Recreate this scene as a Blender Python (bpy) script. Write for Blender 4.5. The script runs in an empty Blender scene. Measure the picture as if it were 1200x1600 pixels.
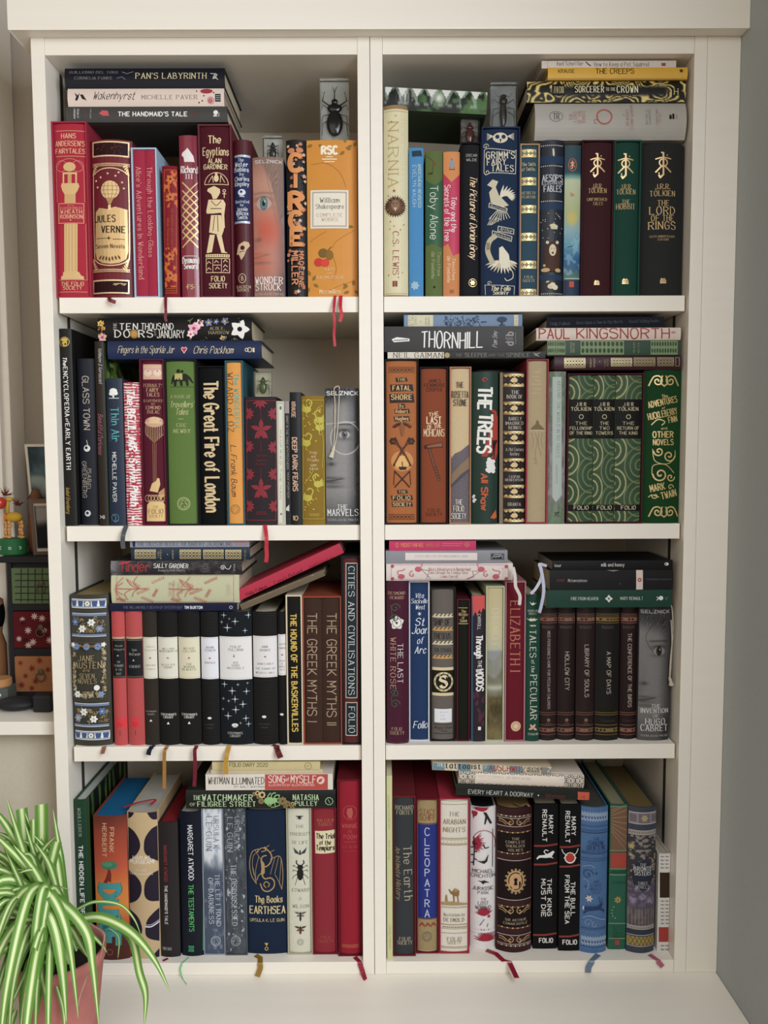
import bpy, bmesh, math, random
import numpy as np
from mathutils import Vector, Matrix
random.seed(7)
C = bpy.context.scene.collection
# ------------------------------------------------------------------ camera
F_PX, PITCH, YAW, ROLL = 1254.19, 0.0715, 0.0033, -0.0042
CAM = np.array([0.5144, -1.2817, 0.8443])
fwd = np.array([math.sin(YAW)*math.cos(PITCH), math.cos(YAW)*math.cos(PITCH), -math.sin(PITCH)])
rgt = np.array([math.cos(YAW), -math.sin(YAW), 0.0]); upv = np.cross(rgt, fwd)
R_ = math.cos(ROLL)*rgt + math.sin(ROLL)*upv
U_ = -math.sin(ROLL)*rgt + math.cos(ROLL)*upv
cd = bpy.data.cameras.new('camera'); cam = bpy.data.objects.new('camera', cd); C.objects.link(cam)
cd.sensor_fit = 'HORIZONTAL'; cd.sensor_width = 36; cd.lens = F_PX*36/1200
cd.clip_start = 0.05; cd.clip_end = 50
cam.matrix_world = Matrix(((R_[0], U_[0], -fwd[0], CAM[0]), (R_[1], U_[1], -fwd[1], CAM[1]), (R_[2], U_[2], -fwd[2], CAM[2]), (0, 0, 0, 1)))
bpy.context.scene.camera = cam
# ------------------------------------------------------------------ light
sc = bpy.context.scene
sc.view_settings.view_transform = 'Standard'; sc.view_settings.look = 'None'
sc.view_settings.gamma = 1; sc.view_settings.use_curve_mapping = False
sc.view_settings.exposure = 0.0
w = bpy.data.worlds.new('world'); sc.world = w; w.use_nodes = True
bg = w.node_tree.nodes['Background']; bg.inputs[0].default_value = (1.0, 0.90, 0.78, 1); bg.inputs[1].default_value = 0.27
def area(name, loc, target, sx, sy, power, col):
    l = bpy.data.lights.new(name, 'AREA'); l.shape = 'RECTANGLE'; l.size = sx; l.size_y = sy; l.energy = power; l.color = col
    o = bpy.data.objects.new(name, l); C.objects.link(o); o.location = loc
    o.rotation_euler = (Vector(target)-Vector(loc)).to_track_quat('-Z', 'Y').to_euler(); return o
area('window_daylight', (1.17, -1.50, 1.15), (-0.35, -1.05, 0.0), 1.2, 1.3, 55, (0.87, 0.93, 1.0))
area('room_daylight', (-0.35, -2.0, 1.4), (0.25, 0.0, 0.35), 1.6, 1.4, 10.5, (1.0, 0.89, 0.77))
# ------------------------------------------------------------------ measured frame
ZT, ZS1, ZS2, ZS3, ZB = 1.4585, 1.0938, 0.7309, 0.3662, 0.0
DEP = 0.301; SHF = 0.010; ZSILL = -0.0215
def ray(px, py):
    d = fwd + R_*((px-600)/F_PX) - U_*((py-800)/F_PX); return d
def onY(px, py, Y):
    d = ray(px, py); return CAM + d*((Y-CAM[1])/d[1])
def onZ(px, py, Z):
    d = ray(px, py); return CAM + d*((Z-CAM[2])/d[2])
# ------------------------------------------------------------------ materials
def lin(c):
    c = c/255.0; return c/12.92 if c <= 0.04045 else ((c+0.055)/1.055)**2.4
def hx(s): return tuple(lin(int(s[i:i+2], 16)) for i in (0, 2, 4))
_m = {}
def mat(col, kind='cloth'):
    key = (col, kind)
    if key in _m: return _m[key]
    m = bpy.data.materials.new(kind+'_'+col); m.use_nodes = True; nt = m.node_tree; N = nt.nodes; L = nt.links
    b = N['Principled BSDF']; c = hx(col)
    if kind in ('cloth', 'jacket', 'leather', 'ink', 'gloss', 'foil'):
        g_ = .3*c[0]+.55*c[1]+.15*c[2]; k_ = .70 if c[2] > 1.25*max(c[0], c[1]) else .9; c = tuple(max(0, (g_+(v-g_)*k_)*(.86 if k_ < .8 else .95)-.003) for v in c)
    b.inputs['Base Color'].default_value = (*c, 1)
    P = dict(cloth=(0.75, 0.0, 0.14), jacket=(0.45, 0.0, 0.22), ink=(0.6, 0, .2), foil=(0.34, 0.35, 0.5), paint=(0.42, 0, 0.4), paper=(0.85, 0, .2),
             plain=(0.6, 0, .3), gloss=(0.16, 0, .45), page=(0.8, 0, .2), wall=(0.85, 0, .2), leather=(0.45, 0, .3), clay=(.75, 0, .3), satin=(.35, 0, .5), wrap=(.1, 0, .5))[kind]
    b.inputs['Roughness'].default_value = P[0]; b.inputs['Metallic'].default_value = P[1]
    b.inputs['Specular IOR Level'].default_value = P[2]
    if kind in ('cloth', 'paint', 'page', 'wall', 'clay', 'leather', 'jacket'):
        tc = N.new('ShaderNodeTexCoord'); n = N.new('ShaderNodeTexNoise'); mp = N.new('ShaderNodeMapping')
        L.new(tc.outputs['Object'], mp.inputs[0]); L.new(mp.outputs[0], n.inputs[0])
        sca = dict(cloth=(900, 900, 900), paint=(3, 60, 60), page=(4200, 20, 20), wall=(180, 180, 180), clay=(40, 40, 40), leather=(350, 350, 350), jacket=(30, 30, 30))[kind]
        mp.inputs['Scale'].default_value = sca; n.inputs['Scale'].default_value = 1; n.inputs['Detail'].default_value = 2
        amp = dict(cloth=.22, paint=.03, page=.30, wall=.06, clay=.18, leather=.25, jacket=.08)[kind]
        mx = N.new('ShaderNodeMix'); mx.data_type = 'RGBA'
        L.new(n.outputs[0], mx.inputs[0])
        mx.inputs[6].default_value = (*[v*(1-amp) for v in c], 1); mx.inputs[7].default_value = (*[min(1, v*(1+amp)) for v in c], 1)
        L.new(mx.outputs[2], b.inputs['Base Color'])
        bp = N.new('ShaderNodeBump'); bp.inputs['Strength'].default_value = dict(paint=.08, jacket=.03).get(kind, .18); bp.inputs['Distance'].default_value = .0004
        L.new(n.outputs[0], bp.inputs['Height']); L.new(bp.outputs[0], b.inputs['Normal'])
    _m[key] = m; return m
def mat_print():
    if 'print' in _m: return _m['print']
    m = bpy.data.materials.new('printed_artwork'); m.use_nodes = True; nt = m.node_tree
    a = nt.nodes.new('ShaderNodeAttribute'); a.attribute_name = 'Col'
    b = nt.nodes['Principled BSDF']; b.inputs['Roughness'].default_value = .5; b.inputs['Specular IOR Level'].default_value = .22
    nt.links.new(a.outputs['Color'], b.inputs['Base Color']); _m['print'] = m; return m
def mat_clear():
    if 'clear' in _m: return _m['clear']
    m = bpy.data.materials.new('clear_resin'); m.use_nodes = True
    b = m.node_tree.nodes['Principled BSDF']; b.inputs['Base Color'].default_value = (.93, .95, .93, 1)
    b.inputs['Transmission Weight'].default_value = 1; b.inputs['Roughness'].default_value = .03; b.inputs['IOR'].default_value = 1.25
    _m['clear'] = m; return m
# ------------------------------------------------------------------ object helpers
def link(name, me, parent=None, mats=()):
    o = bpy.data.objects.new(name, me); C.objects.link(o)
    if parent is not None: o.parent = parent
    if me is not None:
        for m in mats: me.materials.append(m)
    return o
def mesh(name, V, F, mats, parent=None, mi=None, smooth=False):
    me = bpy.data.meshes.new(name); me.from_pydata([tuple(map(float, v)) for v in V], [], F)
    o = link(name, me, parent, mats)
    if mi is not None: me.polygons.foreach_set('material_index', mi)
    if smooth: me.polygons.foreach_set('use_smooth', [True]*len(F))
    me.update(); return o
def tag(o, label=None, cat=None, group=None, kind=None):
    if label: o['label'] = label
    if cat: o['category'] = cat
    if group: o['group'] = group
    if kind: o['kind'] = kind
    return o
def empty(name, loc, label=None, cat=None, group=None, rot=None):
    o = bpy.data.objects.new(name, None); C.objects.link(o); o.location = loc; o.empty_display_size = .02
    if rot: o.rotation_euler = rot
    return tag(o, label, cat, group)
def boxv(x0, x1, y0, y1, z0, z1, V, F):
    b = len(V)
    V += [(x0, y0, z0), (x1, y0, z0), (x1, y1, z0), (x0, y1, z0), (x0, y0, z1), (x1, y0, z1), (x1, y1, z1), (x0, y1, z1)]
    F += [tuple(b+i for i in f) for f in ((0, 3, 2, 1), (4, 5, 6, 7), (0, 1, 5, 4), (1, 2, 6, 5), (2, 3, 7, 6), (3, 0, 4, 7))]
def box(name, x0, x1, y0, y1, z0, z1, m, parent=None, bev=0.0):
    V = []; F = []; boxv(x0, x1, y0, y1, z0, z1, V, F); o = mesh(name, V, F, [m], parent)
    if bev:
        bm = bmesh.new(); bm.from_mesh(o.data)
        bmesh.ops.bevel(bm, geom=bm.edges[:], offset=bev, segments=2, profile=.5, affect='EDGES'); bm.to_mesh(o.data); bm.free()
    return o
def tube(pts, rad, n=8, V=None, F=None, cap=True):
    V = [] if V is None else V; F = [] if F is None else F
    pts = [Vector(p) for p in pts]; b0 = len(V)
    rads = rad if isinstance(rad, (list, tuple)) else [rad]*len(pts)
    for i, p in enumerate(pts):
        t = (pts[min(i+1, len(pts)-1)]-pts[max(i-1, 0)]).normalized()
        a = t.cross(Vector((0, 0, 1)));
        if a.length < 1e-3: a = t.cross(Vector((0, 1, 0)))
        a.normalize(); c = t.cross(a)
        for k in range(n):
            g = 2*math.pi*k/n; V.append(tuple(p+a*math.cos(g)*rads[i]+c*math.sin(g)*rads[i]))
    for i in range(len(pts)-1):
        for k in range(n):
            F.append((b0+i*n+k, b0+i*n+(k+1) % n, b0+(i+1)*n+(k+1) % n, b0+(i+1)*n+k))
    if cap: F.append(tuple(b0+k for k in range(n))[::-1]); F.append(tuple(b0+(len(pts)-1)*n+k for k in range(n)))
    return V, F
def ellipsoid(c, r, V, F, nu=12, nv=8, rot=None):
    b = len(V)
    for j in range(nv+1):
        th = math.pi*j/nv
        for i in range(nu):
            ph = 2*math.pi*i/nu
            p = Vector((r[0]*math.sin(th)*math.cos(ph), r[1]*math.sin(th)*math.sin(ph), r[2]*math.cos(th)))
            if rot: p = rot @ p
            V.append(tuple(p+Vector(c)))
    for j in range(nv):
        for i in range(nu):
            F.append((b+j*nu+i, b+(j+1)*nu+i, b+(j+1)*nu+(i+1) % nu, b+j*nu+(i+1) % nu))
def lathe(prof, V, F, n=32, c=(0, 0, 0)):
    b = len(V)
    for r, z in prof:
        for i in range(n):
            a = 2*math.pi*i/n; V.append((c[0]+r*math.cos(a), c[1]+r*math.sin(a), c[2]+z))
    for j in range(len(prof)-1):
        for i in range(n): F.append((b+j*n+i, b+j*n+(i+1) % n, b+(j+1)*n+(i+1) % n, b+(j+1)*n+i))
def cr(pts, n=5, closed=False):
    """Catmull-Rom through 2D/3D points"""
    P = [np.array(p, float) for p in pts]; out = []
    N_ = len(P); segs = N_ if closed else N_-1
    for i in range(segs):
        if closed: a, b, c, d = P[(i-1) % N_], P[i], P[(i+1) % N_], P[(i+2) % N_]
        else: a, b, c, d = P[max(i-1, 0)], P[i], P[i+1], P[min(i+2, N_-1)]
        for k in range(n):
            t = k/n
            out.append(.5*((2*b)+(-a+c)*t+(2*a-5*b+4*c-d)*t*t+(-a+3*b-3*c+d)*t**3))
    out.append(P[0] if closed else P[-1]); return out
# ------------------------------------------------------------------ stroke lettering (grid: baseline 2, x-height 6, capitals 8)
G = {
'A': '022842 1434', 'B': '0208 ~082837362505 ~052544433202', 'C': '~473818060412324 3', 'D': '0208 ~082846442202', 'E': '48080242 0535', 'F': '480802 0535',
'G': '~4738180604123243 434525', 'H': '0208 4842 0545', 'I': '0208', 'J': '~3833220203', 'K': '0208 4804 1542', 'L': '080242', 'M': '0208244842', 'N': '02084248',
'O': '@1806041232444638', 'P': '0208 ~082847462505', 'Q': '@1806041232444638 2342', 'R': '0208 ~082847462505 2542', 'S': '~47381807063544433 21203', 'T': '0848 2822',
'U': '~08041232444 8', 'V': '082248', 'W': '0812263248', 'X': '0842 0248', 'Y': '082548 2522', 'Z': '08480242',
'a': '@1605031222333526 3632', 'b': '0802 @1605031222333526', 'c': '~3526160503122233', 'd': '@1605031222333526 3832', 'e': '~04343526160503122233', 'f': '~38281712 0626',
'g': '@1605031222333526 ~3631201001', 'h': '0802 ~0416263532', 'i': '0602 0807', 'j': '~26211000 2827', 'k': '0802 3603 1432', 'l': '0802', 'm': '0602 ~04162522 ~24364542',
'n': '0602 ~0416263532', 'o': '@1605031222333526', 'p': '0600 @1605031222333526', 'q': '@1605031222333526 3630', 'r': '0602 ~04162635', 's': '~35261605142433221203',
't': '~18131232 0626', 'u': '~0603122233 3632', 'v': '062246', 'w': '0612253246', 'x': '0632 0236', 'y': '0622 4610', 'z': '06360232',
'0': '@1806041232444638', '1': '071812', '2': '~071838474602 0242', '3': '~0718384736253544433 21203', '4': '380444 3832', '5': '480805 ~0525444332120 3', '6': '~38160403123243352504',
'7': '084812', '8': '@180715354738 @1504031232434435', '9': '~35150718384745423212', '&': '~4217071828370403122244', "'": '0807', '.': '0203', ',': '0301', '-': '0535', ':': '0203 0506',
'!': '0804 0203', '+': '0535 2723', '/': '0248', '_': '0242'}
def _parse(g):
    toks = []
    for t in g.replace('~', ' ~').replace('@', ' @').split(' '):
        if not t: continue
        if t[0] not in '~@' and toks and len(toks[-1].lstrip('~@')) % 2 == 1: toks[-1] += t
        else: toks.append(t)
    out = []
    for t in toks:
        k = t[0] if t[0] in '~@' else ''; d = t.lstrip('~@')
        pts = [(int(d[i]), int(d[i+1])) for i in range(0, len(d)-1, 2)]
        curved = bool(k)
        if k: pts = [tuple(p) for p in cr(pts, 4, k == '@')]
        out.append((pts, k))
    return out
GL = {k: _parse(v) for k, v in G.items()}
ST = dict(sr=(.76, 18, .38, 1, 0), sb=(1.08, 15, .5, 1, 0), ss=(.8, 0, .9, 0, 0), sB=(1.25, 0, .88, 0, 0), sX=(2.0, 0, .9, 0, 0), st=(.5, 0, .9, 0, 0), it=(.8, 25, .4, 0, .28), iB=(1.35, 20, .5, 0, .28),
          sc=(.75, 40, .3, 0, .42), bl=(1.75, 42, .28, 0, 0), hd=(.8, 10, .8, 0, .05), hB=(1.5, 10, .8, 0, .05), un=(1.15, 35, .4, 0, 0))
def glyph_strips(text, style):
    w_, nib, con, serif, shear = ST[style]
    gap = {'sr': 2.1, 'sb': 2.4, 'it': 1.7, 'un': 1.9}.get(style, 1.5 if style not in ('sB', 'sX', 'bl', 'iB') else 2.0)
    x = 0; strokes = []
    rnd = random.Random(len(text)*7+ord(text[0]))
    for ch in text:
        if ch == ' ': x += 3.0; continue
        g = GL.get(ch) or GL.get(ch.upper()) or GL['-']
        wd = max(max(p[0] for p in s[0]) for s in g)
        jy = rnd.uniform(-.35, .35) if style[0] == 'h' else 0
        for pts, k in g:
            q = [(x+p[0]+shear*(p[1]-2), p[1]+jy+(rnd.uniform(-.15, .15) if style[0] == 'h' else 0)) for p in pts]
            strokes.append((q, k))
            if serif and not k:
                for e, nb in ((0, 1), (-1, -2)):
                    a = np.array(q[e]); b = np.array(q[nb]); d = b-a
                    if abs(d[1]) > abs(d[0])*.8 and abs(d[1]) > 1.2 and pts[e][1] in (2, 8, 6, 0):
                        strokes.append(([(a[0]-.8, a[1]), (a[0]+.8, a[1])], 's'))
        x += wd+gap
    return strokes, x-gap
def letter_faces(text, a, b, size, style):
    """a,b: centre line end points (y down space); returns list of quads in that space"""
    strokes, adv = glyph_strips(text, style)
    w_, nib, con, serif, shear = ST[style]
    a = np.array(a, float); b = np.array(b, float); d = b-a; Ln = np.linalg.norm(d); d = d/Ln
    up = np.array([d[1], -d[0]])
    sx = Ln/(max(adv, 1)+.6); sy = size/6.0; s = min(sx*1.25, sy)
    nb = math.radians(nib); quads = []
    for pts, k in strokes:
        P = np.array([((p[0]+.3)*sx, (p[1]-5)*sy) for p in pts])
        if k == 's': hw = [.20*s]*len(P)
        W = w_*s*(.82 if size < 21 else 1)
        n = len(P); closed = (k == '@')
        D = P[1:]-P[:-1]; ln = np.maximum(np.linalg.norm(D, axis=1), 1e-6); D = D/ln[:, None]
        Nn = np.stack([-D[:, 1], D[:, 0]], 1)
        hw_seg = np.array([W*.5*(con+(1-con)*abs(math.sin(math.atan2(dd[1], dd[0])-nb))) for dd in D])
        if k == 's': hw_seg[:] = max(.2*s, .12*s)
        if not k or k == 's':
            for i in range(n-1):
                h = hw_seg[i]; e = D[i]*h*(.0 if k == 's' else .6)
                p, q = P[i]-e, P[i+1]+e
                quads.append([p+Nn[i]*h, q+Nn[i]*h, q-Nn[i]*h, p-Nn[i]*h])
        else:
            offs = []
            for i in range(n):
                i0 = (i-1) if i > 0 else (n-2 if closed else 0); i1 = i if i < n-1 else (0 if closed else n-2)
                v = Nn[i0]+Nn[i1]; v = v/max(np.linalg.norm(v), .3)
                offs.append(v*(hw_seg[i0]+hw_seg[i1])*.5)
            for i in range(n-1):
                quads.append([P[i]+offs[i], P[i+1]+offs[i+1], P[i+1]-offs[i+1], P[i]-offs[i]])
    return [[a+d*p[0]+up*p[1] for p in q] for q in quads]
# ------------------------------------------------------------------ numpy noise for printed artwork
_rng = np.random.RandomState(3); _T = _rng.rand(64, 64)
def vn(x, y):
    xi = np.floor(x).astype(int); yi = np.floor(y).astype(int); fx = x-xi; fy = y-yi
    fx = fx*fx*(3-2*fx); fy = fy*fy*(3-2*fy); g = lambda a, b: _T[a % 64, b % 64]
    return (g(xi, yi)*(1-fx)+g(xi+1, yi)*fx)*(1-fy)+(g(xi, yi+1)*(1-fx)+g(xi+1, yi+1)*fx)*fy
def fbm(x, y, o=4):
    s = 0; a = .5
    for i in range(o): s = s+a*vn(x*2**i+i*7.3, y*2**i+i*3.1); a *= .5
    return s/(1-.5**o)
def rgb(s): return np.array([int(s[i:i+2], 16) for i in (0, 2, 4)], float)
def mixc(a, b, t):
    a = rgb(a) if isinstance(a, str) else a; b = rgb(b) if isinstance(b, str) else b
    t = np.clip(t, 0, 1)[..., None]; return a*(1-t)+b*t
def sst(a, b, x):
    t = np.clip((x-a)/(b-a), 0, 1); return t*t*(3-2*t)
def ramp(t, stops):
    r = mixc(stops[0][1], stops[0][1], t*0)
    for (p0, c0), (p1, c1) in zip(stops, stops[1:]): r = mixc(r, c1, (t-p0)/(p1-p0)) if True else r
    return r
def blob(s, t, cs, ct, rs, rt, soft=.5):
    d = np.sqrt(((s-cs)/rs)**2+((t-ct)/rt)**2); return 1-sst(1-soft, 1+soft*.2, d)
# ------------------------------------------------------------------ crop frames (measuring windows on the photograph, 1200x1600)
CROP = dict(A=(70, 80, 3.902), B=(300, 80, 3.902), C=(590, 80, 3.902), D=(810, 80, 3.902), E=(80, 480, 3.902), F=(320, 480, 3.902), G=(590, 480, 4.324), H=(820, 480, 4.324),
            I=(80, 830, 4.324), J=(320, 830, 4.286), K=(590, 830, 4.324), L=(820, 830, 4.324), M=(100, 1170, 4.324), N=(320, 1170, 4.286), O=(590, 1170, 4.324), P=(820, 1170, 4.324), Z=(0, 0, 1.0))
ROWZ = dict(A=ZS1, B=ZS1, C=ZS1, D=ZS1, E=ZS2, F=ZS2, G=ZS2, H=ZS2, I=ZS3, J=ZS3, K=ZS3, L=ZS3, M=ZB, N=ZB, O=ZB, P=ZB)
ROWN = dict(A='top left', B='top left', C='top right', D='top right', E='upper middle left', F='upper middle left', G='upper middle right', H='upper middle right',
            I='lower middle left', J='lower middle left', K='lower middle right', L='lower middle right', M='bottom left', N='bottom left', O='bottom right', P='bottom right')
COMP = dict(A=0, B=0, C=1, D=1, E=2, F=2, G=3, H=3, I=4, J=4, K=5, L=5, M=6, N=6, O=7, P=7)
cur = 'A'
def S(c):
    global cur; cur = c
def px(x, y, c=None):
    X0, Y0, s = CROP[c or cur]; return X0+x/s, Y0+y/s
standing = {i: [] for i in range(8)}      # (x0, x1, ztop, Yfront, Yback)
lastx = {i: (.0006 if i % 2 == 0 else .5199) for i in range(8)}
XMAX = {i: (.4797 if i % 2 == 0 else .9994) for i in range(8)}
ZCEIL = {0: 1.4585, 1: 1.4585, 2: 1.0693, 3: 1.0693, 4: .7064, 5: .7064, 6: .3417, 7: .3417}
EPS = .0003
class Spine:
    """print surface on a spine. local: u across, v up, y depth"""
    def __init__(s, root, w, h, ox, oz, Y, phi, sag, tx=0, crop=None):
        s.root = root; s.w = w; s.h = h; s.ox = ox; s.oz = oz; s.Y = Y; s.phi = phi; s.sag = sag
        s.text = []; s.orn = []; s.layer = 0; s.crop = crop or cur
    def loc(s, p):
        X = onY(*px(p[0], p[1], s.crop), s.Y); dx = X[0]-s.ox; dz = X[2]-s.oz; c, n = math.cos(s.phi), math.sin(s.phi)
        return dx*c+dz*n, -dx*n+dz*c
    def prof(s, u): return s.sag*min(1.0, (2*u/s.w))**2 if s.w else 0
    # -- operations
    def t(s, txt, a, b, size, col, style='sr', kind='ink'):
        s.layer += 1
        for q in letter_faces(txt, a, b, size, style): s.text.append(([s.loc(p) for p in q], s.layer, (col, kind)))
        return s
    def dn(s, txt, xc, y0, y1, size, col, style='sr', kind='ink', lean=0): return s.t(txt, (xc-lean, y0), (xc+lean, y1), size, col, style, kind)
    def up(s, txt, xc, y0, y1, size, col, style='sr', kind='ink'): return s.t(txt, (xc, y1), (xc, y0), size, col, style, kind)
    def ac(s, txt, x0, x1, yc, size, col, style='sr', kind='ink', lean=0): return s.t(txt, (x0, yc-lean), (x1, yc+lean), size, col, style, kind)
    def poly(s, pts, col, kind='ink'):
        s.layer += 1; s.orn.append(([s.loc(p) for p in pts], s.layer, (col, kind))); return s
    def rect(s, x0, y0, x1, y1, col, kind='ink'): return s.poly([(x0, y0), (x1, y0), (x1, y1), (x0, y1)], col, kind)
    def disc(s, cx, cy, r, col, ry=None, n=18, kind='ink'):
        ry = ry or r; return s.poly([(cx+r*math.cos(a*2*math.pi/n), cy+ry*math.sin(a*2*math.pi/n)) for a in range(n)], col, kind)
    def line(s, pts, w, col, kind='ink', smooth=0, closed=False):
        s.layer += 1
        if smooth: pts = cr(pts, smooth, closed)
        elif closed: pts = list(pts)+[pts[0]]
        P = np.array([p[:2] for p in pts], float)
        for i in range(len(P)-1):
            d = P[i+1]-P[i]; l = np.linalg.norm(d)
            if l < 1e-6: continue
            n = np.array([-d[1], d[0]])/l*w*.5; e = d/l*w*.3
            s.orn.append(([s.loc(p) for p in (P[i]-e+n, P[i+1]+e+n, P[i+1]+e-n, P[i]-e-n)], s.layer, (col, kind)))
        return s
    def ring(s, cx, cy, r, w, col, ry=None, n=24, kind='ink', a0=0, a1=360):
        ry = ry or r; N_ = max(4, int(n*(a1-a0)/360))
        return s.line([(cx+r*math.cos(math.radians(a0+(a1-a0)*k/N_)), cy+ry*math.sin(math.radians(a0+(a1-a0)*k/N_))) for k in range(N_+1)], w, col, kind)
    def frame(s, x0, y0, x1, y1, w, col, kind='ink'): return s.line([(x0, y0), (x1, y0), (x1, y1), (x0, y1)], w, col, kind, closed=True)
    def hl(s, x0, x1, y, w, col, kind='ink'): return s.rect(x0, y-w/2, x1, y+w/2, col, kind)
    def dots(s, a, b, n, r, col, kind='ink'):
        for k in range(n):
            f = (k+.5)/n; s.disc(a[0]+(b[0]-a[0])*f, a[1]+(b[1]-a[1])*f, r, col, n=6, kind=kind)
        return s
    def leaf(s, x, y, L, ang, wd, col, kind='ink'):
        a = math.radians(ang); d = np.array([math.cos(a), -math.sin(a)]); n = np.array([d[1], -d[0]])
        P = [(0, 0), (.25, .8), (.5, 1), (.8, .55), (1, 0), (.8, -.55), (.5, -1), (.25, -.8)]
        o = np.array([x, y], float); return s.poly([tuple(o+d*p*L+n*q*wd*.5) for p, q in P], col, kind)
    def flower(s, x, y, r, n, col, cen=None, kind='ink', rot=0, fat=.7):
        for k in range(n): s.leaf(x, y, r, rot+360*k/n, r*fat, col, kind)
        if cen: s.disc(x, y, r*.25, cen, n=8, kind=kind)
        return s
    def star(s, x, y, r, col, n=4, inner=.25, kind='ink', rot=0):
        return s.poly([(x+(r if k % 2 == 0 else r*inner)*math.sin(math.pi*k/n+rot), y-(r if k % 2 == 0 else r*inner)*math.cos(math.pi*k/n+rot)) for k in range(2*n)], col, kind)
    def spiral(s, x, y, r, a0, turns, w, col, kind='ink', sgn=1, r0=.12):
        N_ = int(14*abs(turns))+3
        return s.line([(x+r*(r0+(1-r0)*k/N_)*math.cos(math.radians(a0)+sgn*turns*2*math.pi*(1-k/N_)), y-r*(r0+(1-r0)*k/N_)*math.sin(math.radians(a0)+sgn*turns*2*math.pi*(1-k/N_))) for k in range(N_+1)], w, col, kind)
    def scrolls(s, x, y, W, H, w, col, kind='foil'):
        for g in (-1, 1):
            s.spiral(x+g*W*.22, y, H*.42, 90 if g > 0 else 90, 1.3, w, col, kind, sgn=g)
            s.line([(x+g*W*.22, y-H*.42), (x+g*W*.36, y-H*.3), (x+g*W*.5, y+H*.35)], w, col, kind, smooth=4)
            s.line([(x, y+H*.4), (x+g*W*.12, y+H*.1), (x+g*W*.06, y-H*.4)], w, col, kind, smooth=4)
        return s
    def panel(s, x0, y0, x1, y1, col, nx=6, ny=2, w=3, kind='foil'):
        """gilt interlace panel"""
        s.frame(x0, y0, x1, y1, w*.8, col, kind)
        dx = (x1-x0)/nx; dy = (y1-y0)/ny
        for i in range(nx):
            for j in range(ny):
                cx = x0+(i+.5)*dx; cy = y0+(j+.5)*dy
                s.ring(cx, cy, dx*.42, w, col, ry=dy*.4, n=10, kind=kind); s.line([(cx-dx*.5, cy), (cx+dx*.5, cy)], w*.8, col, kind); s.disc(cx, cy, min(dx, dy)*.14, col, n=6, kind=kind)
        return s
    def paint(s, fn, r=None, nx=40, ny=160):
        """colour field printed on the spine. fn(a,b): a 0..1 left-right, b 0..1 top-bottom (picture axes)"""
        s.layer += 1
        if r is None:
            x0, x1, z0, z1 = -s.w/2, s.w/2, 0, s.h
            horiz = abs(math.sin(s.phi)) > .7
            aa, bb = np.meshgrid(np.linspace(0, 1, nx+1), np.linspace(0, 1, ny+1))
            if horiz: uu = s.w*(.5-bb); vv = s.h*(1-aa)
            else: uu = -s.w/2+s.w*aa; vv = s.h*(1-bb)
        else:
            X0, Y0, X1, Y1 = r; aa, bb = np.meshgrid(np.linspace(0, 1, nx+1), np.linspace(0, 1, ny+1))
            c4 = [s.loc(p) for p in ((X0, Y0), (X1, Y0), (X0, Y1), (X1, Y1))]
            f = lambda i: (c4[0][i]*(1-aa)+c4[1][i]*aa)*(1-bb)+(c4[2][i]*(1-aa)+c4[3][i]*aa)*bb
            uu, vv = f(0), f(1)
        uu = np.clip(uu, -s.w/2+.0004, s.w/2-.0004); vv = np.clip(vv, .0004, s.h-.0004)
        col = fn(aa, bb); col = np.clip(col, 0, 255)/255.0
        col = np.where(col <= .04045, col/12.92, ((col+.055)/1.055)**2.4)
        yy = s.sag*np.minimum(1, 2*uu/s.w)**2-.00012-.00002*s.layer
        V = np.stack([uu.ravel(), yy.ravel(), vv.ravel()], 1)
        idx = np.arange((nx+1)*(ny+1)).reshape(ny+1, nx+1)
        Fq = np.stack([idx[:-1, :-1].ravel(), idx[1:, :-1].ravel(), idx[1:, 1:].ravel(), idx[:-1, 1:].ravel()], 1)
        me = bpy.data.meshes.new('printed_artwork'); me.from_pydata(V.tolist(), [], Fq.tolist())
        ca = me.color_attributes.new('Col', 'FLOAT_COLOR', 'POINT'); cc = np.ones((len(V), 4)); cc[:, :3] = col.reshape(-1, 3)
        ca.data.foreach_set('color', cc.ravel()); link('printed_artwork', me, s.root, [mat_print()]); return s
    def side(s, fn, D, nx=40, ny=60):
        """artwork printed on the right-hand board"""
        aa, bb = np.meshgrid(np.linspace(0, 1, nx+1), np.linspace(0, 1, ny+1)); y0 = s.sag+.011
        V = np.stack([np.full(aa.size, s.w/2+.00015), (y0+(D-.001-y0)*aa).ravel(), (s.h*(1-bb)*.998+.0005).ravel()], 1)
        col = np.clip(fn(aa, bb), 0, 255)/255.0; col = np.where(col <= .04045, col/12.92, ((col+.055)/1.055)**2.4); idx = np.arange((nx+1)*(ny+1)).reshape(ny+1, nx+1)
        Fq = np.stack([idx[:-1, :-1].ravel(), idx[1:, :-1].ravel(), idx[1:, 1:].ravel(), idx[:-1, 1:].ravel()], 1)
        me = bpy.data.meshes.new('printed_artwork'); me.from_pydata(V.tolist(), [], Fq.tolist())
        ca = me.color_attributes.new('Col', 'FLOAT_COLOR', 'POINT'); cc = np.ones((len(V), 4)); cc[:, :3] = col.reshape(-1, 3)
        ca.data.foreach_set('color', cc.ravel()); link('printed_artwork', me, s.root, [mat_print()]); return s
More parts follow.
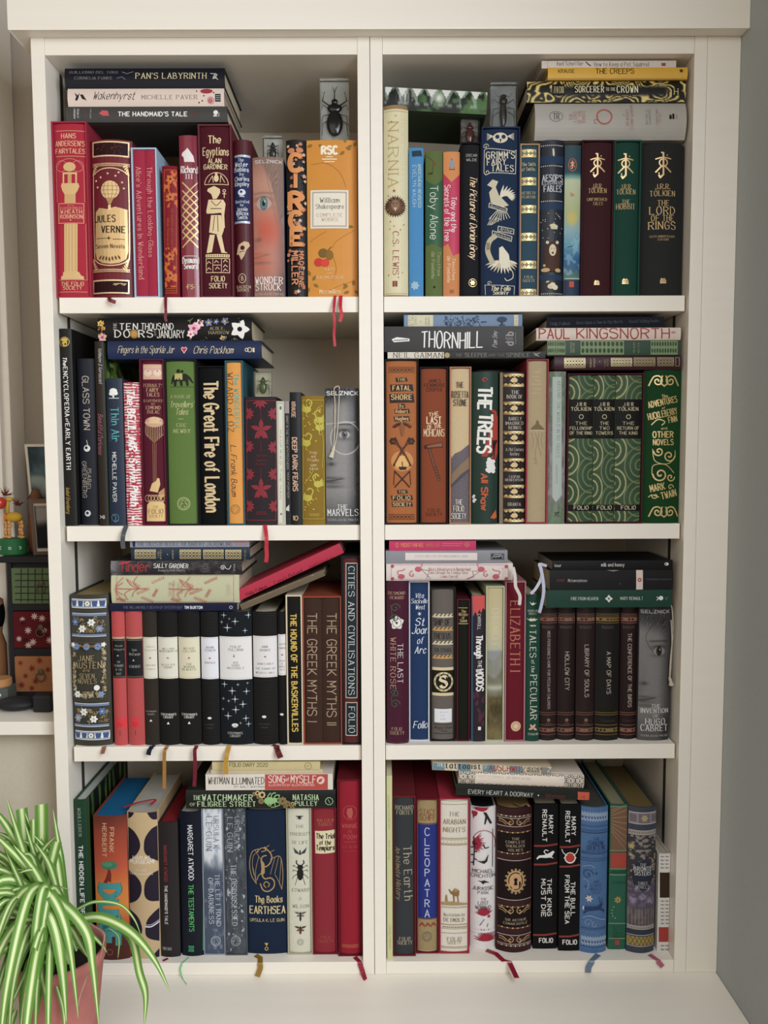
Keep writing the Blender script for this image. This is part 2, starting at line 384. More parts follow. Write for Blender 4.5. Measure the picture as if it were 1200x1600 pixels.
    def finish(s):
        for name, items in (('lettering', s.text), ('printed_pattern', s.orn)):
            if not items: continue
            keys = []; V = []; F = []; mi = []; big = False
            e = .0004; lim = lambda p: (min(max(p[0], -s.w/2+e), s.w/2-e), min(max(p[1], e), s.h-e))
            for pts, lay, k in items:
                pts = [lim(p) for p in pts]
                if k not in keys: keys.append(k)
                b = len(V); V += [(u, -.0002-.00002*lay, v) for u, v in pts]; F.append(tuple(range(b, b+len(pts)))); mi.append(keys.index(k))
            me = bpy.data.meshes.new(name); me.from_pydata(V, [], F)
            for k in keys: me.materials.append(mat(*k))
            me.polygons.foreach_set('material_index', mi)
            if s.sag > 0:
                if True:
                    bm = bmesh.new(); bm.from_mesh(me)
                    for k in range(1, 10):
                        u = -s.w/2+s.w*k/10
                        bmesh.ops.bisect_plane(bm, geom=bm.verts[:]+bm.edges[:]+bm.faces[:], dist=1e-7, plane_co=(u, 0, 0), plane_no=(1, 0, 0))
                    bm.to_mesh(me); bm.free()
                for v in me.vertices: v.co.y += s.prof(abs(v.co.x))
            link(name, me, s.root)
        s.text = []; s.orn = []
spines = []
def body(root, w, h, D, sag, col, pages, hard, kind, side=None, capcol=None):
    t = .0024 if hard else .0006; t = min(t, w*.2)
    n = 10; ou = []; inn = []
    for i in range(n+1):
        u = -w/2+w*i/n; ou.append((u, sag*abs(2*u/w)**2))
        ui = -w/2+t+(w-2*t)*i/n; inn.append((ui, sag*abs(2*u/w)**2+t))
    if hard and w > .012:   # hinge groove just behind the shoulders
        gr = [(w/2, sag+.0035), (w/2-.0011, sag+.0065), (w/2, sag+.0095)]
    else: gr = []
    pathR = gr+[(w/2, D)]; pathL = [(-w/2, D)]+[(-a, b) for a, b in gr[::-1]]
    outer = pathL+ou+pathR
    poly = outer+[(w/2-t, D)]+inn[::-1]+[(-w/2+t, D)]
    N_ = len(poly); V = [(a, b, 0) for a, b in poly]+[(a, b, h) for a, b in poly]
    F = [(i, (i+1) % N_, N_+(i+1) % N_, N_+i) for i in range(N_)]
    # caps as strips of quads
    no = len(outer); io = len(pathL)
    for base, flip in ((0, 1), (N_, 0)):
        O = list(range(no)); I = [no+len(inn)+1]+[no+len(inn)-i for i in range(len(inn))]+[no]
        # spine part
        for i in range(n):
            a, b_ = io+i, io+i+1; c_, d_ = no+len(inn)-(i+1), no+len(inn)-i
            f = (a, b_, c_, d_); F.append(tuple(base+k for k in (f[::-1] if flip else f)))
        L = list(range(0, io+1))+[no+len(inn), no+len(inn)+1]
        Rr = list(range(io+n, no))+[no, no+1]
        for f in (L, Rr): F.append(tuple(base+k for k in (f[::-1] if flip else f)))
    m = mat(col, kind)
    mats = [m]; mi = [0]*len(F)
    if side:
        mats.append(mat(side, kind))
        for i in range(io+n, no-1): mi[i] = 1
    cov = mesh('cover', V, F, mats, root, mi)
    ins = .003 if hard else .0002; fo = .004 if hard else .0006
    box('page_block', -w/2+t+.0001, w/2-t-.0001, sag+t+.0003, D-fo, ins, h-ins, mat(pages, 'page'), root)
    return cov
def reg(comp, x0, x1, zt, Y, D):
    standing[comp].append((x0, x1, zt, Y, Y+D))
def V(x0, x1, yt, yb, col, label, kind='cloth', hard=True, sag=None, pages='CFC3A8', Y=None, D=None, side=None, name='book', recess=0, lean=0):
    row = COMP[cur]; zs = ROWZ[cur]
    if Y is None:
        if zs in (ZS3, ZB) and yb:
            Y = float(onZ(*px((x0+x1)/2, yb), zs)[1]); Y = min(max(Y, .0125 if zs == ZS3 else .006), .05)
        else: Y = .018
    Y += recess
    ym = (yt+(yb or 1400))/2
    X0 = onY(*px(x0, ym), Y)[0]; X1 = onY(*px(x1, ym), Y)[0]
    X0 = max(X0, lastx.get(row, -1)+.0002); X1 = min(max(X1, X0+.004), XMAX[row])
    h = onY(*px((x0+x1)/2, yt), Y)[2]-zs
    w_ = X1-X0; lastx[row] = X1
    if D is None: D = min(h*.64, .22)
    D = min(D, .228-Y)
    if sag is None: sag = min(.0045, w_*.12) if hard else .0004
    root = empty(name, ((X0+X1)/2, Y, zs+EPS), label, 'book', 'books standing on the %s shelf' % ROWN[cur])
    body(root, w_, h-EPS, D, sag, col, pages, hard, kind, side)
    reg(row, X0, X1, zs+h, Y, D)
    sp = Spine(root, w_, h, (X0+X1)/2, zs, Y, 0, sag); spines.append(sp); return sp
class Case:
    def __init__(s, x0, x1, yt, yb, col, label, t=.0022, Y=None, D=None, kind='cloth'):
        row = COMP[cur]; zs = ROWZ[cur]; s.crop = cur
        if Y is None:
            if zs in (ZS3, ZB) and yb:
                Y = float(onZ(*px((x0+x1)/2, yb), zs)[1]); Y = min(max(Y, .0125 if zs == ZS3 else .006), .05)
            else: Y = .015
        ym = (yt+yb)/2
        X0 = max(onY(*px(x0, ym), Y)[0], lastx.get(row, -1)+.0002); X1 = min(onY(*px(x1, ym), Y)[0], XMAX[row])
        h = onY(*px((x0+x1)/2, yt), Y)[2]-zs; lastx[row] = X1
        D = D or min(h*.66, .23); D = min(D, .228-Y)
        s.X0, s.X1, s.h, s.Y, s.D, s.t, s.zs = X0, X1, h, Y, D, t, zs
        w_ = X1-X0; V_ = []; F_ = []
        boxv(-w_/2, w_/2, 0, D, 0, h-EPS, V_, F_); F_.pop(2)
        V_ += [(-w_/2+t, 0, t), (w_/2-t, 0, t), (w_/2-t, D-t, t), (-w_/2+t, D-t, t), (-w_/2+t, 0, h-EPS-t), (w_/2-t, 0, h-EPS-t), (w_/2-t, D-t, h-EPS-t), (-w_/2+t, D-t, h-EPS-t)]
        F_ += [(0, 1, 9, 8), (1, 5, 13, 9), (5, 4, 12, 13), (4, 0, 8, 12), (8, 9, 10, 11), (13, 12, 15, 14), (9, 13, 14, 10), (10, 14, 15, 11), (12, 8, 11, 15)]
        o = mesh('slipcase', V_, F_, [mat(col, kind)]); o.location = ((X0+X1)/2, Y, zs+EPS)
        tag(o, label, 'slipcase', 'slipcases standing on the %s shelf' % ROWN[cur]); s.o = o
        reg(row, X0, X1, zs+h, Y, D); s.x = X0+t+.0003
    def book(s, label, col, x1=None, kind='cloth', sag=None, pages='CFC3A8', rec=.0015, side=None):
        """x1: crop x of the right edge (None: fills the case)"""
        y = s.Y+rec; xe = s.X1-s.t-.0003
        if x1 is not None: xe = min(xe, onY(*px(x1, 900, s.crop), y)[0])
        w_ = xe-s.x; h = s.h-2*s.t-2*EPS-.0008
        root = empty('book', ((s.x+xe)/2, y, s.zs+EPS+s.t+.0003), label, 'book', 'books standing on the %s shelf' % ROWN[s.crop])
        if sag is None: sag = min(.0035, w_*.1)
        body(root, w_, h, s.D-s.t-rec-.002, sag, col, pages, True, kind)
        sp = Spine(root, w_, h, (s.x+xe)/2, s.zs+EPS+s.t+.0003, y, 0, sag); s.x = xe+.0003; spines.append(sp); return sp
stacks = {}
def H(x0, x1, yt, yb, col, label, kind='cloth', hard=True, sag=None, pages='CFC3A8', Y=.018, D=None, tilt=0, stack=None, pitchz=None, yaw=0, group=None):
    """book lying on its side, spine to the front, head to the left. rect measured at mid length. tilt: degrees, right end up"""
    row = COMP[cur]; ym = (yt+yb)/2; xm = (x0+x1)/2
    A = onY(*px(x0, ym), Y); B = onY(*px(x1, ym), Y)
    T = onY(*px(xm, yt), Y)[2]; Bt = onY(*px(xm, yb), Y)[2]
    w_ = T-Bt; h = float(B[0]-A[0])/math.cos(math.radians(tilt))
    D = D or min(h*.66, .2); D = min(D, .228-Y)
    st = stacks.get(stack)
    if pitchz is not None: zb = pitchz
    elif st is not None and stack: zb = st
    else:
        zb = ROWZ[cur]
        for (a, b, z, y0, y1) in standing[row]:
            if b > A[0]+.002 and a < B[0]-.002: zb = max(zb, z)
    zb += EPS*.7
    if not tilt and zb+w_ > ZCEIL[row]-.0012:
        w2 = ZCEIL[row]-.0012-zb; print('CLAMP', label, round(w_*1000, 1), round(w2*1000, 1)); w_ = w2
    if stack: stacks[stack] = zb+w_
    c, n = math.cos(math.radians(tilt)), math.sin(math.radians(tilt)); phi = math.radians(90+tilt)
    midx = (A[0]+B[0])/2; midz = (T+Bt)/2
    ox, oz = midx+c*h/2, midz+n*h/2          # foot of the spine at the right end
    dz = (zb+w_/2)-midz if not tilt else 0
    if tilt and pitchz is not None: dz = (pitchz+w_/2)-midz
    root = empty('book', (ox, Y, oz+dz), label, 'book', group or 'books lying on the %s shelf' % ROWN[cur], rot=(0, -phi, 0))
    if yaw: root.rotation_euler = (Matrix.Rotation(math.radians(yaw), 3, 'Z') @ Matrix.Rotation(-phi, 3, 'Y')).to_euler()
    if sag is None: sag = min(.003, w_*.1) if hard else .0003
    body(root, w_, h, D, sag, col, pages, hard, kind)
    sp = Spine(root, w_, h, ox, oz, Y, phi, sag); spines.append(sp); sp.ztop = zb+w_; return sp
def ribbon(sp, pts, width, col, name='ribbon', kind='satin', shelf=True, nfix=0):
    """pts (crop x, y, Y or None); first point under the book, then over the shelf edge"""
    zs = ROWZ[cur]; P = []
    root = sp.root
    edge = SHF if zs > .01 else 0; below = False
    for i, p in enumerate(pts):
        Y = p[2] if len(p) > 2 else -.0035
        if not shelf: P.append(tuple(onY(*px(p[0], p[1]), Y))); continue
        if i == 0:
            X = onY(*px(p[0], p[1]), SHF)[0]; P.append((X, sp.Y-.0050, zs+.0012)); continue
        q = onY(*px(p[0], p[1]), Y)
        if not below and q[2] > zs-.0004:
            q = onZ(*px(p[0], p[1]), zs+.0012)
            if q[1] > edge and q[1] < P[-1][1]: P.append(tuple(q))
            continue
        if not below:
            below = True; l = P[-1]; f = min(1, (l[1]-edge+.003)/max(1e-4, (l[1]-edge)+(zs-q[2])))
            xe = l[0]+(q[0]-l[0])*f; P += [(xe, edge-.0016, zs+.0012), (xe+(q[0]-xe)*.08, edge-.0032, zs-.0010)]; nfix = len(P)-1
        if q[2] < ZSILL+.0012: q = onZ(*px(p[0], p[1]), ZSILL+.0012)
        P.append(tuple(q))
    P = [Vector(p) for p in P]
    if shelf and nfix: P = P[:nfix]+[Vector(q) for q in cr(P[nfix:], 4)]
    elif len(P) > 2: P = [Vector(q) for q in cr(P, 4)]
    V_ = []; F_ = []
    for i, p in enumerate(P):
        t = (P[min(i+1, len(P)-1)]-P[max(i-1, 0)]).normalized()
        a = t.cross(Vector((0, 0, 1))) if (shelf and (i < nfix-1 or not nfix)) else (Vector((1, 0, 0)) if shelf and i <= nfix else t.cross(Vector((0, 1, 0))))
        if a.length < .25: a = Vector((1, 0, 0))
        a.normalize()
        if a.x < 0: a = -a
        nn = t.cross(a).normalized()*.00025
        for q in (p-a*width/2-nn, p+a*width/2-nn, p+a*width/2+nn, p-a*width/2+nn): V_.append(tuple(q))
    for i in range(len(P)-1):
        b = i*4
        for k in range(4): F_.append((b+k, b+(k+1) % 4, b+4+(k+1) % 4, b+4+k))
    F_ += [(3, 2, 1, 0), tuple(len(V_)-4+k for k in range(4))]
    o = mesh(name, V_, F_, [mat(col, kind)]); bpy.context.view_layer.update()
    o.parent = root; o.matrix_parent_inverse = root.matrix_world.inverted(); return o
GOLD = 'D9B77C'
# ================================================================== the setting
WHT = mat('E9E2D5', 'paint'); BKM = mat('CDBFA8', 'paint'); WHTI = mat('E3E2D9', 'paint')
XL, XR, XO, XE = 0.0, 1.0, -.0207, 1.0718       # opening, left outer edge, right wall
XD0, XD1, XM = .4805, .5191, .4998
def unit(label, name, x0, x1, sx0, sx1):
    r = empty(name, ((x0+x1)/2, DEP/2, ZSILL), label, 'bookcase', 'bookcase units')
    def b(n, *a, bev=.0006, m=WHT):
        o = box(n, a[0]-(x0+x1)/2, a[1]-(x0+x1)/2, a[2]-DEP/2, a[3]-DEP/2, a[4]-ZSILL, a[5]-ZSILL, m, r, bev); return o
    return r, b
BOT = ZSILL+.0002; TOPZ = 1.4915
uL, bL = unit('left white painted bookcase unit holding the left four shelves of books', 'bookcase', XO, XM-.0003, 0, 1)
bL('side_panel', XO, 0, 0, DEP, BOT, TOPZ); bL('side_panel', XD0, XM-.0004, 0, DEP, BOT, TOPZ)
bL('top_panel', .0002, XD0-.0002, .0008, DEP, ZT, TOPZ); bL('bottom_panel', .0002, XD0-.0002, .0008, DEP, BOT, ZB)
bL('back_panel', XO, XM-.0004, DEP+.0002, DEP+.008, BOT, TOPZ, m=BKM)
uR, bR = unit('right white painted bookcase unit holding the right four shelves of books', 'bookcase', XM+.0003, XR+.02, 0, 1)
bR('side_panel', XM+.0004, XD1, 0, DEP, BOT, TOPZ); bR('side_panel', XR, XR+.0196, 0, DEP, BOT, TOPZ)
bR('top_panel', XD1+.0002, XR-.0002, .0008, DEP, ZT, TOPZ); bR('bottom_panel', XD1+.0002, XR-.0002, .0008, DEP, BOT, ZB)
bR('back_panel', XM+.0004, XR+.0196, DEP+.0002, DEP+.008, BOT, TOPZ, m=BKM)
for z, nm in ((ZS1, 'top'), (ZS2, 'second'), (ZS3, 'third')):
    bL('shelf', .0065, XD0-.0008, SHF, DEP-.003, z-.0245, z); bR('shelf', XD1+.0008, XR-.003, SHF, DEP-.003, z-.0245, z)
for b_, xs in ((bL, (.0, 1)), (bR, (XR, -1))):      # dark slotted shelving strips let into the side panels
    x, g = xs
    bb = (x+.00005, x+.0004) if g > 0 else (x-.0004, x-.00005)
    b_('shelf_strip', bb[0], bb[1], .057, .069, ZB+.001, ZT-.001, bev=0, m=mat('3A3834', 'plain'))
# infill strip to the wall
o = box('trim_1', XR+.0200, XE-.0003, .0004, .02, BOT, TOPZ, WHT, None, .0006); tag(o, 'white vertical filler board between right bookcase and blue grey wall', kind='structure')
# cornice
ZC0 = float(onY(600, 58, 0)[2]); ZC1 = float(onY(600, 44, -.0285)[2])
PJ = .0285; dz_ = ZC1-ZC0
prof = [(-.0008, ZC0), (-.0030, ZC0+dz_*.08), (-.0075, ZC0+dz_*.30), (-.0150, ZC0+dz_*.52), (-.0215, ZC0+dz_*.66), (-.0262, ZC0+dz_*.84), (-PJ+.0006, ZC1-.001), (-PJ, ZC1+.0015), (-PJ, 1.56), (.30, 1.56), (.30, 1.4925), (-.0006, 1.4923)]
def cornice():
    V_ = []; F_ = []; n = len(prof)
    # mitred left return: outward offset e = -y
    for k, (y, z) in enumerate(prof):
        e = max(0, -y)
        for P in ((XO-e*.75 if y < .2 else XO-.0285*.75, y), (XE-.0004, y)): V_.append((P[0], P[1], z))
    for k in range(n): a = k*2; b = ((k+1) % n)*2; F_.append((a, a+1, b+1, b))
    # left return running back to the wall
    for i in range(8):
        (y, z), (y2, z2) = prof[i], prof[i+1]
        b = len(V_)
        V_ += [(XO+y*.75, y, z), (XO+y2*.75, y2, z2), (XO+y2*.75, .30, z2), (XO+y*.75, .30, z)]; F_.append((b, b+1, b+2, b+3))
    b = len(V_); V_ += [(XO-.0002, -.0002, prof[0][1]), (XO+prof[0][0]*.75, prof[0][0], prof[0][1]), (XO+prof[0][0]*.75, .30, prof[0][1]), (XO-.0002, .30, prof[0][1])]; F_.append((b, b+1, b+2, b+3))
    F_.append(tuple(1+2*k for k in range(n))[::-1])
    o = mesh('cornice', V_, F_, [WHT]); bm = bmesh.new(); bm.from_mesh(o.data); bmesh.ops.remove_doubles(bm, verts=bm.verts, dist=1e-5); bmesh.ops.recalc_face_normals(bm, faces=bm.faces); bm.to_mesh(o.data); bm.free()
    tag(o, 'white moulded cornice board along the top of the bookcases', kind='structure'); return o
cornice()
# sill board the bookcase stands on
o = box('trim_2', -.30, XE-.0003, -.42, DEP+.01, ZSILL-.03, ZSILL, WHT, None, .002); tag(o, 'deep white painted base board under the bookcases', kind='structure')
# walls
gw = mat('8F9490', 'wall')
o = box('wall_right', XE, XE+.10, -.9, DEP+.01, -1.0, 2.4, mat('ABB0AF', 'wall')); tag(o, kind='structure')
o = box('wall_back', -1.6, XE+.1, DEP+.0105, DEP+.11, -1.0, 2.4, mat('A59C90', 'wall')); tag(o, kind='structure')
o = box('floor', -2.5, 2.6, -3.2, DEP+.1, -1.05, -1.0, mat('A08A6C', 'wall')); tag(o, kind='structure')
# ================================================================== printed artwork helpers
def floral(base, c1, c2, sx=5, sy=24, th=.52):
    def f(a, b):
        n = fbm(a*sx, b*sy, 3); m = fbm(a*sx*1.7+9, b*sy*1.7+4, 2)
        r = mixc(base, c1, sst(th, th+.05, n)); return mixc(r, c2, sst(th+.08, th+.12, m)*.9)
    return f
def face(skin_l, skin_d, hair, eye, ex, ey, er, my, warm=None, glasses=False, hairfn=None, lid=None):
    """half a face in close-up printed on a spine: eye at (ex,ey), mouth line at my"""
    def f(a, b):
        g = lambda x, y, rx, ry: np.exp(-(((a-x)/rx)**2+((b-y)/ry)**2))
        r = mixc(skin_l, skin_d, np.clip(.1+.75*sst(.55, 1.05, a)+.5*sst(.72, 1.0, b)+.35*sst(.2, 0, b), 0, 1)+.10*(fbm(a*16, b*70)-.5))
        if warm: r = mixc(r, warm, np.clip(g(.45, .52, .6, .13)+.5*g(.3, .78, .5, .07), 0, 1)*.8)
        r = mixc(r, skin_d, g(ex-.02, ey-.028, er*1.25, .018)*.75+g(ex, ey+.03, er*1.2, .016)*.4)
        r = mixc(r, hair, np.exp(-((b-(ey-.075+.03*(a-ex)**2))/.008)**2)*sst(er*2.1, er*1.2, np.abs(a-ex))*.55)
        op = ((a-ex)/er)**2+((b-ey)/(er*.20))**2
        r = mixc(r, lid or skin_l, sst(1.12, .8, op)*.85)
        ir = np.sqrt(((a-ex)/(er*.50))**2+((b-ey+.002)/(er*.20))**2)
        r = mixc(r, mixc(eye, '141416', sst(.75, 1.0, ir)*.6), sst(1.02, .94, ir)*(op < 1.1)); r = mixc(r, '0C0C0E', sst(.45, .36, ir)); r = mixc(r, 'EDEBE8', g(ex+er*.14, ey-er*.06, er*.09, er*.035))
        up = b-(ey-er*.20*np.sqrt(np.clip(1-((a-ex)/er)**2, 0, 1))); r = mixc(r, hair, np.exp(-(up/.0035)**2)*(np.abs(a-ex) < er)*.95)
        lo = b-(ey+er*.18*np.sqrt(np.clip(1-((a-ex)/er)**2, 0, 1))); r = mixc(r, hair, np.exp(-(lo/.0022)**2)*(np.abs(a-ex) < er)*.5)
        r = mixc(r, skin_d, g(.02, my-.13, .16, .10)*.35+g(.16, my-.115, .12, .014)*.7); r = mixc(r, skin_l, g(.08, my-.16, .07, .07)*.5)
        r = mixc(r, hair, np.exp(-((b-my-.01*np.cos(a*5))/.005)**2)*sst(.62, .45, a)*.75); r = mixc(r, warm or skin_d, (g(.15, my-.014, .32, .011)+g(.15, my+.018, .30, .014))*.5)
        r = mixc(r, skin_d, g(.2, my+.05, .35, .012)*.5)
        if hairfn is not None:
            hm = hairfn(a, b); st = .5+.5*np.sin((a*2.0+b*1.6+fbm(a*2.2, b*7)*1.1)*48); r = mixc(r, mixc(hair, skin_l, st*.38), hm)
        if glasses:
            d = np.sqrt(((a-.60)/.44)**2+((b-.365)/.118)**2); r = mixc(r, 'C9C7C2', np.exp(-((d-1)/.035)**2)*.75)
            r = mixc(r, 'C9C7C2', np.exp(-((b-.262+.015*a)/.0045)**2)*(a < .9)*.55)
        return r
    return f
def ribs(c1, c2, n=60):
    return lambda a, b: mixc(c1, c2, .5+.5*np.sin(a*n))
def tolk(s, x, y, r, col=GOLD):
    """four-stroke monogram"""
    s.line([(x, y-r), (x, y+r*.75), (x-r*.25, y+r), (x-r*.35, y+r*.8)], r*.14, col, 'foil'); s.line([(x-r*.6, y-r*.5), (x, y-r*.62), (x+r*.6, y-r*.5)], r*.1, col, 'foil', smooth=4)
    s.ring(x, y-r*.2, r*.32, r*.1, col, kind='foil', ry=r*.3, n=14); s.line([(x-r*.1, y+r*.05), (x-r*.6, y+r*.55)], r*.12, col, 'foil'); s.line([(x+r*.1, y+r*.05), (x+r*.6, y+r*.55)], r*.12, col, 'foil')
    s.disc(x-r*.12, y-r*1.0, r*.07, col, n=6, kind='foil'); s.disc(x-r*.35, y+r*.65, r*.06, col, n=6, kind='foil'); s.disc(x+r*.3, y-r*.8, r*.06, col, n=6, kind='foil')
def torch(s, x, y, r, col=GOLD):
    s.rect(x-r, y-r*.2, x+r, y+r*.15, col, 'foil'); s.rect(x-r, y+r*.25, x+r, y+r*.8, col, 'foil'); s.poly([(x-r, y-r*.3), (x-r*.5, y-r), (x, y-r*.6), (x+r*.3, y-r), (x+r, y-r*.3)], col, 'foil')
def bird(s, x, y, r, col, kind='foil', flip=1):
    s.poly([(x-flip*r, y-r*.3), (x-flip*r*.2, y-r*.1), (x, y-r*.5), (x+flip*r*.25, y-r*.05), (x+flip*r, y-r*.55), (x+flip*r*.4, y+r*.35), (x-flip*r*.1, y+r*.3)], col, kind)
def flogo(s, x, y, r, col, kind='ink'):
    s.ring(x, y, r, r*.1, col, kind=kind); s.t('FS', (x-r*.55, y), (x+r*.5, y), r*1.1, col, 'sc', kind); s.ring(x, y, r*.8, r*.06, col, kind=kind, n=14)
# ================================================================== top left shelf
S('A')
c = Case(48, 268, 427, 1495, 'A32A3E', 'crimson slipcase at the left end of the top left shelf')
b = c.book('crimson book with a gilt column and capital on its spine', 'AE2438')
b.hl(62, 252, 485, 3, 'E0A878').ac('HANS', 99, 188, 516, 28, 'E2AE84', 'un').ac("ANDERSEN'S", 62, 240, 562, 30, 'E2AE84', 'un').ac('FAIRYTALES', 62, 242, 608, 28, 'E2AE84', 'un').hl(64, 250, 640, 3, 'E0A878')
b.ring(150, 730, 85, 3, 'D68B74', ry=75, a0=180, a1=360).line([(66, 730), (72, 920)], 3, 'D68B74').line([(236, 730), (240, 920)], 3, 'D68B74')
b.ring(100, 700, 34, 3, 'D68B74', n=14).ring(200, 700, 34, 3, 'D68B74', n=14)
b.disc(150, 705, 38, 'D9B377', 28).rect(108, 738, 196, 750, 'D9B377').rect(108, 750, 118, 805, 'D9B377').rect(186, 750, 196, 805, 'D9B377').rect(140, 750, 164, 805, 'C99B62').rect(100, 805, 206, 818, 'D9B377')
b.poly([(96, 818), (212, 818), (200, 850), (186, 872), (120, 872), (106, 850)], 'D9B377').rect(120, 872, 188, 925, 'CFA56C').rect(78, 925, 240, 1052, 'AE2438').frame(82, 928, 236, 1048, 3.5, 'E0A878')
b.ac('WITH', 138, 178, 940, 9, 'E2AE84').ac('ILLUSTRATIONS BY', 92, 226, 956, 12, 'E2AE84').ac('W.HEATH', 94, 226, 978, 22, 'E2AE84', 'un').ac('ROBINSON', 92, 230, 1008, 22, 'E2AE84', 'un').disc(158, 1030, 5, 'E0A878', n=6)
b.rect(118, 1052, 200, 1345, 'D9B377')
for k in range(4): b.line([(130+k*19, 1055), (128+k*20, 1340)], 3, 'B98A55')
b.poly([(112, 1345), (208, 1345), (222, 1368), (236, 1372), (240, 1392), (96, 1392), (98, 1372), (108, 1368)], 'D9B377')
b.line([(70, 1052), (78, 1395), (256, 1395), (248, 1052)], 3, 'D68B74')
b.ac('THE FOLIO', 98, 238, 1418, 21, 'E2AE84', 'un').ac('SOCIETY', 110, 226, 1443, 21, 'E2AE84', 'un').hl(72, 258, 1468, 3, 'E0A878')
b = V(272, 535, 537, 1495, '6E1322', 'dark red rounded book with a gilt hot air balloon in an arch', sag=.009, kind='leather')
b.rect(282, 548, 508, 642, 'E2C795', 'foil').rect(290, 557, 500, 633, '2C0D12').hl(284, 512, 684, 4, 'D9B77C', 'foil').hl(284, 512, 698, 4, 'D9B77C', 'foil').dots((286, 691), (512, 691), 26, 3, 'E6CB96', 'foil')
for k in range(26): b.disc(300+random.random()*190, 565+random.random()*60, 3+3*random.random(), '5A2A1C', n=6)
b.line([(290, 800), (300, 748), (340, 722), (398, 714), (455, 722), (496, 748), (506, 800), (512, 1225), (500, 1275), (460, 1300), (405, 1308), (345, 1300), (306, 1275), (296, 1225)], 6, 'E2C795', 'foil', smooth=3, closed=True)
b.poly([(306, 980), (330, 955), (380, 965), (430, 950), (500, 965), (505, 1220), (494, 1268), (455, 1292), (405, 1299), (350, 1292), (312, 1268), (302, 1220)], 'D2AE72', 'foil')
b.disc(398, 848, 57, 'DDBD84', kind='foil')
for k in (-30, -10, 12, 32): b.line([(398+k, 796+abs(k)*.3), (398+k*1.35, 848), (398+k*.7, 902)], 2.5, '8A5A34', smooth=3)
for k in (-25, 0, 25): b.hl(345, 451, 848+k, 2.5, '8A5A34')
b.poly([(372, 895), (424, 895), (402, 940), (392, 940)], 'B48A52').rect(388, 940, 404, 972, 'E2C795', 'foil')
for x, y in ((340, 770), (385, 748), (432, 762), (470, 800), (320, 830), (480, 836), (310, 790), (450, 740)): b.star(x, y, 9, 'E6CFA0', 5, .4)
for g in (1, -1):
    for yy, d in ((740, 1), (1290, -1)):
        for k in range(5): b.leaf(398+g*(75+k*8), yy+d*(k-2)*14, 34, (40+12*k if g > 0 else 140-12*k)*d, 9, 'D9B77C', 'foil')
b.ac('JULES', 308, 432, 1022, 40, '241410', 'sb').ac('VERNE', 346, 490, 1088, 38, '241410', 'sb').ac('Seven Novels', 308, 486, 1190, 24, '3A2418', 'sr').hl(312, 375, 1142, 2.5, '3A2418').hl(415, 488, 1148, 2.5, '3A2418').star(392, 1142, 16, '3A2418')
for k in range(7): b.leaf(330+k*22, 1285-abs(k-3)*-2-20*abs(k-3)/3, 30, 60+k*10, 10, '5A3A22')
b.hl(288, 516, 1332, 4, 'D9B77C', 'foil').hl(288, 516, 1346, 4, 'D9B77C', 'foil').dots((288, 1339), (516, 1339), 26, 3, 'E6CB96', 'foil').rect(286, 1395, 514, 1480, 'E2C795', 'foil').rect(294, 1404, 506, 1472, '2C0D12')
for k in range(9): b.line([(420+k*8, 1425+6*math.sin(k)), (432+k*8, 1418)], 3, 'D9B77C', 'foil')
ribbon(b, [(370, 1498), (398, 1518), (432, 1531)], .006, '6A1420')
c = Case(536, 690, 588, 1498, 'A9C6DA', 'pale blue slipcase holding two slim red books')
b = c.book('slim red book at the left of the pale blue slipcase', 'A42540', x1=615)
b.dn("Alice's Adventures in Wonderland", 580, 705, 1390, 30, 'D99A8C', 'sr', lean=10)
b = c.book('slim red book at the right of the pale blue slipcase', 'A42540')
b.dn('Through the Looking-Glass', 642, 705, 1255, 30, 'D99A8C', 'sr', lean=4)
b = V(720, 812, 698, 1488, '7C1424', 'small dark red clothbound book with an orange flower pattern')
def f1(a, b_):
    g = (a*2.2) % 1; return mixc('7C1424', 'C4662E', sst(.58, .62, fbm(a*5, b_*30, 2))*((b_ < .31)+(b_ > .66))*1.0)
b.paint(f1, (724, 730, 806, 1440), 24, 130).frame(727, 725, 803, 1475, 3, 'C4662E')
for y in (780, 890, 1255, 1370): b.flower(765, y, 30, 5, 'C9702F', '7C1424', rot=y)
b.dn("The Sonnets and A Lover's Complaint", 778, 960, 1290, 13, 'C4662E').dn('William Shakespeare', 752, 1020, 1200, 13, 'C4662E').hl(735, 797, 1448, 3, 'C4662E').hl(735, 797, 1462, 3, 'C4662E')
ribbon(b, [(735, 1490), (737, 1560), (738, 1600), (735, 1625), (742, 1648)], .0045, '6A1428')
b = V(825, 938, 512, 1495, '84263A', 'glossy wrapped red book with white wolf head and gilt lattice', kind='gloss')
b.poly([(838, 618), (862, 600), (868, 590), (880, 604), (905, 640), (912, 676), (850, 676), (846, 648), (832, 634)], 'E6E0DC').ac('Richard', 828, 930, 722, 40, 'E6E0DC', 'bl').ac('III', 860, 898, 765, 26, 'E6E0DC', 'sb')
for k in range(7):
    y = 800+k*50; b.line([(838, y), (932, y+95)], 8, 'D9C07C', 'foil').line([(934, y), (840, y+95)], 8, 'D9C07C', 'foil')
b.ac('Desmond', 838, 938, 1275, 36, 'E6E0DC', 'bl').ac('Seward', 848, 932, 1312, 30, 'E6E0DC', 'bl').hl(845, 935, 1250, 3, 'E6E0DC').ac('FS', 870, 906, 1438, 26, 'D9C07C', 'un').disc(864, 1438, 3, 'D9C07C', n=6).disc(912, 1438, 3, 'D9C07C', n=6)
S('B')
c = Case(45, 247, 445, 1497, '6A3038', 'maroon slipcase around the book with the gilt standing figure')
b = c.book('maroon book with a gilt standing figure and picture signs', '4C1722')
g = 'E0C797'
b.ac('The', 98, 176, 538, 44, g, 'un').ac('Egyptians', 64, 222, 610, 46, g, 'un').ac('ALAN', 98, 178, 668, 28, g, 'un').ac('GARDINER', 70, 214, 704, 28, g, 'un')
